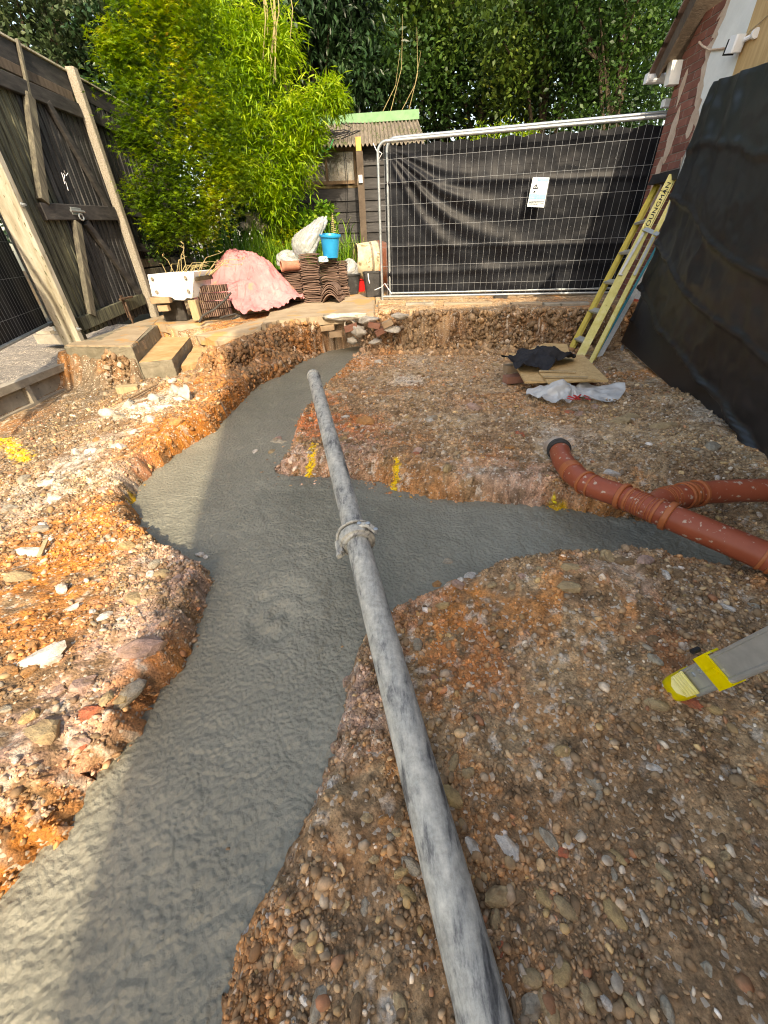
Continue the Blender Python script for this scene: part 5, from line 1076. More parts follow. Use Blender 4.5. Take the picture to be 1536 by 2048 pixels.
# roof: verge board rising from the eaves corner, white box end and gutter
e0 = Vector((3.41, 6.52, 3.01)); e1 = Vector((3.41, 6.02, 3.60)); rd = (e1-e0).normalized()
rf = thing('tiled_roof', (5, 5, 3.4), 'brown roof verge rising from the gutter above the brick corner', 'roof')
e1 = e0+rd*3.2
b = MB(); b.plank(e0+XP*1.8, e1+XP*1.8, 3.6, .05, Vector((0, rd.z, -rd.y)) if False else Vector((0, .76, .65)), bev=0); b.build('roof_slab', mSoffit, rf)
b = MB(); b.plank(e0+Vector((-.012, 0, -.06)), e1+Vector((-.012, 0, -.06)), .12, .024, XP); b.build('verge_board', mSoffit, rf)
for k in range(8):
    q = e0+rd*(.05+k*.22); b = MB(); b.obox(q+Vector((.02, .035, .03)), XP*.09, rd*.13, Vector((0, .76, .65))*.012); b.build('roof_tile', mTile, rf)
b = MB(); b.obox((3.53, 6.42, 2.93), (.06, 0, 0), (0, .045, 0), (0, .02, .10)); b.build('eaves_box', mRender, rf)
b = MB(); b.lathe((3.34, 6.62, 2.94), (1, 0, 0), [(0, .0001), (0, .045), (3.0, .045), (3.0, .0001)], 14); b.box(3.325, 3.3395, 6.585, 6.655, 2.90, 2.985); b.build('gutter', mWhite, rf)
b = MB(); q = PY(1328, 207, 6.6); b.obox(q+XP*.05, (.07, 0, 0), (0, .04, 0), (-.0, 0, .035), bev=.012); tag(b.build('floodlight', mWhite), 'white lamp peeping past the brick corner above the fence', 'light')

# ------------------------------------------------------------------ the yellow stepladder leaning on the wall
ld = thing('folded_stepladder', PZ(1170, 712, .25), 'folded yellow fibreglass stepladder with a black top cap, leaning on the brick wall', 'ladder')
nA0, nA1 = PZ(1158, 716, .22), PX(1347, 350, 3.42)
fA0, fA1 = PZ(1138, 706, .22), PX(1318, 363, 3.50)
rA0, rA1 = PZ(1180, 726, .22), PX(1368, 352, 3.46)
def vn(p, q): d_ = (q-p).normalized(); v = (CAM-(p+q)/2).normalized(); return (v-d_*v.dot(d_)).normalized()
nn = vn(nA0, nA1)
b = MB(); b.plank(nA0, nA1, .092, .006, nn); b.plank(nA0-nn*.018+(nA1-nA0).normalized().cross(nn)*.046, nA1-nn*.018+(nA1-nA0).normalized().cross(nn)*.046, .036, .006, (nA1-nA0).normalized().cross(nn)); b.build('front_stile', mYel, ld)
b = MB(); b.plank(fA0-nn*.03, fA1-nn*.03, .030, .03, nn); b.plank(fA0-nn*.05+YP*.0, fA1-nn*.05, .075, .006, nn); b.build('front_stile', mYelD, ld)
b = MB(); b.plank(rA0, rA1, .046, .03, nn); b.build('rear_stile', mYel, ld)
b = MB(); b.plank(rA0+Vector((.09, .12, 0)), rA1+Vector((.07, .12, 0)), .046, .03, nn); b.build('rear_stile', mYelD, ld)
dl = (nA1-nA0); 
for k, s_ in enumerate((.10, .27, .44, .61, .78)):
    a = nA0.lerp(nA1, s_)-nn*.03; c = fA0.lerp(fA1, s_)-nn*.04; b = MB(); b.plank(a, c, .075, .028, dl.cross(c-a).normalized().cross(c-a) if False else nn, bev=.004); b.build('tread', mAlu, ld)
for s0, s1, o0 in ((.70, .47, (nA0, nA1, .012)), (.68, .48, (rA0, rA1, .022))):
    a = o0[0].lerp(o0[1], s0)+nn*o0[2]; c = o0[0].lerp(o0[1], s1)+nn*o0[2]; b = MB(); b.plank(a, c-XP*(.03 if o0[2] < .02 else 0), .030, .005, nn, bev=.001)
    b.lathe(c, nn, [(0, .0001), (0, .011), (.008, .009), (.008, .0001)], 10); b.build('spreader', mAlu, ld)
b = MB(); a = nA0.lerp(nA1, .715); c = rA0.lerp(rA1, .70); b.plank(a+nn*.018-(c-a)*.1, c+nn*.022+(c-a)*.35, .05, .008, nn, bev=.002); br = b.build('hinge_plate', mAlu, ld)
# cap
c0 = nA1.lerp(fA1, .9); c1 = rA1+Vector((.03, .0, .01)); b = MB(); mid_ = (c0+c1)/2; axx = (c1-c0); axx.z = 0
b.obox(mid_+UPZ*.03-nn*.03, axx*.62, axx.normalized().cross(UPZ)*.10, UPZ*.045+axx*.06, bev=.015); cap_ = b.build('top_cap', mBlack, ld)
tx = bpy.data.curves.new('lettering', 'FONT'); tx.body = 'YOUNGMAN'; tx.size = .090; tx.extrude = .0015; tx.align_x = 'CENTER'; tx.align_y = 'CENTER'; tx.space_character = 1.06
to = bpy.data.objects.new('tmp', tx); COL.objects.link(to)
dg = bpy.context.evaluated_depsgraph_get(); me = bpy.data.meshes.new_from_object(to.evaluated_get(dg)); bpy.data.objects.remove(to)
du = dl.normalized(); dv = nn.cross(du).normalized(); c = nA0.lerp(nA1, .835)+nn*.0055
rotm = Matrix((du, dv, nn)).transposed()
for v in me.vertices: v.co = rotm @ Vector((v.co.x*1.0, v.co.y*.62, v.co.z))
me.materials.clear(); me.materials.append(mLetter); to = bpy.data.objects.new('lettering', me); COL.objects.link(to); to.parent = ld; to.location = c-ld.location
b = MB(); b.plank(c-du*.22-dv*.036, c+du*.27-dv*.036, .005, .002, nn); b.plank(c+du*.17-dv*.046, c+du*.17+dv*.046, .006, .002, nn); b.build('underline', mLetter, ld)
# second, teal ladder behind it
g0 = PZ(1190, 716, .22)+Vector((.03, .05, 0)); g1 = PX(1322, 478, 3.56)
l2 = thing('teal_ladder', g0, 'grey ladder with a teal edge tucked behind the yellow stepladder', 'ladder')
n2_ = vn(g0, g1); b = MB(); b.plank(g0, g1, .028, .03, n2_); b.build('teal_stile', mTeal, l2); sd_ = (g1-g0).normalized().cross(n2_)
if sd_.x < 0: sd_ = -sd_
b = MB(); b.plank(g0+sd_*.040, g1+sd_*.040, .05, .02, n2_); b.build('grey_stile', mAlu, l2)

# ------------------------------------------------------------------ boards and jacket on bricks
bh = .36
tt = [(1030, 742), (1168, 772)]
k = 0
for px, py, m_, lab in ((1033, 760, mBrickR, 'dusty red brick under the left end of the plywood, lower course'), (1033, 738, mBrickY, 'dusty brick under the left end of the plywood, upper course'), (1098, 775, mBrickY, 'dusty brick half buried under the middle of the plywood'), (1168, 778, mBrickR, 'red brick under the right end of the plywood')):
    a = PZ(px, py, .30 if py > 750 else .365); b = MB(); b.obox(a+YP*.05, (.107, .02, 0), (-.01, .052, 0), (0, 0, .0325), bev=.005); tag(b.build('loose_brick', m_), lab, 'brick', 'bricks under the plywood')
def board(pts, z, th, m_, lab, tilt=None, cat='board'):
    P = [PZ(a, c, z if tilt is None else z+tilt[i]) for i, (a, c) in enumerate(pts)]; b = MB(); k = len(P)
    b.add(P+[p-UPZ*th for p in P], [tuple(range(k)), tuple(reversed(range(k, 2*k)))]+[(i, k+i, k+(i+1) % k, (i+1) % k) for i in range(k)]); return tag(b.build('plywood_offcut', m_), lab, cat, 'plywood offcuts stacked on bricks')
board([(1017, 706), (1050, 763), (1217, 760), (1166, 709), (1090, 711)], .415, .018, mPly, 'largest plywood offcut, lying across the bricks by the ladder')
board([(1078, 744), (1098, 766), (1190, 758), (1168, 738)], .432, .014, mPly, 'smaller plywood offcut on top of the largest one, right of the jacket')
board([(1062, 697), (1072, 712), (1140, 708), (1134, 688), (1090, 686)], .440, .014, mPly, 'plywood offcut poking out behind the black jacket')
for (a, c, lab) in (((1078, 742), (1152, 744), 'thin timber batten on the plywood in front of the jacket'), ((1086, 754), (1176, 755), 'second thin batten on the plywood, nearer its front edge')):
    b = MB(); b.plank(PZ(*a, .444), PZ(*c, .444), .022, .014, UPZ); tag(b.build('batten', mLum), lab, 'batten', 'battens on the plywood')
def crumple(name, c, sx, sy, sz, m_, seed, lab, cat, rotz=0, rough=.35, sub=3, sharp=2.2, shape=None, group=None):
    V, F_ = ico(sub); r = V.copy(); n_ = len(V)
    d = 0
    for o_ in range(4):
        f_ = sharp*2**o_; rs = np.random.default_rng(seed+o_); k3 = rs.normal(size=(3, 3)); ph_ = rs.uniform(0, 6, 3)
        q_ = V@k3*f_*.6+ph_; d = d+np.abs(np.sin(q_[:, 0]+1.5*np.sin(q_[:, 1])))*.5**o_
    d = (d-d.mean()); r = V*(1+rough*d)[:, None]
    if shape is not None: r = shape(r)
    r = r*np.array([sx, sy, sz]); ca, sa = math.cos(rotz), math.sin(rotz); r = np.stack([r[:, 0]*ca-r[:, 1]*sa, r[:, 0]*sa+r[:, 1]*ca, r[:, 2]], -1)
    r[:, 2] = np.maximum(r[:, 2], -sz*.55)+sz*.55
    o = arrmesh(name, r+np.array(c), F_, m_, smooth=True); return tag(o, lab, cat, group)
mCloth = mat('black_fabric', [(.3, (.008, .008, .010)), (.7, (.020, .020, .024))], 12, rough=.75, bump=.4, bdist=.004)
# jacket: a small draped sheet with folds
def heapcloth(name, cen, rad, zf, m_, lab, cat, seed, na=96, nr=34, fold=.02, nf=9, wr=1.0):
    """cloth lying over something: rad(angle) outline, zf(x,y) support height"""
    a = np.linspace(0, 2*np.pi, na, endpoint=False); rr_ = np.linspace(0, 1, nr)[1:]; A_, R_ = np.meshgrid(a, rr_)
    ro = rad(A_); X_ = cen[0]+ro*R_*np.cos(A_); Y_ = cen[1]+ro*R_*np.sin(A_)
    fl = fold*R_**1.2*(2.4*(1-np.abs(np.sin(A_*nf*.5+3.0*fbm(X_, Y_, 1.6, 2, seed))))**1.6-.8+.5*np.sin(A_*nf*1.9+1+R_*3))
    Z_ = zf(X_, Y_)+fl*.8+wr*(fold*1.5*(.35-np.abs(fbm(X_, Y_, 5.5, 3, seed+3)))*1.2+fold*.5*fbm(X_, Y_, 14, 3, seed+5))+fold
    X_ = X_+fl*.6*np.cos(A_); Y_ = Y_+fl*.6*np.sin(A_)
    V = [np.array([[cen[0], cen[1], float(Z_[0].mean())]])]+[np.stack([X_, Y_, Z_], -1).reshape(-1, 3)]; V = np.concatenate(V)
    T = [(0, 1+i, 1+(i+1) % na) for i in range(na)]
    for j in range(nr-2):
        for i in range(na):
            p_, q_, s_, t_ = 1+j*na+i, 1+(j+1)*na+i, 1+(j+1)*na+(i+1) % na, 1+j*na+(i+1) % na; T += [(p_, q_, s_), (p_, s_, t_)]
    return tag(arrmesh(name, V, T, m_, smooth=True), lab, cat)
jc = PZ(1076, 722, .45)
heapcloth('jacket', (jc.x, jc.y), lambda A_: .30*(1+.25*np.cos(2*A_-.9)+.16*np.sin(3*A_+.5)+.07*np.sin(7*A_)), lambda X_, Y_: .445+.10*np.exp(-(((X_-jc.x-.05)/.17)**2+((Y_-jc.y)/.13)**2))+.0*X_, mCloth, 'crumpled black jacket thrown on the plywood', 'jacket', 700, fold=.028, nf=6)
# plastic bag with red print
mBagR = filmmat('printed_bag', (.62, .63, .62), .82, .35)
bc = hit(1150, 795)
bagR = heapcloth('plastic_bag', (bc.x-.05, bc.y), lambda A_: np.where(np.cos(A_) > 0, .36*np.abs(np.cos(A_))**1.5+.10, .24*np.abs(np.cos(A_))+.10)*(1+.1*np.sin(5*A_)), lambda X_, Y_: bc.z+.012+.10*np.exp(-(((X_-bc.x+.14)/.14)**2+((Y_-bc.y-.03)/.08)**2))+0*X_, mBagR, 'torn white plastic bag with smeared red print, on the soil below the plywood', 'bag', 720, fold=.022, nf=7)
b = MB()
def onbag(px, py): p_ = PZ(px, py, bc.z+.07); return p_
for a, c, w_ in (((1136, 792), (1150, 797), .012), ((1148, 790), (1160, 800), .020), ((1150, 799), (1162, 789), .012), ((1168, 790), (1178, 795), .008), ((1170, 796), (1182, 800), .007), ((1134, 796), (1146, 800), .008)):
    b.plank(onbag(*a), onbag(*c), w_, .003, Vector((0, -.6, .8)))
b.build('red_print', mRed, bagR)
# ------------------------------------------------------------------ flower bed soil behind the patio
nb_ = 60
u_, v_ = np.meshgrid(np.linspace(-9, 9, 140), np.linspace(8.0, 20, 90))
bz = .70+.10*fbm(u_, v_, .9, 4, 400)+.06*np.clip(v_-9, 0, 3)*.5-.25*np.clip((8.9-v_)/.9, 0, 1)*(u_ > -.1)-.0*u_
i_ = np.arange(u_.size).reshape(u_.shape); Qb = np.stack([i_[:-1, :-1], i_[:-1, 1:], i_[1:, 1:], i_[1:, :-1]], -1).reshape(-1, 4)
mBed = mat('garden_soil', [(.3, (.035, .028, .018)), (.6, (.08, .06, .035)), (.8, (.05, .06, .02))], 9, bump=.8, bdist=.02)
bz = np.where(v_ < 8.0, np.minimum(bz, .60), bz)+.42*sm((v_-7.95)/.5)*sm((-.25-u_)/.3)
tag(arrmesh('garden_bed', np.stack([u_, v_, bz], -1).reshape(-1, 3), Qb, mBed, smooth=True, loc=(0, 0, 0)), 'planted garden bed behind the patio', kind='structure')

# ------------------------------------------------------------------ shed at the back
SY = 9.6
sh = thing('garden_shed', (-.4, 10.3, .8), 'black lap-boarded garden shed under a corrugated roof with a green ridge', 'shed')
zt = 2.93; z = .80; k = 0
while z < zt-.02:
    for (x0, x1) in ((-2.2, -.24), (-.12, .98)):
        if x0 < -1 and 2.36 < z+.09 < 2.93: continue
        b = MB(); hgt = min(.178, zt-z)
        b.add([(x0, SY-.030, z), (x1, SY-.030, z+.004), (x1, SY-.004, z+hgt+.012), (x0, SY-.004, z+hgt+.012), (x0, SY+.004, z), (x1, SY+.004, z), (x1, SY+.010, z+hgt), (x0, SY+.010, z+hgt)],
              [(0, 1, 2, 3), (4, 7, 6, 5), (0, 4, 5, 1), (3, 2, 6, 7), (0, 3, 7, 4), (1, 5, 6, 2)]); b.build('lap_board', mShed, sh)
    z += .168
b = MB(); b.box(-2.2, .98, 10.6, 10.64, .8, 3.2); b.box(.95, .98, SY+.02, 10.6, .8, 2.9); b.box(-2.2, -2.17, SY+.02, 10.6, .8, 2.9); b.build('rear_wall', mShed, sh)
wf = MB(); 
for a, c in (((-1.45, 2.42), (-.24, 2.42)), ((-1.45, 2.88), (-.24, 2.88))): wf.plank((a[0], SY-.02, a[1]), (c[0], SY-.02, c[1]), .05, .05, YP)
for x_ in (-1.42, -.80, -.27): wf.plank((x_, SY-.02, 2.445), (x_, SY-.02, 2.855), .035, .04, YP)
wfo = wf.build('window_frame', mLumD, sh)
mGl, n, l = newmat('dusty_glass'); p = N(n, 'ShaderNodeBsdfPrincipled'); p.inputs['Base Color'].default_value = (.30, .31, .29, 1); p.inputs['Roughness'].default_value = .12; t_ = N(n, 'ShaderNodeBsdfTransparent'); mx = N(n, 'ShaderNodeMixShader'); mx.inputs[0].default_value = .30
l.new(t_.outputs[0], mx.inputs[1]); l.new(p.outputs[0], mx.inputs[2]); o = N(n, 'ShaderNodeOutputMaterial'); l.new(mx.outputs[0], o.inputs[0])
for x0, x1 in ((-1.40, -.82), (-.78, -.29)): b = MB(); b.box(x0, x1, SY-.004, SY-.0, 2.446, 2.854); b.build('pane', mGl, wfo)
b = MB()
mIn = mat('shed_contents', [(.3, (.22, .17, .13)), (.5, (.38, .28, .20)), (.7, (.55, .47, .38))], 3, bump=0)
for k, (x_, w_, h_, y_) in enumerate(((-1.30, .10, .30, 9.72), (-1.12, .06, .36, 9.75), (-.95, .20, .28, 9.78), (-.66, .12, .33, 9.74), (-.50, .16, .25, 9.71), (-.36, .09, .35, 9.76))):
    b = MB(); b.box(x_-w_/2, x_+w_/2, y_, y_+.08, 2.42, 2.42+h_); b.build('stored_panel', mIn, sh)
b = MB(); b.box(-2.15, -.20, 9.80, 10.5, 2.36, 2.40); b.build('shelf', mLum, sh)
b = MB(); b.box(-2.15, -.20, 9.88, 9.90, 2.41, 2.93); b.build('back_panel', mIn, sh)
# corrugated roof
nx = 340; uu = np.linspace(-1.95, 1.02, nx); vv = np.linspace(0, 1, 12); U, Vv = np.meshgrid(uu, vv)
Zr = 2.90+.58*Vv+.022*np.sin(U*2*np.pi/.076)+.012*fbm(U, Vv*2, 1.5, 3, 411); Yr = 9.36+1.62*Vv+.02*fbm(U, Vv, 3, 3, 9)*(Vv < .1)
i_ = np.arange(U.size).reshape(U.shape); Qr = np.stack([i_[:-1, :-1], i_[:-1, 1:], i_[1:, 1:], i_[1:, :-1]], -1).reshape(-1, 4)
Vt = np.stack([U, Yr, Zr], -1).reshape(-1, 3); Vb = Vt-np.array([0, 0, .008]); ed = []
for j in range(nx-1): ed.append((j+1, j, j+U.size, j+1+U.size))
arrmesh('corrugated_roof', np.concatenate([Vt, Vb]), np.concatenate([Qr, Qr[:, ::-1]+U.size, np.array(ed)]), mCorr, parent=sh, smooth=True)
b = MB(); b.plank((-1.95, 10.97, 3.50), (1.05, 10.97, 3.56), .16, .03, Vector((0, -1, .3))); b.build('ridge_flashing', mGreen, sh)
b = MB(); b.plank((1.0, 9.40, 2.84), (1.0, 10.95, 3.44), .07, .02, XP); b.build('end_trim', mWhite, sh)
pt = thing('timber_post', (-.17, 9.28, .75), 'dark post in front of the shed with a pale cut timber top', 'post')
b = MB(); b.box(-.225, -.105, 9.22, 9.33, .72, 2.80); b.build('shaft', mSoffit, pt)
b = MB(); b.box(-.222, -.128, 9.215, 9.30, 2.8005, 2.98); b.build('cut_top', mat('orange_timber', [(.3, (.55, .30, .08)), (.7, (.68, .42, .14))], 8, bump=.2), pt)
b = MB(); b.obox((-.17, 9.205, 2.42), (.035, 0, 0), (0, .014, 0), (0, 0, .055), bev=.008); tag(b.build('outdoor_socket', mWhite), 'small white weatherproof switch on the dark post before the shed', 'switch')
rr_ = random.Random(5)
b = MB()
for k in range(7):
    c = Vector((-.72+rr_.uniform(-.2, .25), 9.62, 3.03)); pts = [c+Vector((.28*math.cos(t*.7+k)*rr_.uniform(.6, 1.3), .14*math.sin(t*.7+k), .05+.05*math.sin(t+k))) for t in range(10)]; b.tube(pts, .008, 5)
b.tube([Vector((-.45, 9.7, 3.05)), Vector((-.3, 9.9, 3.22)), Vector((-.5, 10.2, 3.34)), Vector((-.1, 10.5, 3.38))], .007, 5)
tag(b.build('coiled_cable', mBlack), 'tangle of black cable lying on the corrugated shed roof', 'cable')
b = MB(); b.tube([Vector((-.62, 9.36, 2.98)), Vector((-.68, 9.30, 2.86)), Vector((-.80, 9.30, 2.82)), Vector((-.95, 9.32, 2.86))], .012, 6); tag(b.build('hose', mat('hose_green', [(.3, (.05, .35, .10)), (.7, (.08, .45, .15))], 9)), 'short loop of bright green hose at the shed eaves', 'hose')
b = MB()
for x_, z0_ in ((-.47, 2.9), (-.44, 2.9)): b.tube([Vector((x_+.02*math.sin(t), SY-.045, 2.9-t*.2)) for t in range(8)], .004, 4)
tag(b.build('hanging_wire', mBlack), 'thin black wires hanging down the shed wall left of the post', 'wire')

# ------------------------------------------------------------------ clutter at the back of the patio
def pz(px, py): return PP(px, py)
# butler sink on bricks and a timber post
sk = thing('butler_sink', Vector((-2.72, 6.12, .95)), 'white butler sink planter with dried stalks, raised on bricks and a timber post', 'sink')
TL, TR_, BL, BR = PY(294, 549, 6.0), PY(388, 543, 6.02), PY(304, 593, 6.0), PY(384, 597, 6.02)
dp_ = Vector((.10, .42, 0)); th_ = .035; up = UPZ
b = MB()
def qwall(a, c, d, e, nrm, th):  # a..e outer corners, pushed inwards by nrm*th
    b.add([a, c, d, e, a+nrm*th, c+nrm*th, d+nrm*th, e+nrm*th], [(0, 1, 2, 3), (7, 6, 5, 4), (0, 4, 5, 1), (1, 5, 6, 2), (2, 6, 7, 3), (3, 7, 4, 0)])
dn = dp_.normalized()
m0 = BL.lerp(BR, .48)-UPZ*.0; m1 = BL.lerp(BR, .56)-UPZ*.03; m2 = BL.lerp(BR, .78)-UPZ*.03; m3 = BL.lerp(BR, .86)
fr = [BL, m0, m1, m2, m3, BR, TR_, TL]; k = len(fr)
b.add(fr+[q+dn*th_ for q in fr], [tuple(range(k)), tuple(reversed(range(k, 2*k)))]+[(i, k+i, k+(i+1) % k, (i+1) % k) for i in range(k)])
qwall(BR+dn*.002, BR+dp_, TR_+dp_, TR_+dn*.002, (TL-TR_).normalized(), th_)
qwall(BL+dp_, BL+dn*.002, TL+dn*.002, TL+dp_, (TR_-TL).normalized(), th_)
qwall(BR+dp_*1.0, BL+dp_, TL+dp_, TR_+dp_, -dn, th_)
b.add([BL+UPZ*.02, BR+UPZ*.02, BR+dp_+UPZ*.02, BL+dp_+UPZ*.02], [(0, 1, 2, 3)])
so_ = b.build('basin', mWhiteG, sk)
bv = so_.modifiers.new('b', 'BEVEL'); bv.width = .008; bv.segments = 2; bv.limit_method = 'ANGLE'
b = MB(); prism(b, [(TL+dn*.04).to_2d(), (TR_+dn*.04).to_2d(), (TR_+dp_-dn*.04).to_2d(), (TL+dp_-dn*.04).to_2d()], TL.z-.10, TL.z-.05); b.build('compost', mBed, sk)
for (px, py) in ((305, 558), (371, 555), (314, 584), (377, 582)):
    q = PY(px, py, 6.0); b = MB(); b.lathe(q-dn*.010, -dn, [(0, .0001), (.0, .008), (.004, .014), (.004, .020), (-.006, .023)], 14); b.build('ring_mark', mCon, sk)
b = MB(); b.plank(PY(385, 600, 6.03)+UPZ*.0, Vector((PY(385, 600, 6.03).x, 6.03, .66)), .105, .10, YP, bev=.006); tag(b.build('timber_prop', mLum), 'pale square timber post propping the right end of the sink', 'post')
b = MB(); q = PY(400, 600, 6.2); b.plank(q, Vector((q.x, 6.22, .66)), .12, .08, YP); tag(b.build('timber_prop', mLumD), 'darker timber post behind the pale one under the sink', 'post')
for px, py, lb in ((322, 600, 'long dusty brick directly under the left end of the sink'), (328, 616, 'short broken brick at ground level under the sink')):
    q = PY(px, py, 6.02); b = MB(); b.obox(q, (.13 if py < 610 else .07, 0, 0), (0, .05, 0), (0, 0, .035), bev=.012); tag(b.build('loose_brick', mBrickY), lb, 'brick')
q = PY(350, 625, 6.25); b = MB(); b.obox(q+UPZ*.02, (.16, 0, 0), (0, .05, 0), (0, 0, .12), bev=.012); tag(b.build('rubble_block', mRubber), 'dark block in the shadow under the sink', 'block')
# dried stalks in the sink
b = MB(); rs_ = random.Random(3)
for k in range(26):
    a = TL.lerp(TR_, rs_.uniform(.25, 1.1))+dp_*rs_.uniform(.2, .9); e = a+Vector((rs_.uniform(-.1, .45), rs_.uniform(-.1, .2), rs_.uniform(.05, .38)*(1 if k < 9 else .3)))
    m_ = a.lerp(e, .5)+Vector((0, 0, .05)); b.tube([a-UPZ*.06, m_, e], [.006, .004, .002], 4)
    if k < 12:
        for j in range(4): b.tube([e, e+Vector((rs_.uniform(-.04, .04), rs_.uniform(-.04, .04), rs_.uniform(.0, .04)))], .003, 3)
tag(b.build('dried_stalks', mStraw), 'straw-coloured dried stalks lying over the sink', 'dried plant', kind='stuff')
# pile of tiles on edge beside the sink
lo = MB(); lo.obox((0, 0, 0), (.006, 0, 0), (0, .05, 0), (0, 0, .042)); o_ = lo.build('clay_tile', mTile, local=True); tme = o_.data; bpy.data.objects.remove(o_)
ta, tb = PY(408, 640, 6.15), PY(462, 628, 6.25)
for r_ in range(4):
    for k in range(15):
        q = ta.lerp(tb, k/14)+UPZ*(.045+r_*.098)+Vector((0, .02*r_, 0)); q.z = .67+.05+r_*.098
        o_ = inst(tme, 'clay_tile', q, (0, R(random.uniform(-3, 3)), R(random.uniform(-6, 6)))); tag(o_, 'thin dark tile standing on edge, '+('bottom', 'second', 'third', 'top')[r_]+' row between the sink and the pink sheet', 'tile', 'tiles on edge beside the sink')
b = MB(); b.tube([PY(462, 585, 6.1), PY(450, 600, 6.05), PY(430, 618, 6.0), PY(405, 632, 5.95), PY(398, 645, 5.9)], .014, 8); tag(b.build('cable', mRubber), 'grey cable trailing over the tiles beside the sink', 'cable')
b = MB(); b.tube([PZ(440, 636, .70), PZ(452, 632, .71), PZ(470, 628, .72), PZ(480, 632, .70), PZ(465, 638, .69)], .012, 6); tag(b.build('hose', mRubber), 'short grey loop of hose lying on the patio at the foot of the pink sheet', 'hose')
# pink sheet over a heap
mPink = mat('pink_sheet', [(.28, (.36, .13, .14)), (.5, (.48, .20, .21)), (.75, (.58, .30, .30))], 3.2, rough=.85, bump=.5, bdist=.006, bscale=18, speck=((.42, .24, .15), 3.0, .66))
def hz(X_, Y_):
    b0 = .68+.045*np.clip(Y_-6.4, 0, 9)
    s = .66*np.exp(-((((X_+1.98)/.52)**2+((Y_-7.22)/.50)**2))**1.15)+.22*np.exp(-((((X_+2.45)/.34)**2+((Y_-6.95)/.34)**2))**1.3)+.14*np.exp(-(((X_+1.50)/.30)**2+((Y_-6.95)/.34)**2))+.05*fbm(X_, Y_, 3, 3, 750)*np.exp(-(((X_+1.92)/.6)**2+((Y_-7.0)/.5)**2))
    return b0+s
PKO = [(-1.12, 7.25), (-1.25, 6.75), (-1.45, 6.42), (-1.75, 6.22), (-1.98, 6.28), (-2.12, 6.55), (-2.5, 6.42), (-2.80, 6.62), (-2.72, 7.2), (-2.3, 7.7), (-1.8, 7.8), (-1.4, 7.6)]
pc = (-1.92, 6.98)
pa_ = sorted([(math.atan2(y_-pc[1], x_-pc[0]) % (2*math.pi), math.hypot(x_-pc[0], y_-pc[1])) for x_, y_ in PKO])
aa = np.array([p_[0] for p_ in pa_]); ar = np.array([p_[1] for p_ in pa_])
def prad(A_): return np.interp(A_, aa, ar, period=2*np.pi)
heapcloth('dust_sheet', pc, prad, hz, mPink, 'dusty pink sheet draped over a heap beside the roof tiles', 'sheet', 740, na=220, nr=70, fold=.018, nf=9, wr=2.8)
# roof tile stacks
def tilemesh(w, l, th, camber, n_=6):
    b = MB(); top = []; bot = []
    for j in (0, 1):
        for i in range(n_+1):
            x = -w/2+w*i/n_; z = camber*(1-(2*i/n_-1)**2); top.append((x, (-l/2, l/2)[j], z+th)); bot.append((x, (-l/2, l/2)[j], z))
    k = n_+1; fs = [(i, i+1, k+i+1, k+i) for i in range(n_)]+[(2*k+i, 3*k+i, 3*k+i+1, 2*k+i+1) for i in range(n_)]+[(2*k+i, 2*k+i+1, i+1, i) for i in range(n_)]+[(k+i, k+i+1, 3*k+i+1, 3*k+i) for i in range(n_)]+[(0, k, 3*k, 2*k), (n_, 2*k+n_, 3*k+n_, k+n_)]
    b.add(top+bot, fs); o = b.build('roof_tile', mTile, local=True); m_ = o.data; bpy.data.objects.remove(o); return m_
tm1 = tilemesh(.285, .20, .013, .014); tm2 = tilemesh(.27, .34, .015, .105, 10)
def tstack(px, py, y0, n_, lab, grp, sp=.0215, me_=tm1, w=1.0, nm='roof_tile', rz=0, z0=None):
    q = PY(px, py, y0); z0 = patio_z(y0)+.002 if z0 is None else z0
    for k in range(n_):
        o_ = inst(me_, nm, (q.x+random.uniform(-.014, .014), y0+random.uniform(-.015, .015), z0+k*sp), (R(random.uniform(-2, 2)), R(random.uniform(-2.5, 2.5)), rz+R(random.uniform(-7, 7))), (w*random.uniform(.95, 1.03), 1, 1)); tag(o_, (lab % ('lowest', 'second lowest', 'third lowest', 'third highest', 'second highest', 'highest')[k]) if '%s' in lab else lab, 'roof tile', grp)
    return q, z0+n_*sp
s1 = tstack(592, 590, 7.28, 19, 'brown roof tile in the stack beside the pink sheet, under the clay pipe', 'tiles in the leftmost stack', sp=.0235)
s2 = tstack(627, 590, 7.18, 29, 'brown roof tile in the tallest, middle stack', 'tiles in the tallest stack', sp=.0225)
s3 = tstack(664, 588, 7.45, 24, 'brown roof tile in the stack under the blue bucket', 'tiles in the stack under the bucket', sp=.0235)
s4 = tstack(688, 582, 7.62, 22, 'brown roof tile in the rightmost stack next to the black bucket', 'tiles in the rightmost stack', sp=.023, w=.6)
s5 = tstack(665, 590, 7.12, 6, '%s arched ridge tile nested at the foot of the middle stack', 'nested arched ridge tiles', sp=.030, me_=tm2, nm='ridge_tile', rz=R(-12))
# clay pipe on the left stack
q = Vector((s1[0].x-.13, 7.08, s1[1]+.055)); ax_ = Vector((1, .45, 0)).normalized(); b = MB()
b.lathe(q, ax_, [(0, .058), (0, .074), (.03, .074), (.045, .064), (.42, .064), (.42, .05), (.03, .05), (0, .058)], 24); tag(b.build('clay_pipe', mBrickR, smooth=True), 'short terracotta pipe lying on top of the left tile stack', 'pipe')
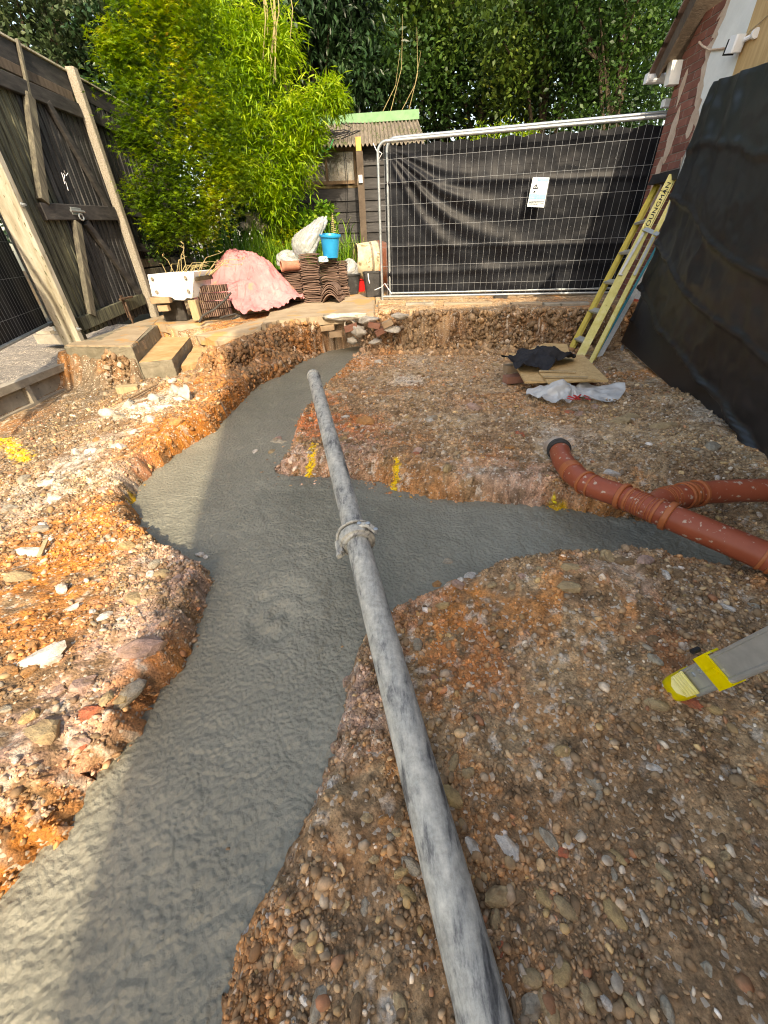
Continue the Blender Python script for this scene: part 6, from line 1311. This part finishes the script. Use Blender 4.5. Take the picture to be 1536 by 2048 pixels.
# plastic bags
mFilm = filmmat('clear_bag', (.50, .53, .55), .5, .2)
def pull(r):
    r = r.copy(); k = np.clip(r[:, 0]+r[:, 2], 0, 9); r[:, 0] += .45*k**2; r[:, 2] += .38*k**2; r[:, 1] *= (1-.25*k); return r
crumple('plastic_bag', (s2[0].x-.04, 7.30, s2[1]-.01), .20, .17, .20, mFilm, 11, 'big clear plastic bag with a twisted corner, on the tallest tile stack', 'bag', sub=4, rough=.30, shape=pull, sharp=1.6)
crumple('plastic_bag', (s1[0].x-.02, 7.36, s1[1]+.05), .22, .15, .13, mFilm, 23, 'low clear plastic bag above the clay pipe on the left stack', 'bag', sub=4, rough=.28, sharp=1.6)
# bucket helper
def bucket(px, py, y0, r1, r0, h, m_, name, lab, tilt=(0, 0), z=None, cat='bucket', rim=.008):
    q = PY(px, py, y0); z = q.z if z is None else z; c = Vector((q.x, y0, z)); ax_ = Vector((tilt[0], tilt[1], 1)).normalized()
    t = thing(name, c, lab, cat); b = MB()
    b.lathe(c, ax_, [(0, .0001), (0, r0), (h*.9, r0+(r1-r0)*.9), (h*.9, r1+rim*.5), (h, r1+rim), (h+.004, r1+rim*.4), (h-.004, r1-.004), (.01, r0-.005), (.01, .0001)], 32); b.build('shell', m_, t, smooth=True)
    b = MB(); b.lathe(c+ax_*h, ax_, [(-.018, r1+rim*.6), (-.018, r1+rim+.006), (.004, r1+rim+.006), (.006, r1)], 32); b.build('rim', m_, t, smooth=True); return c, ax_, t
bucket(662, 519, 7.30, .150, .115, .285, mBlue, 'blue_bucket', 'bright blue plastic bucket standing on the roof tiles', tilt=(.08, -.12), z=s3[1]+.02)
crumple('rag', (PY(645, 519, 7.2).x, 7.2, PY(645, 524, 7.2).z), .085, .05, .05, mat('blue_white_rag', [(.42, (.70, .73, .75)), (.5, (.05, .30, .45)), (.58, (.72, .75, .76))], 22, bump=.2), 51, 'small blue and white rag on the tiles by the blue bucket', 'rag', sub=3)
cB, axB, tB_ = bucket(701, 582, 7.85, .185, .140, .30, mCaulk, 'black_bucket', 'black builder\'s bucket with a clear bag stuffed in it, right of the tiles', z=patio_z(7.85))
mFilm2 = mFilm
crumple('plastic_bag', (cB.x-.02, 7.80, cB.z+.25), .19, .15, .17, filmmat('clear_bag_print', (.50, .52, .54), .55, .25), 37, 'clear plastic bag with red letters, in the black bucket', 'bag', sub=4, rough=.24, sharp=1.5)
b = MB(); q = PY(684, 538, 7.63); b.tube([q, q+UPZ*.06], .006, 4); b.tube([q+XP*.02, q+XP*.03+UPZ*.05, q+XP*.05], .006, 4); tag(b.build('red_letters', mRed), 'red letters printed on the bag in the black bucket', 'lettering')
bucket(722, 579, 8.10, .12, .10, .20, mRed, 'red_tub', 'small red tub half hidden behind the black bucket', z=patio_z(8.1), cat='tub')
# black container
q = PY(747, 586, 7.45); c = Vector((q.x, 7.45, patio_z(7.45))); t = thing('black_container', c, 'open black plastic container leaning at the left fence post', 'container')
prof_ = lambda s, z_: [c+Vector((sx_*s*.155+.05*z_*0, sy_*s*.11, z_)) for sx_, sy_ in ((-1, -.7), (-.8, -1), (.8, -1), (1, -.7), (1, .7), (.8, 1), (-.8, 1), (-1, .7))]
rings = [prof_(.82, 0), prof_(1.0, .33), prof_(1.06, .335), prof_(1.06, .36), prof_(.96, .36), prof_(.76, .02)]; b = MB(); vs = [p_ for r_ in rings for p_ in r_]
b.add(vs, [(i*8+k, i*8+(k+1) % 8, (i+1)*8+(k+1) % 8, (i+1)*8+k) for i in range(5) for k in range(8)]+[tuple(reversed(range(8))), tuple(range(40, 48))]); b.build('tub', mCaulk, t)
b = MB(); b.tube([c+Vector((-.075, -.118, .34)), c+Vector((-.07, -.115, .26)), c+Vector((-.055, -.108, .20))], .008, 5); b.build('white_streak', mWhite, t)
# cement mixer
mc_ = Vector((.02, 8.15, 1.16)); axm = Vector((-1, -.25, .16)).normalized(); t = thing('cement_mixer', (mc_.x, mc_.y, patio_z(8.1)), 'cement mixer drum, cream with dried cement and orange behind the fence post', 'cement mixer')
mDrC = mat('cement_caked', [(.3, (.34, .27, .16)), (.5, (.50, .42, .29)), (.75, (.62, .55, .40))], 7, rough=.9, bump=.5, bdist=.006, speck=((.22, .17, .10), 10, .62))
mDrO = mat('orange_enamel', [(.3, (.55, .16, .07)), (.6, (.66, .25, .13)), (.8, (.60, .45, .32))], 6, rough=.6, bump=.2)
b = MB(); b.lathe(mc_, axm, [(.34, .23), (.355, .245), (.34, .25), (.30, .262), (.02, .335), (-.0, .338)], 40); b.lathe(mc_, axm, [(.34, .232), (.30, .25), (0, .32)], 40); b.build('drum_mouth', mDrC, t, smooth=True)
b = MB(); b.lathe(mc_, axm, [(0, .338), (-.02, .342), (-.16, .335), (-.30, .25), (-.34, .15), (-.35, .0001)], 40); b.build('drum_back', mDrO, t, smooth=True)
b = MB(); b.lathe(mc_, axm, [(.338, .244), (.350, .256), (.362, .250), (.355, .236)], 40); b.build('drum_rim', mDrC, t, smooth=True)
b = MB()
for dx_ in (-.2, .3):
    for dy_ in (-.25, .28): b.tube([mc_+Vector((dx_*.3, dy_*.3, -.28)), Vector((mc_.x+dx_, mc_.y+dy_, patio_z(8.1)))], .018, 8)
b.build('stand', mDrO, t)
# broken rubble, bricks and old clay drain in the back bank
rub = [(655, 655, .11, mBrickY, 'brick'), (672, 668, .10, mBrickY, 'brick'), (702, 655, .10, mBrickR, 'brick'), (748, 650, .09, mBrickR, 'brick'), (762, 662, .09, mBrickR, 'brick'), (775, 647, .08, mBrickY, 'brick')]
labs = ['tan brick poking from the back bank, leftmost of the group', 'tilted tan brick below the leftmost one in the back bank', 'flat brown brick left of the broken clay pipe in the back bank', 'reddish brick right of the broken clay pipe in the bank', 'lower reddish brick right of the broken clay pipe in the bank', 'small tan brick high in the bank below the fence shoe']
for (px, py, s_, m_, nm), lb in zip(rub, labs):
    y_ = PZ(px, 630, .67).y-.02+random.uniform(-.02, .02); q = PY(px, py, y_); a_ = random.uniform(-.5, .5); b = MB(); b.obox(q, Vector((math.cos(a_), 0, math.sin(a_)))*s_*.9, (0, .06, 0), Vector((-math.sin(a_), 0, math.cos(a_)))*.034, bev=.010); tag(b.build('loose_brick', m_), lb, 'brick', 'bricks in the back bank')
q = PY(700, 648, PZ(700, 628, .67).y-.03); b = MB(); b.lathe(q, Vector((-.15, -1, -.1)), [(-.12, .052), (.05, .058), (.055, .072), (.03, .075), (-.12, .066)], 22); tag(b.build('broken_clay_pipe', mChunk, smooth=True), 'broken pale clay drain mouth in the back bank', 'pipe')
def chunk(c, sx, sy, sz, m_, lab, seed, rz=0, name='concrete_lump'):
    V = lump(I2V, seed, 1, 1.0)/np.array([1, .75, .52]); V = V*(1+.10*np.random.default_rng(seed).normal(size=(len(V), 1))); ca, sa = math.cos(rz), math.sin(rz); V = V*np.array([sx, sy, sz]); V = np.stack([V[:, 0]*ca-V[:, 1]*sa, V[:, 0]*sa+V[:, 1]*ca, V[:, 2]], -1)
    return tag(arrmesh(name, V+np.array(c), I2F, m_), lab, 'rubble', 'broken concrete lumps')
CH = [(690, 632, 6.34, .30, .06, .045, 'long pale broken concrete edge under the patio, above the clay drain'), (718, 662, 6.26, .12, .08, .07, 'pale concrete lump right of the clay drain'), (735, 640, 6.3, .14, .07, .05, 'flat concrete lump under the patio left of the fence shoe'), (705, 680, 6.22, .09, .06, .05, 'pale concrete lump at the far end of the poured trench'), (785, 660, 6.3, .13, .08, .05, 'rounded rubble lump below the fence shoe'), (752, 684, 6.18, .10, .06, .045, 'grey lump at the back of the dug platform'), (800, 632, 6.4, .14, .06, .04, 'crusted concrete under the fence shoe'), (560, 665, 5.95, .05, .05, .10, 'upright pale lump in the bank left of the trench end'), (630, 668, 6.2, .10, .06, .06, 'grey lump at the left of the back bank bricks')]
for k, (px, py, y_, sx, sy, sz, lb) in enumerate(CH): chunk(tuple(PY(px, py, y_ if px < 600 else PZ(px, 630, .67).y-.03)), sx, sy, sz, mChunk, lb, 900+k)
CH2 = [(375, 800, .05, .06, .10, 'upright broken concrete lump at the trench bank, right of the chalky rubble'), (350, 785, .10, .05, .05, 'pale concrete lump beside the upright one left of the trench'), (312, 800, .13, .05, .045, 'long whitish concrete lump in the chalky rubble'), (260, 812, .10, .05, .045, 'grey-white lump in the chalky rubble, left of the long one'), (215, 830, .05, .09, .035, 'yellowish stone slab leaning at the left of the rubble'), (345, 765, .06, .04, .03, 'small concrete lump below the steps')]
for k, (px, py, sx, sy, sz, lb) in enumerate(CH2): chunk(tuple(hit(px, py)+Vector((0, 0, sz*.3))), sx, sy, sz, mChunk, lb, 940+k, rz=random.uniform(0, 3))
q = hit(258, 784); b = MB(); b.obox(q+UPZ*.03, Vector((.105, .01, 0)), Vector((-.02, .05, 0)), UPZ*.032, bev=.008); tag(b.build('wooden_block', mLum), 'pale wooden block lying on the dark soil left of the trench', 'block')
b = MB(); b.tube([hit(258, 806)+UPZ*.03, hit(318, 777)+UPZ*.04], .009, 5); tag(b.build('stick', mLumD), 'thin brown stick lying beside the wooden block', 'stick')
b = MB(); q = hit(90, 1105); b.plank(q+Vector((-.01, .05, .03)), q+Vector((.02, -.05, .015)), .018, .008, UPZ); tag(b.build('wood_splinter', mLum), 'flat wood splinter on the sunlit orange bank at left', 'stick')

# ------------------------------------------------------------------ plants
def leaves(name, cen, size, tv, tt, m, par=None, up=.4, droop=0.0, outw=None, lab=None, colr=None, aspect=None, kind=None, cat=None):
    """many leaves: template verts tv (k,3) (long axis +y, normal +z), triangles tt"""
    cen = np.asarray(cen); n_ = len(cen); nr = rng.normal(size=(n_, 3)); nr /= np.linalg.norm(nr, axis=1)[:, None]; nr[:, 2] = np.abs(nr[:, 2])+up; nr /= np.linalg.norm(nr, axis=1)[:, None]
    t = rng.normal(size=(n_, 3))
    if outw is not None: t = t*.7+outw
    t[:, 2] -= droop; t -= nr*(t*nr).sum(1)[:, None]; t /= np.linalg.norm(t, axis=1)[:, None]+1e-9
    s = np.cross(t, nr); k = len(tv); tv = np.asarray(tv)
    P = cen[:, None, :]+(s[:, None, :]*tv[None, :, 0:1]+t[:, None, :]*tv[None, :, 1:2]+nr[:, None, :]*tv[None, :, 2:3])*np.asarray(size)[:, None, None]
    F_ = (np.asarray(tt)[None]+np.arange(n_)[:, None, None]*k).reshape(-1, 3)
    c = (rng.uniform(0, 1, n_) if colr is None else colr); c = np.repeat(np.clip(c, 0, 1), k); c3 = np.stack([c, c, c], -1)
    o = arrmesh(name, P.reshape(-1, 3), F_, m, parent=par, col=c3, loc=None if par is not None else (0, 0, 0))
    if kind: tag(o, kind=kind)
    if lab: tag(o, lab, cat)
    return o
EV = [(0, 0, 0), (.16, .4, .03), (0, 1, -.10), (-.16, .4, .03)]
QV = [(0, 0, 0), (.30, .45, .05), (0, 1, -.05), (-.30, .45, .05)]; QT = [(0, 1, 2), (0, 2, 3)]
LV = [(0, 0, 0), (.075, .35, .02), (0, 1, -.10), (-.075, .35, .02)]
# palmate maple leaf: five pointed lobes
MV = [(0, 0, 0)]; MT = []
for a_, r_ in ((-100, .55), (-52, .85), (0, 1.0), (52, .85), (100, .55)):
    a = R(a_); i0 = len(MV); MV += [(r_*math.sin(a), .12+r_*math.cos(a)*.9, -.12*r_), (.17*math.sin(a-.45), .12+.2*math.cos(a-.45), .02), (.17*math.sin(a+.45), .12+.2*math.cos(a+.45), .02)]; MT += [(0, i0+1, i0), (0, i0, i0+2)]
def blobpts(blobs, dens, shell=.55, seed=0):
    """points in the outer part of soft ellipsoids given as (centre, radii, weight)"""
    out = []; ow = []; shade = []
    for c, r, w_ in blobs:
        n_ = int(dens*w_); d = rng.normal(size=(n_, 3)); d /= np.linalg.norm(d, axis=1)[:, None]
        rad = (shell+(1-shell)*rng.uniform(0, 1, n_)**.6); lump_ = 1+.22*np.sin(d@np.array([5.1, 3.3, 4.2])+c[0]*7)+.15*np.sin(d@np.array([-9, 7, 8.])+c[1]*5)
        rr = rad*lump_; P = np.array(c)+d*rr[:, None]*np.array(r); out.append(P); ow.append(d); shade.append(rad)
    return np.concatenate(out), np.concatenate(ow), np.concatenate(shade)
def pxblob(px, py, y, rpx, asp=1.0, w_=1.0, ry=.8):
    c = PY(px, py, y); dep = (c-CAM).dot(FW); r = rpx/FPX*dep; return (tuple(c), (r*asp, r*ry, r*.85), w_)
def clumped(pts, ow, k, spread, seed=0):
    """gather the points into sprays of k leaves"""
    n_ = len(pts)//k; pm = rng.permutation(len(pts))[:n_]; b_ = pts[pm]; P = np.repeat(b_, k, 0)+rng.normal(size=(n_*k, 3))*spread; return P, np.repeat(ow[pm], k, 0)
lmMaple = leafmat('maple_leaf', [(0, (.055, .12, .006)), (.35, (.14, .25, .008)), (.65, (.30, .38, .012)), (.93, (.46, .42, .02)), (1, (.50, .25, .04))], .4)
lmBam = leafmat('bamboo_leaf', [(0, (.07, .17, .006)), (.35, (.19, .34, .010)), (.7, (.38, .52, .022)), (1, (.58, .64, .07))], .45)
lmDark = leafmat('laurel_leaf', [(0, (.008, .022, .008)), (.5, (.018, .05, .016)), (.85, (.04, .09, .03)), (1, (.09, .15, .06))], .15, .4)
lmMid = leafmat('hedge_leaf', [(0, (.012, .035, .008)), (.5, (.035, .085, .014)), (.85, (.075, .15, .022)), (1, (.15, .23, .04))], .3)
lmYel = leafmat('oak_leaf', [(0, (.02, .045, .008)), (.5, (.06, .11, .014)), (.85, (.13, .18, .025)), (1, (.26, .29, .05))], .3)
lmGrey = leafmat('dull_leaf', [(0, (.015, .03, .012)), (.5, (.04, .07, .025)), (.9, (.09, .12, .05)), (1, (.2, .24, .16))], .2)
lmGrass = leafmat('strap_leaf', [(0, (.04, .12, .01)), (.4, (.10, .24, .02)), (.8, (.22, .38, .03)), (1, (.42, .48, .08))], .35)
lmIris = leafmat('iris_leaf', [(0, (.03, .10, .015)), (.5, (.07, .19, .025)), (1, (.16, .30, .04))], .3)
def trunk(par, base, top, r0, r1, limbs, m_=mPlant):
    base = Vector(base); top = Vector(top); b = MB(); pts = [base.lerp(top, i/7)+Vector((random.uniform(-1, 1), random.uniform(-1, 1), 0))*r0*.6*(0 < i < 7) for i in range(8)]
    b.tube(pts, [r0+(r1-r0)*i/7 for i in range(8)], 9); b.build('trunk', m_, par, smooth=True)
    for e in limbs:
        e = Vector(e); s_ = random.uniform(.25, .85); a = base.lerp(top, s_); md = a.lerp(e, .5)+Vector((random.uniform(-.1, .1), random.uniform(-.1, .1), .15*(e-a).length)); rr = (r0+(r1-r0)*s_)*.55
        b = MB(); b.tube([a, a.lerp(md, .5)+UPZ*.03, md, md.lerp(e, .5), e], [rr, rr*.8, rr*.6, rr*.4, rr*.18], 6); b.build('limb', m_, par, smooth=True)
# --- maple
mb_ = [pxblob(310, 95, 7.0, 95), pxblob(250, 120, 6.9, 55), pxblob(370, 60, 7.1, 80), pxblob(400, 160, 7.0, 80), pxblob(290, 190, 6.8, 80), pxblob(350, 260, 6.8, 95), pxblob(425, 250, 6.9, 65), pxblob(270, 270, 6.7, 50), pxblob(410, 330, 6.8, 75), pxblob(320, 350, 6.7, 70), pxblob(350, 415, 6.7, 65), pxblob(430, 400, 6.8, 55), pxblob(290, 400, 6.7, 40), pxblob(460, 340, 6.9, 40), pxblob(370, 10, 7.1, 80), pxblob(290, 30, 7.1, 60), pxblob(230, 95, 6.95, 35), pxblob(400, 460, 6.8, 30), pxblob(325, 455, 6.7, 35)]
mp_ = thing('maple_tree', PZ(382, 520, .72), 'bushy yellow-green maple tree with small star-shaped leaves, in front of the dark boarded fence', 'tree')
P, O_, S_ = blobpts(mb_, 900, .2); P, O_ = clumped(P, O_, 4, .045)
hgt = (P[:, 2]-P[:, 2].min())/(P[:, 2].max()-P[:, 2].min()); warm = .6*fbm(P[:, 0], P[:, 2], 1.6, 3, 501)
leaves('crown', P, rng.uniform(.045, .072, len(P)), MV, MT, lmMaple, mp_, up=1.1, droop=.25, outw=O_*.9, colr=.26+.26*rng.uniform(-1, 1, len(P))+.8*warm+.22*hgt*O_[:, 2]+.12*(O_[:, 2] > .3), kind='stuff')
bt = PZ(385, 520, .72)
trunk(mp_, bt, PY(350, 200, 7.0), .045, .02, [c for c, r, w_ in mb_[:14]]); 
b = MB(); b.tube([bt+Vector((.05, 0, 0)), PY(400, 430, 7.0), PY(420, 330, 7.0)], [.03, .025, .012], 7); b.build('limb', mPlant, mp_)
b = MB(); b.tube([bt+Vector((-.06, 0, 0)), PY(360, 440, 6.9), PY(330, 360, 6.9)], [.03, .025, .012], 7); b.build('limb', mPlant, mp_)
# --- bamboo
bb_ = [pxblob(500, 60, 8.6, 85), pxblob(440, 30, 8.5, 70), pxblob(530, 120, 8.6, 70), pxblob(470, 140, 8.4, 70), pxblob(520, 210, 8.5, 75), pxblob(575, 260, 8.5, 60), pxblob(610, 225, 8.5, 45), pxblob(655, 185, 8.5, 30, w_=.6), pxblob(675, 205, 8.5, 22, w_=.4), pxblob(530, 300, 8.4, 75), pxblob(590, 320, 8.5, 50), pxblob(480, 260, 8.4, 60), pxblob(560, 370, 8.4, 55), pxblob(510, 380, 8.3, 50), pxblob(560, 80, 8.7, 45), pxblob(550, 410, 8.4, 35, w_=.6), pxblob(470, 350, 8.3, 45), pxblob(630, 270, 8.5, 28, w_=.5)]
bm2 = thing('bamboo', PZ(520, 505, .85), 'tall bright green bamboo clump with drooping narrow leaves, right of the maple', 'bamboo')
P, O_, S_ = blobpts(bb_, 1050, .2); P, O_ = clumped(P, O_, 4, .05)
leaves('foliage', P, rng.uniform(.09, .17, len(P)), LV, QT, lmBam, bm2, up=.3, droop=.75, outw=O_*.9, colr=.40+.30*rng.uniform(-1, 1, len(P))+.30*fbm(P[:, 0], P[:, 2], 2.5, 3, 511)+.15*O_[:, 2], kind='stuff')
for k in range(26):
    c, r, w_ = random.choice(bb_); base = PZ(520, 505, .85)+Vector((random.uniform(-.45, .35), random.uniform(-.2, .2), 0)); e = Vector(c)+Vector((random.uniform(-.3, .3), random.uniform(-.2, .2), random.uniform(0, .4)))
    b = MB(); b.tube([base, base.lerp(e, .5)+UPZ*.2, e], [.014, .011, .005], 5); b.build('cane', mStraw if k % 2 else mPlant, bm2)
# --- background trees
def bgtree(name, lab, blobs, dens, mt_, size, base, top, seed, k=5, spread=.12, up=.3, tv=QV, droop=.2, shell=.3, bias=.4):
    t = thing(name, base, lab, 'tree', 'trees behind the garden'); P, O_, S_ = blobpts(blobs, dens, shell); P, O_ = clumped(P, O_, k, spread)
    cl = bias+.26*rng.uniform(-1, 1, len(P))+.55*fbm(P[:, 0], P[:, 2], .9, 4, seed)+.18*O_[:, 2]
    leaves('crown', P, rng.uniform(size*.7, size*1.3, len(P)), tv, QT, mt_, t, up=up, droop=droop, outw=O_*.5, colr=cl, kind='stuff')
    trunk(t, base, top, .13, .05, [c for c, r, w_ in blobs[:9]]); return t
def grid_blobs(x0, x1, y0, y1, step, Y0, rpx, jit=.35, ry=.9):
    out = []; y_ = y0
    while y_ <= y1:
        x_ = x0
        while x_ <= x1:
            out.append(pxblob(x_+random.uniform(-jit, jit)*step, y_+random.uniform(-jit, jit)*step, Y0+random.uniform(-.7, .7), rpx*random.uniform(.8, 1.25), 1.0, 1.0, ry)); x_ += step
        y_ += step
    return out
def tb(px, y): p_ = PY(px, 300, y); return (p_.x, y, .6)
def tt_(px, py, y): return tuple(PY(px, py, y))
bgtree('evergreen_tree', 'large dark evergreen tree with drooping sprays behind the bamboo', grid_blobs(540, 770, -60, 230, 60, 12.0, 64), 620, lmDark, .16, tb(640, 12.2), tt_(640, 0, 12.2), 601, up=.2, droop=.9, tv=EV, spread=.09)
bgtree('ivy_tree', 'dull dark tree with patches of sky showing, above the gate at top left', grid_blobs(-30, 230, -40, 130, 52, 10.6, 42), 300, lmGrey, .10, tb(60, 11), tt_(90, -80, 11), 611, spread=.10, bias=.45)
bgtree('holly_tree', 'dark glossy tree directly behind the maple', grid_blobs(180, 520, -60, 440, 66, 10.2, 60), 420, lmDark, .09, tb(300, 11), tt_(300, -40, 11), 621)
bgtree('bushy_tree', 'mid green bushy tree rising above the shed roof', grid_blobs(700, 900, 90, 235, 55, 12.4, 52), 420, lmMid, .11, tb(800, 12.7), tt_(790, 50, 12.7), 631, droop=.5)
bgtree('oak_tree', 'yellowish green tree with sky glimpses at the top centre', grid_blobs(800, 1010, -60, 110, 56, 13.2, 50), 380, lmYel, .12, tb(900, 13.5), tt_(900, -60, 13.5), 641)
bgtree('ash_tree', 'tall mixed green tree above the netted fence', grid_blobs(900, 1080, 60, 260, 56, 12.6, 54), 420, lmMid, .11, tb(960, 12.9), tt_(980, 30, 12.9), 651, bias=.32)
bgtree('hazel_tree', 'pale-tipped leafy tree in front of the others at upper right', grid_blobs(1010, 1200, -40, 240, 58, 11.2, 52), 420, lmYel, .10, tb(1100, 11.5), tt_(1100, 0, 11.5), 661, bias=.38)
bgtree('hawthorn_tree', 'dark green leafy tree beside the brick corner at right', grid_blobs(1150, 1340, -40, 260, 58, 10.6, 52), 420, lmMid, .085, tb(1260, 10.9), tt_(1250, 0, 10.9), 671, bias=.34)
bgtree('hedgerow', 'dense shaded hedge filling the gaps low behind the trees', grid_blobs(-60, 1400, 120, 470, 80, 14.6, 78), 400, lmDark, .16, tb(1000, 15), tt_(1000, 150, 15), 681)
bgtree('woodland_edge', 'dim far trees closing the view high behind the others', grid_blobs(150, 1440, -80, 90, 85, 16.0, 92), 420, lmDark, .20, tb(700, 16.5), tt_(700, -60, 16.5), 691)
# bright young shoots over the fence
t = thing('young_bush', PY(1060, 300, 9.0), 'bright green young shoots peeping over the top of the netted fence', 'shrub')
P, O_, S_ = blobpts([pxblob(1000, 262, 8.8, 22), pxblob(1040, 266, 8.8, 18), pxblob(960, 268, 8.8, 18), pxblob(1065, 262, 8.8, 14), pxblob(1020, 300, 8.9, 60), pxblob(940, 300, 8.9, 50)], 160, .2); leaves('crown', P, rng.uniform(.06, .10, len(P)), LV, QT, lmBam, t, up=.3, outw=O_, kind='stuff')
# hanging bare twigs
b = MB()
for k in range(9):
    x_ = 525+random.uniform(-8, 70)*(k % 3)*.5; a = PY(x_, -20, 8.3); c = PY(x_+random.uniform(-10, 14), 60+random.uniform(0, 110), 8.3); b.tube([a, a.lerp(c, .4)+XP*.04, c], [.008, .006, .003], 4)
for k in range(4):
    x_ = 760+k*18; a = PY(x_, 235, 11.2); c = PY(x_+random.uniform(10, 70), 20+random.uniform(0, 90), 11.2); b.tube([a, a.lerp(c, .5)+XP*.12, c], [.006, .005, .002], 4)
tag(b.build('bare_twigs', mStraw), 'thin bare twigs hanging among the bamboo and above the shed', 'twigs', kind='stuff')
# --- ground plants
def blades(name, base, n_, h, w_, spread, m_, lab, cat, lean=.5, par=None, curl=.5, seg=5, group=None):
    V = []; F_ = []; cc = []; base = Vector(base)
    for k in range(n_):
        b0 = base+Vector((random.gauss(0, 1)*spread, random.gauss(0, 1)*spread*.7, 0)); a = random.uniform(0, 6.283); ln = abs(random.gauss(lean, lean*.5)); hh = h*random.uniform(.6, 1.15); d_ = Vector((math.cos(a), math.sin(a), 0)); s_ = Vector((-math.sin(a+random.uniform(-.9, .9)), math.cos(a), 0)).normalized(); c = random.random(); i0 = len(V)
        for j in range(seg+1):
            t_ = j/seg; p_ = b0+UPZ*(hh*(t_-curl*ln*t_**2.4))+d_*(hh*ln*t_**1.7); ww = w_*(1-t_**2.2)*.5+.0006; V += [tuple(p_-s_*ww), tuple(p_+s_*ww)]; cc += [c*.8+.2*t_]*2
        for j in range(seg): q_ = i0+2*j; F_ += [(q_, q_+1, q_+3), (q_, q_+3, q_+2)]
    cc = np.array(cc); o = arrmesh(name, V, F_, m_, col=np.stack([cc]*3, -1), parent=par); return tag(o, lab, cat, group) if par is None else tag(o, kind='stuff')
def tuft(px, py, y, *a, **k):
    q = PY(px, py, y); q.z = max(q.z, .70); return blades(a[0], q, *a[1:], **k)
q = PZ(430, 520, .74); q.y = 7.35; q.x = PY(430, 500, 7.35).x
blades('iris_clump', (PY(425, 500, 7.6).x, 7.65, 1.02), 70, .95, .035, .13, lmIris, 'tall sword-leaved iris clump between the maple and the pink sheet', 'plant', lean=.22, curl=.3)
blades('iris_clump', (PY(468, 500, 7.75).x, 7.8, 1.05), 56, .85, .03, .10, lmIris, 'broader sword-leaved clump directly above the pink sheet', 'plant', lean=.25, curl=.3)
PL = [(520, 500, 7.9, 120, .55, .018, .16, 'arching strappy leaves just behind the peak of the pink sheet'), (560, 500, 8.1, 120, .55, .018, .16, 'dense pale grass clump left of the tile stacks'), (600, 490, 8.3, 120, .5, .022, .18, 'leafy clump behind the left tile stack'), (640, 480, 8.5, 100, .5, .020, .16, 'strappy green clump behind the plastic bag'),
      (690, 490, 8.35, 150, .50, .012, .13, 'fresh fountain of fine grass right of the blue bucket'), (715, 500, 8.5, 100, .42, .012, .10, 'low grass clump left of the cement mixer'), (580, 450, 8.9, 110, .60, .024, .25, 'taller strappy foliage below the bamboo'), (650, 450, 9.0, 90, .6, .02, .2, 'thin foliage against the black shed boards'), (505, 470, 8.4, 110, .6, .02, .2, 'green strappy foliage under the bamboo beside the irises')]
for px, py, y_, n_, h_, w_, s_, lb in PL: blades('strappy_plant', (PY(px, py, y_).x, y_, max(patio_z(y_)-.02, PY(px, py, y_).z-.28)), n_, h_, w_, s_, lmGrass, lb, 'plant', lean=.55, group='garden plants behind the patio')
def bush(name, blobs, n_, size, mt_, lab, tv=QV, up=.5, bias=.4):
    P, O_, S_ = blobpts(blobs, n_, .2); c0 = P.mean(0); t = thing(name, (c0[0], c0[1], P[:, 2].min()), lab, 'shrub'); leaves('foliage', P, rng.uniform(size*.7, size*1.3, len(P)), tv, QT, mt_, t, up=up, outw=O_, colr=bias+.35*rng.uniform(-1, 1, len(P)), kind='stuff')
    b = MB(); b.tube([Vector((c0[0], c0[1], .7)), Vector(c0)], [.012, .006], 5); b.build('stem', mPlant, t)
bush('ivy_bush', [pxblob(318, 505, 6.9, 26), pxblob(330, 480, 7.1, 22), pxblob(300, 470, 7.2, 16), pxblob(375, 500, 7.2, 24)], 320, .045, lmMid, 'small dark-leaved shrub behind the sink at the foot of the fence')
bush('speckled_laurel', [pxblob(625, 440, 8.9, 26), pxblob(600, 450, 8.8, 22), pxblob(650, 425, 9.0, 20)], 180, .10, lmGrass, 'broad yellow-green leaved shrub behind the plastic bags', bias=.55)
bush('yellow_shrub', [pxblob(560, 470, 8.5, 30), pxblob(545, 500, 8.2, 24), pxblob(590, 475, 8.5, 22)], 260, .06, lmMaple, 'yellow-tinged low shrub between the irises and the tile stacks', bias=.6)
bush('shade_shrub', [pxblob(300, 400, 8.9, 60), pxblob(380, 400, 8.9, 60), pxblob(330, 300, 9.0, 70), pxblob(420, 330, 9.2, 60), pxblob(500, 440, 9.0, 45), pxblob(450, 470, 8.2, 35), pxblob(560, 430, 9.1, 40), pxblob(470, 430, 8.8, 40)], 420, .07, lmDark, 'dark shrub in the shade below the bamboo')
b = MB()
fb = PY(668, 470, 8.9)
for k in range(13): b.plank(fb+UPZ*(k*.028)-XP*.05*(1-k/14), fb+UPZ*(k*.028+.012)+XP*.05*(1-k/14), .010, .003, YP)
b.tube([fb-UPZ*.2, fb+UPZ*.38], .004, 4); tag(b.build('brown_fern', mStraw), 'upright browned fern frond before the shed boards', 'fern')
# rockery pieces behind the pink sheet
for k, (px, py, y_, s_) in enumerate(((505, 440, 8.6, .16), (490, 455, 8.5, .12), (525, 455, 8.6, .10))):
    chunk(tuple(PY(px, py, y_)), s_, s_*.7, s_*.8, mChunk, ['large grey rockery stone below the bamboo', 'pale rockery stone left of the large one', 'small rockery stone right of the large one'][k], 970+k, name='rockery_stone')
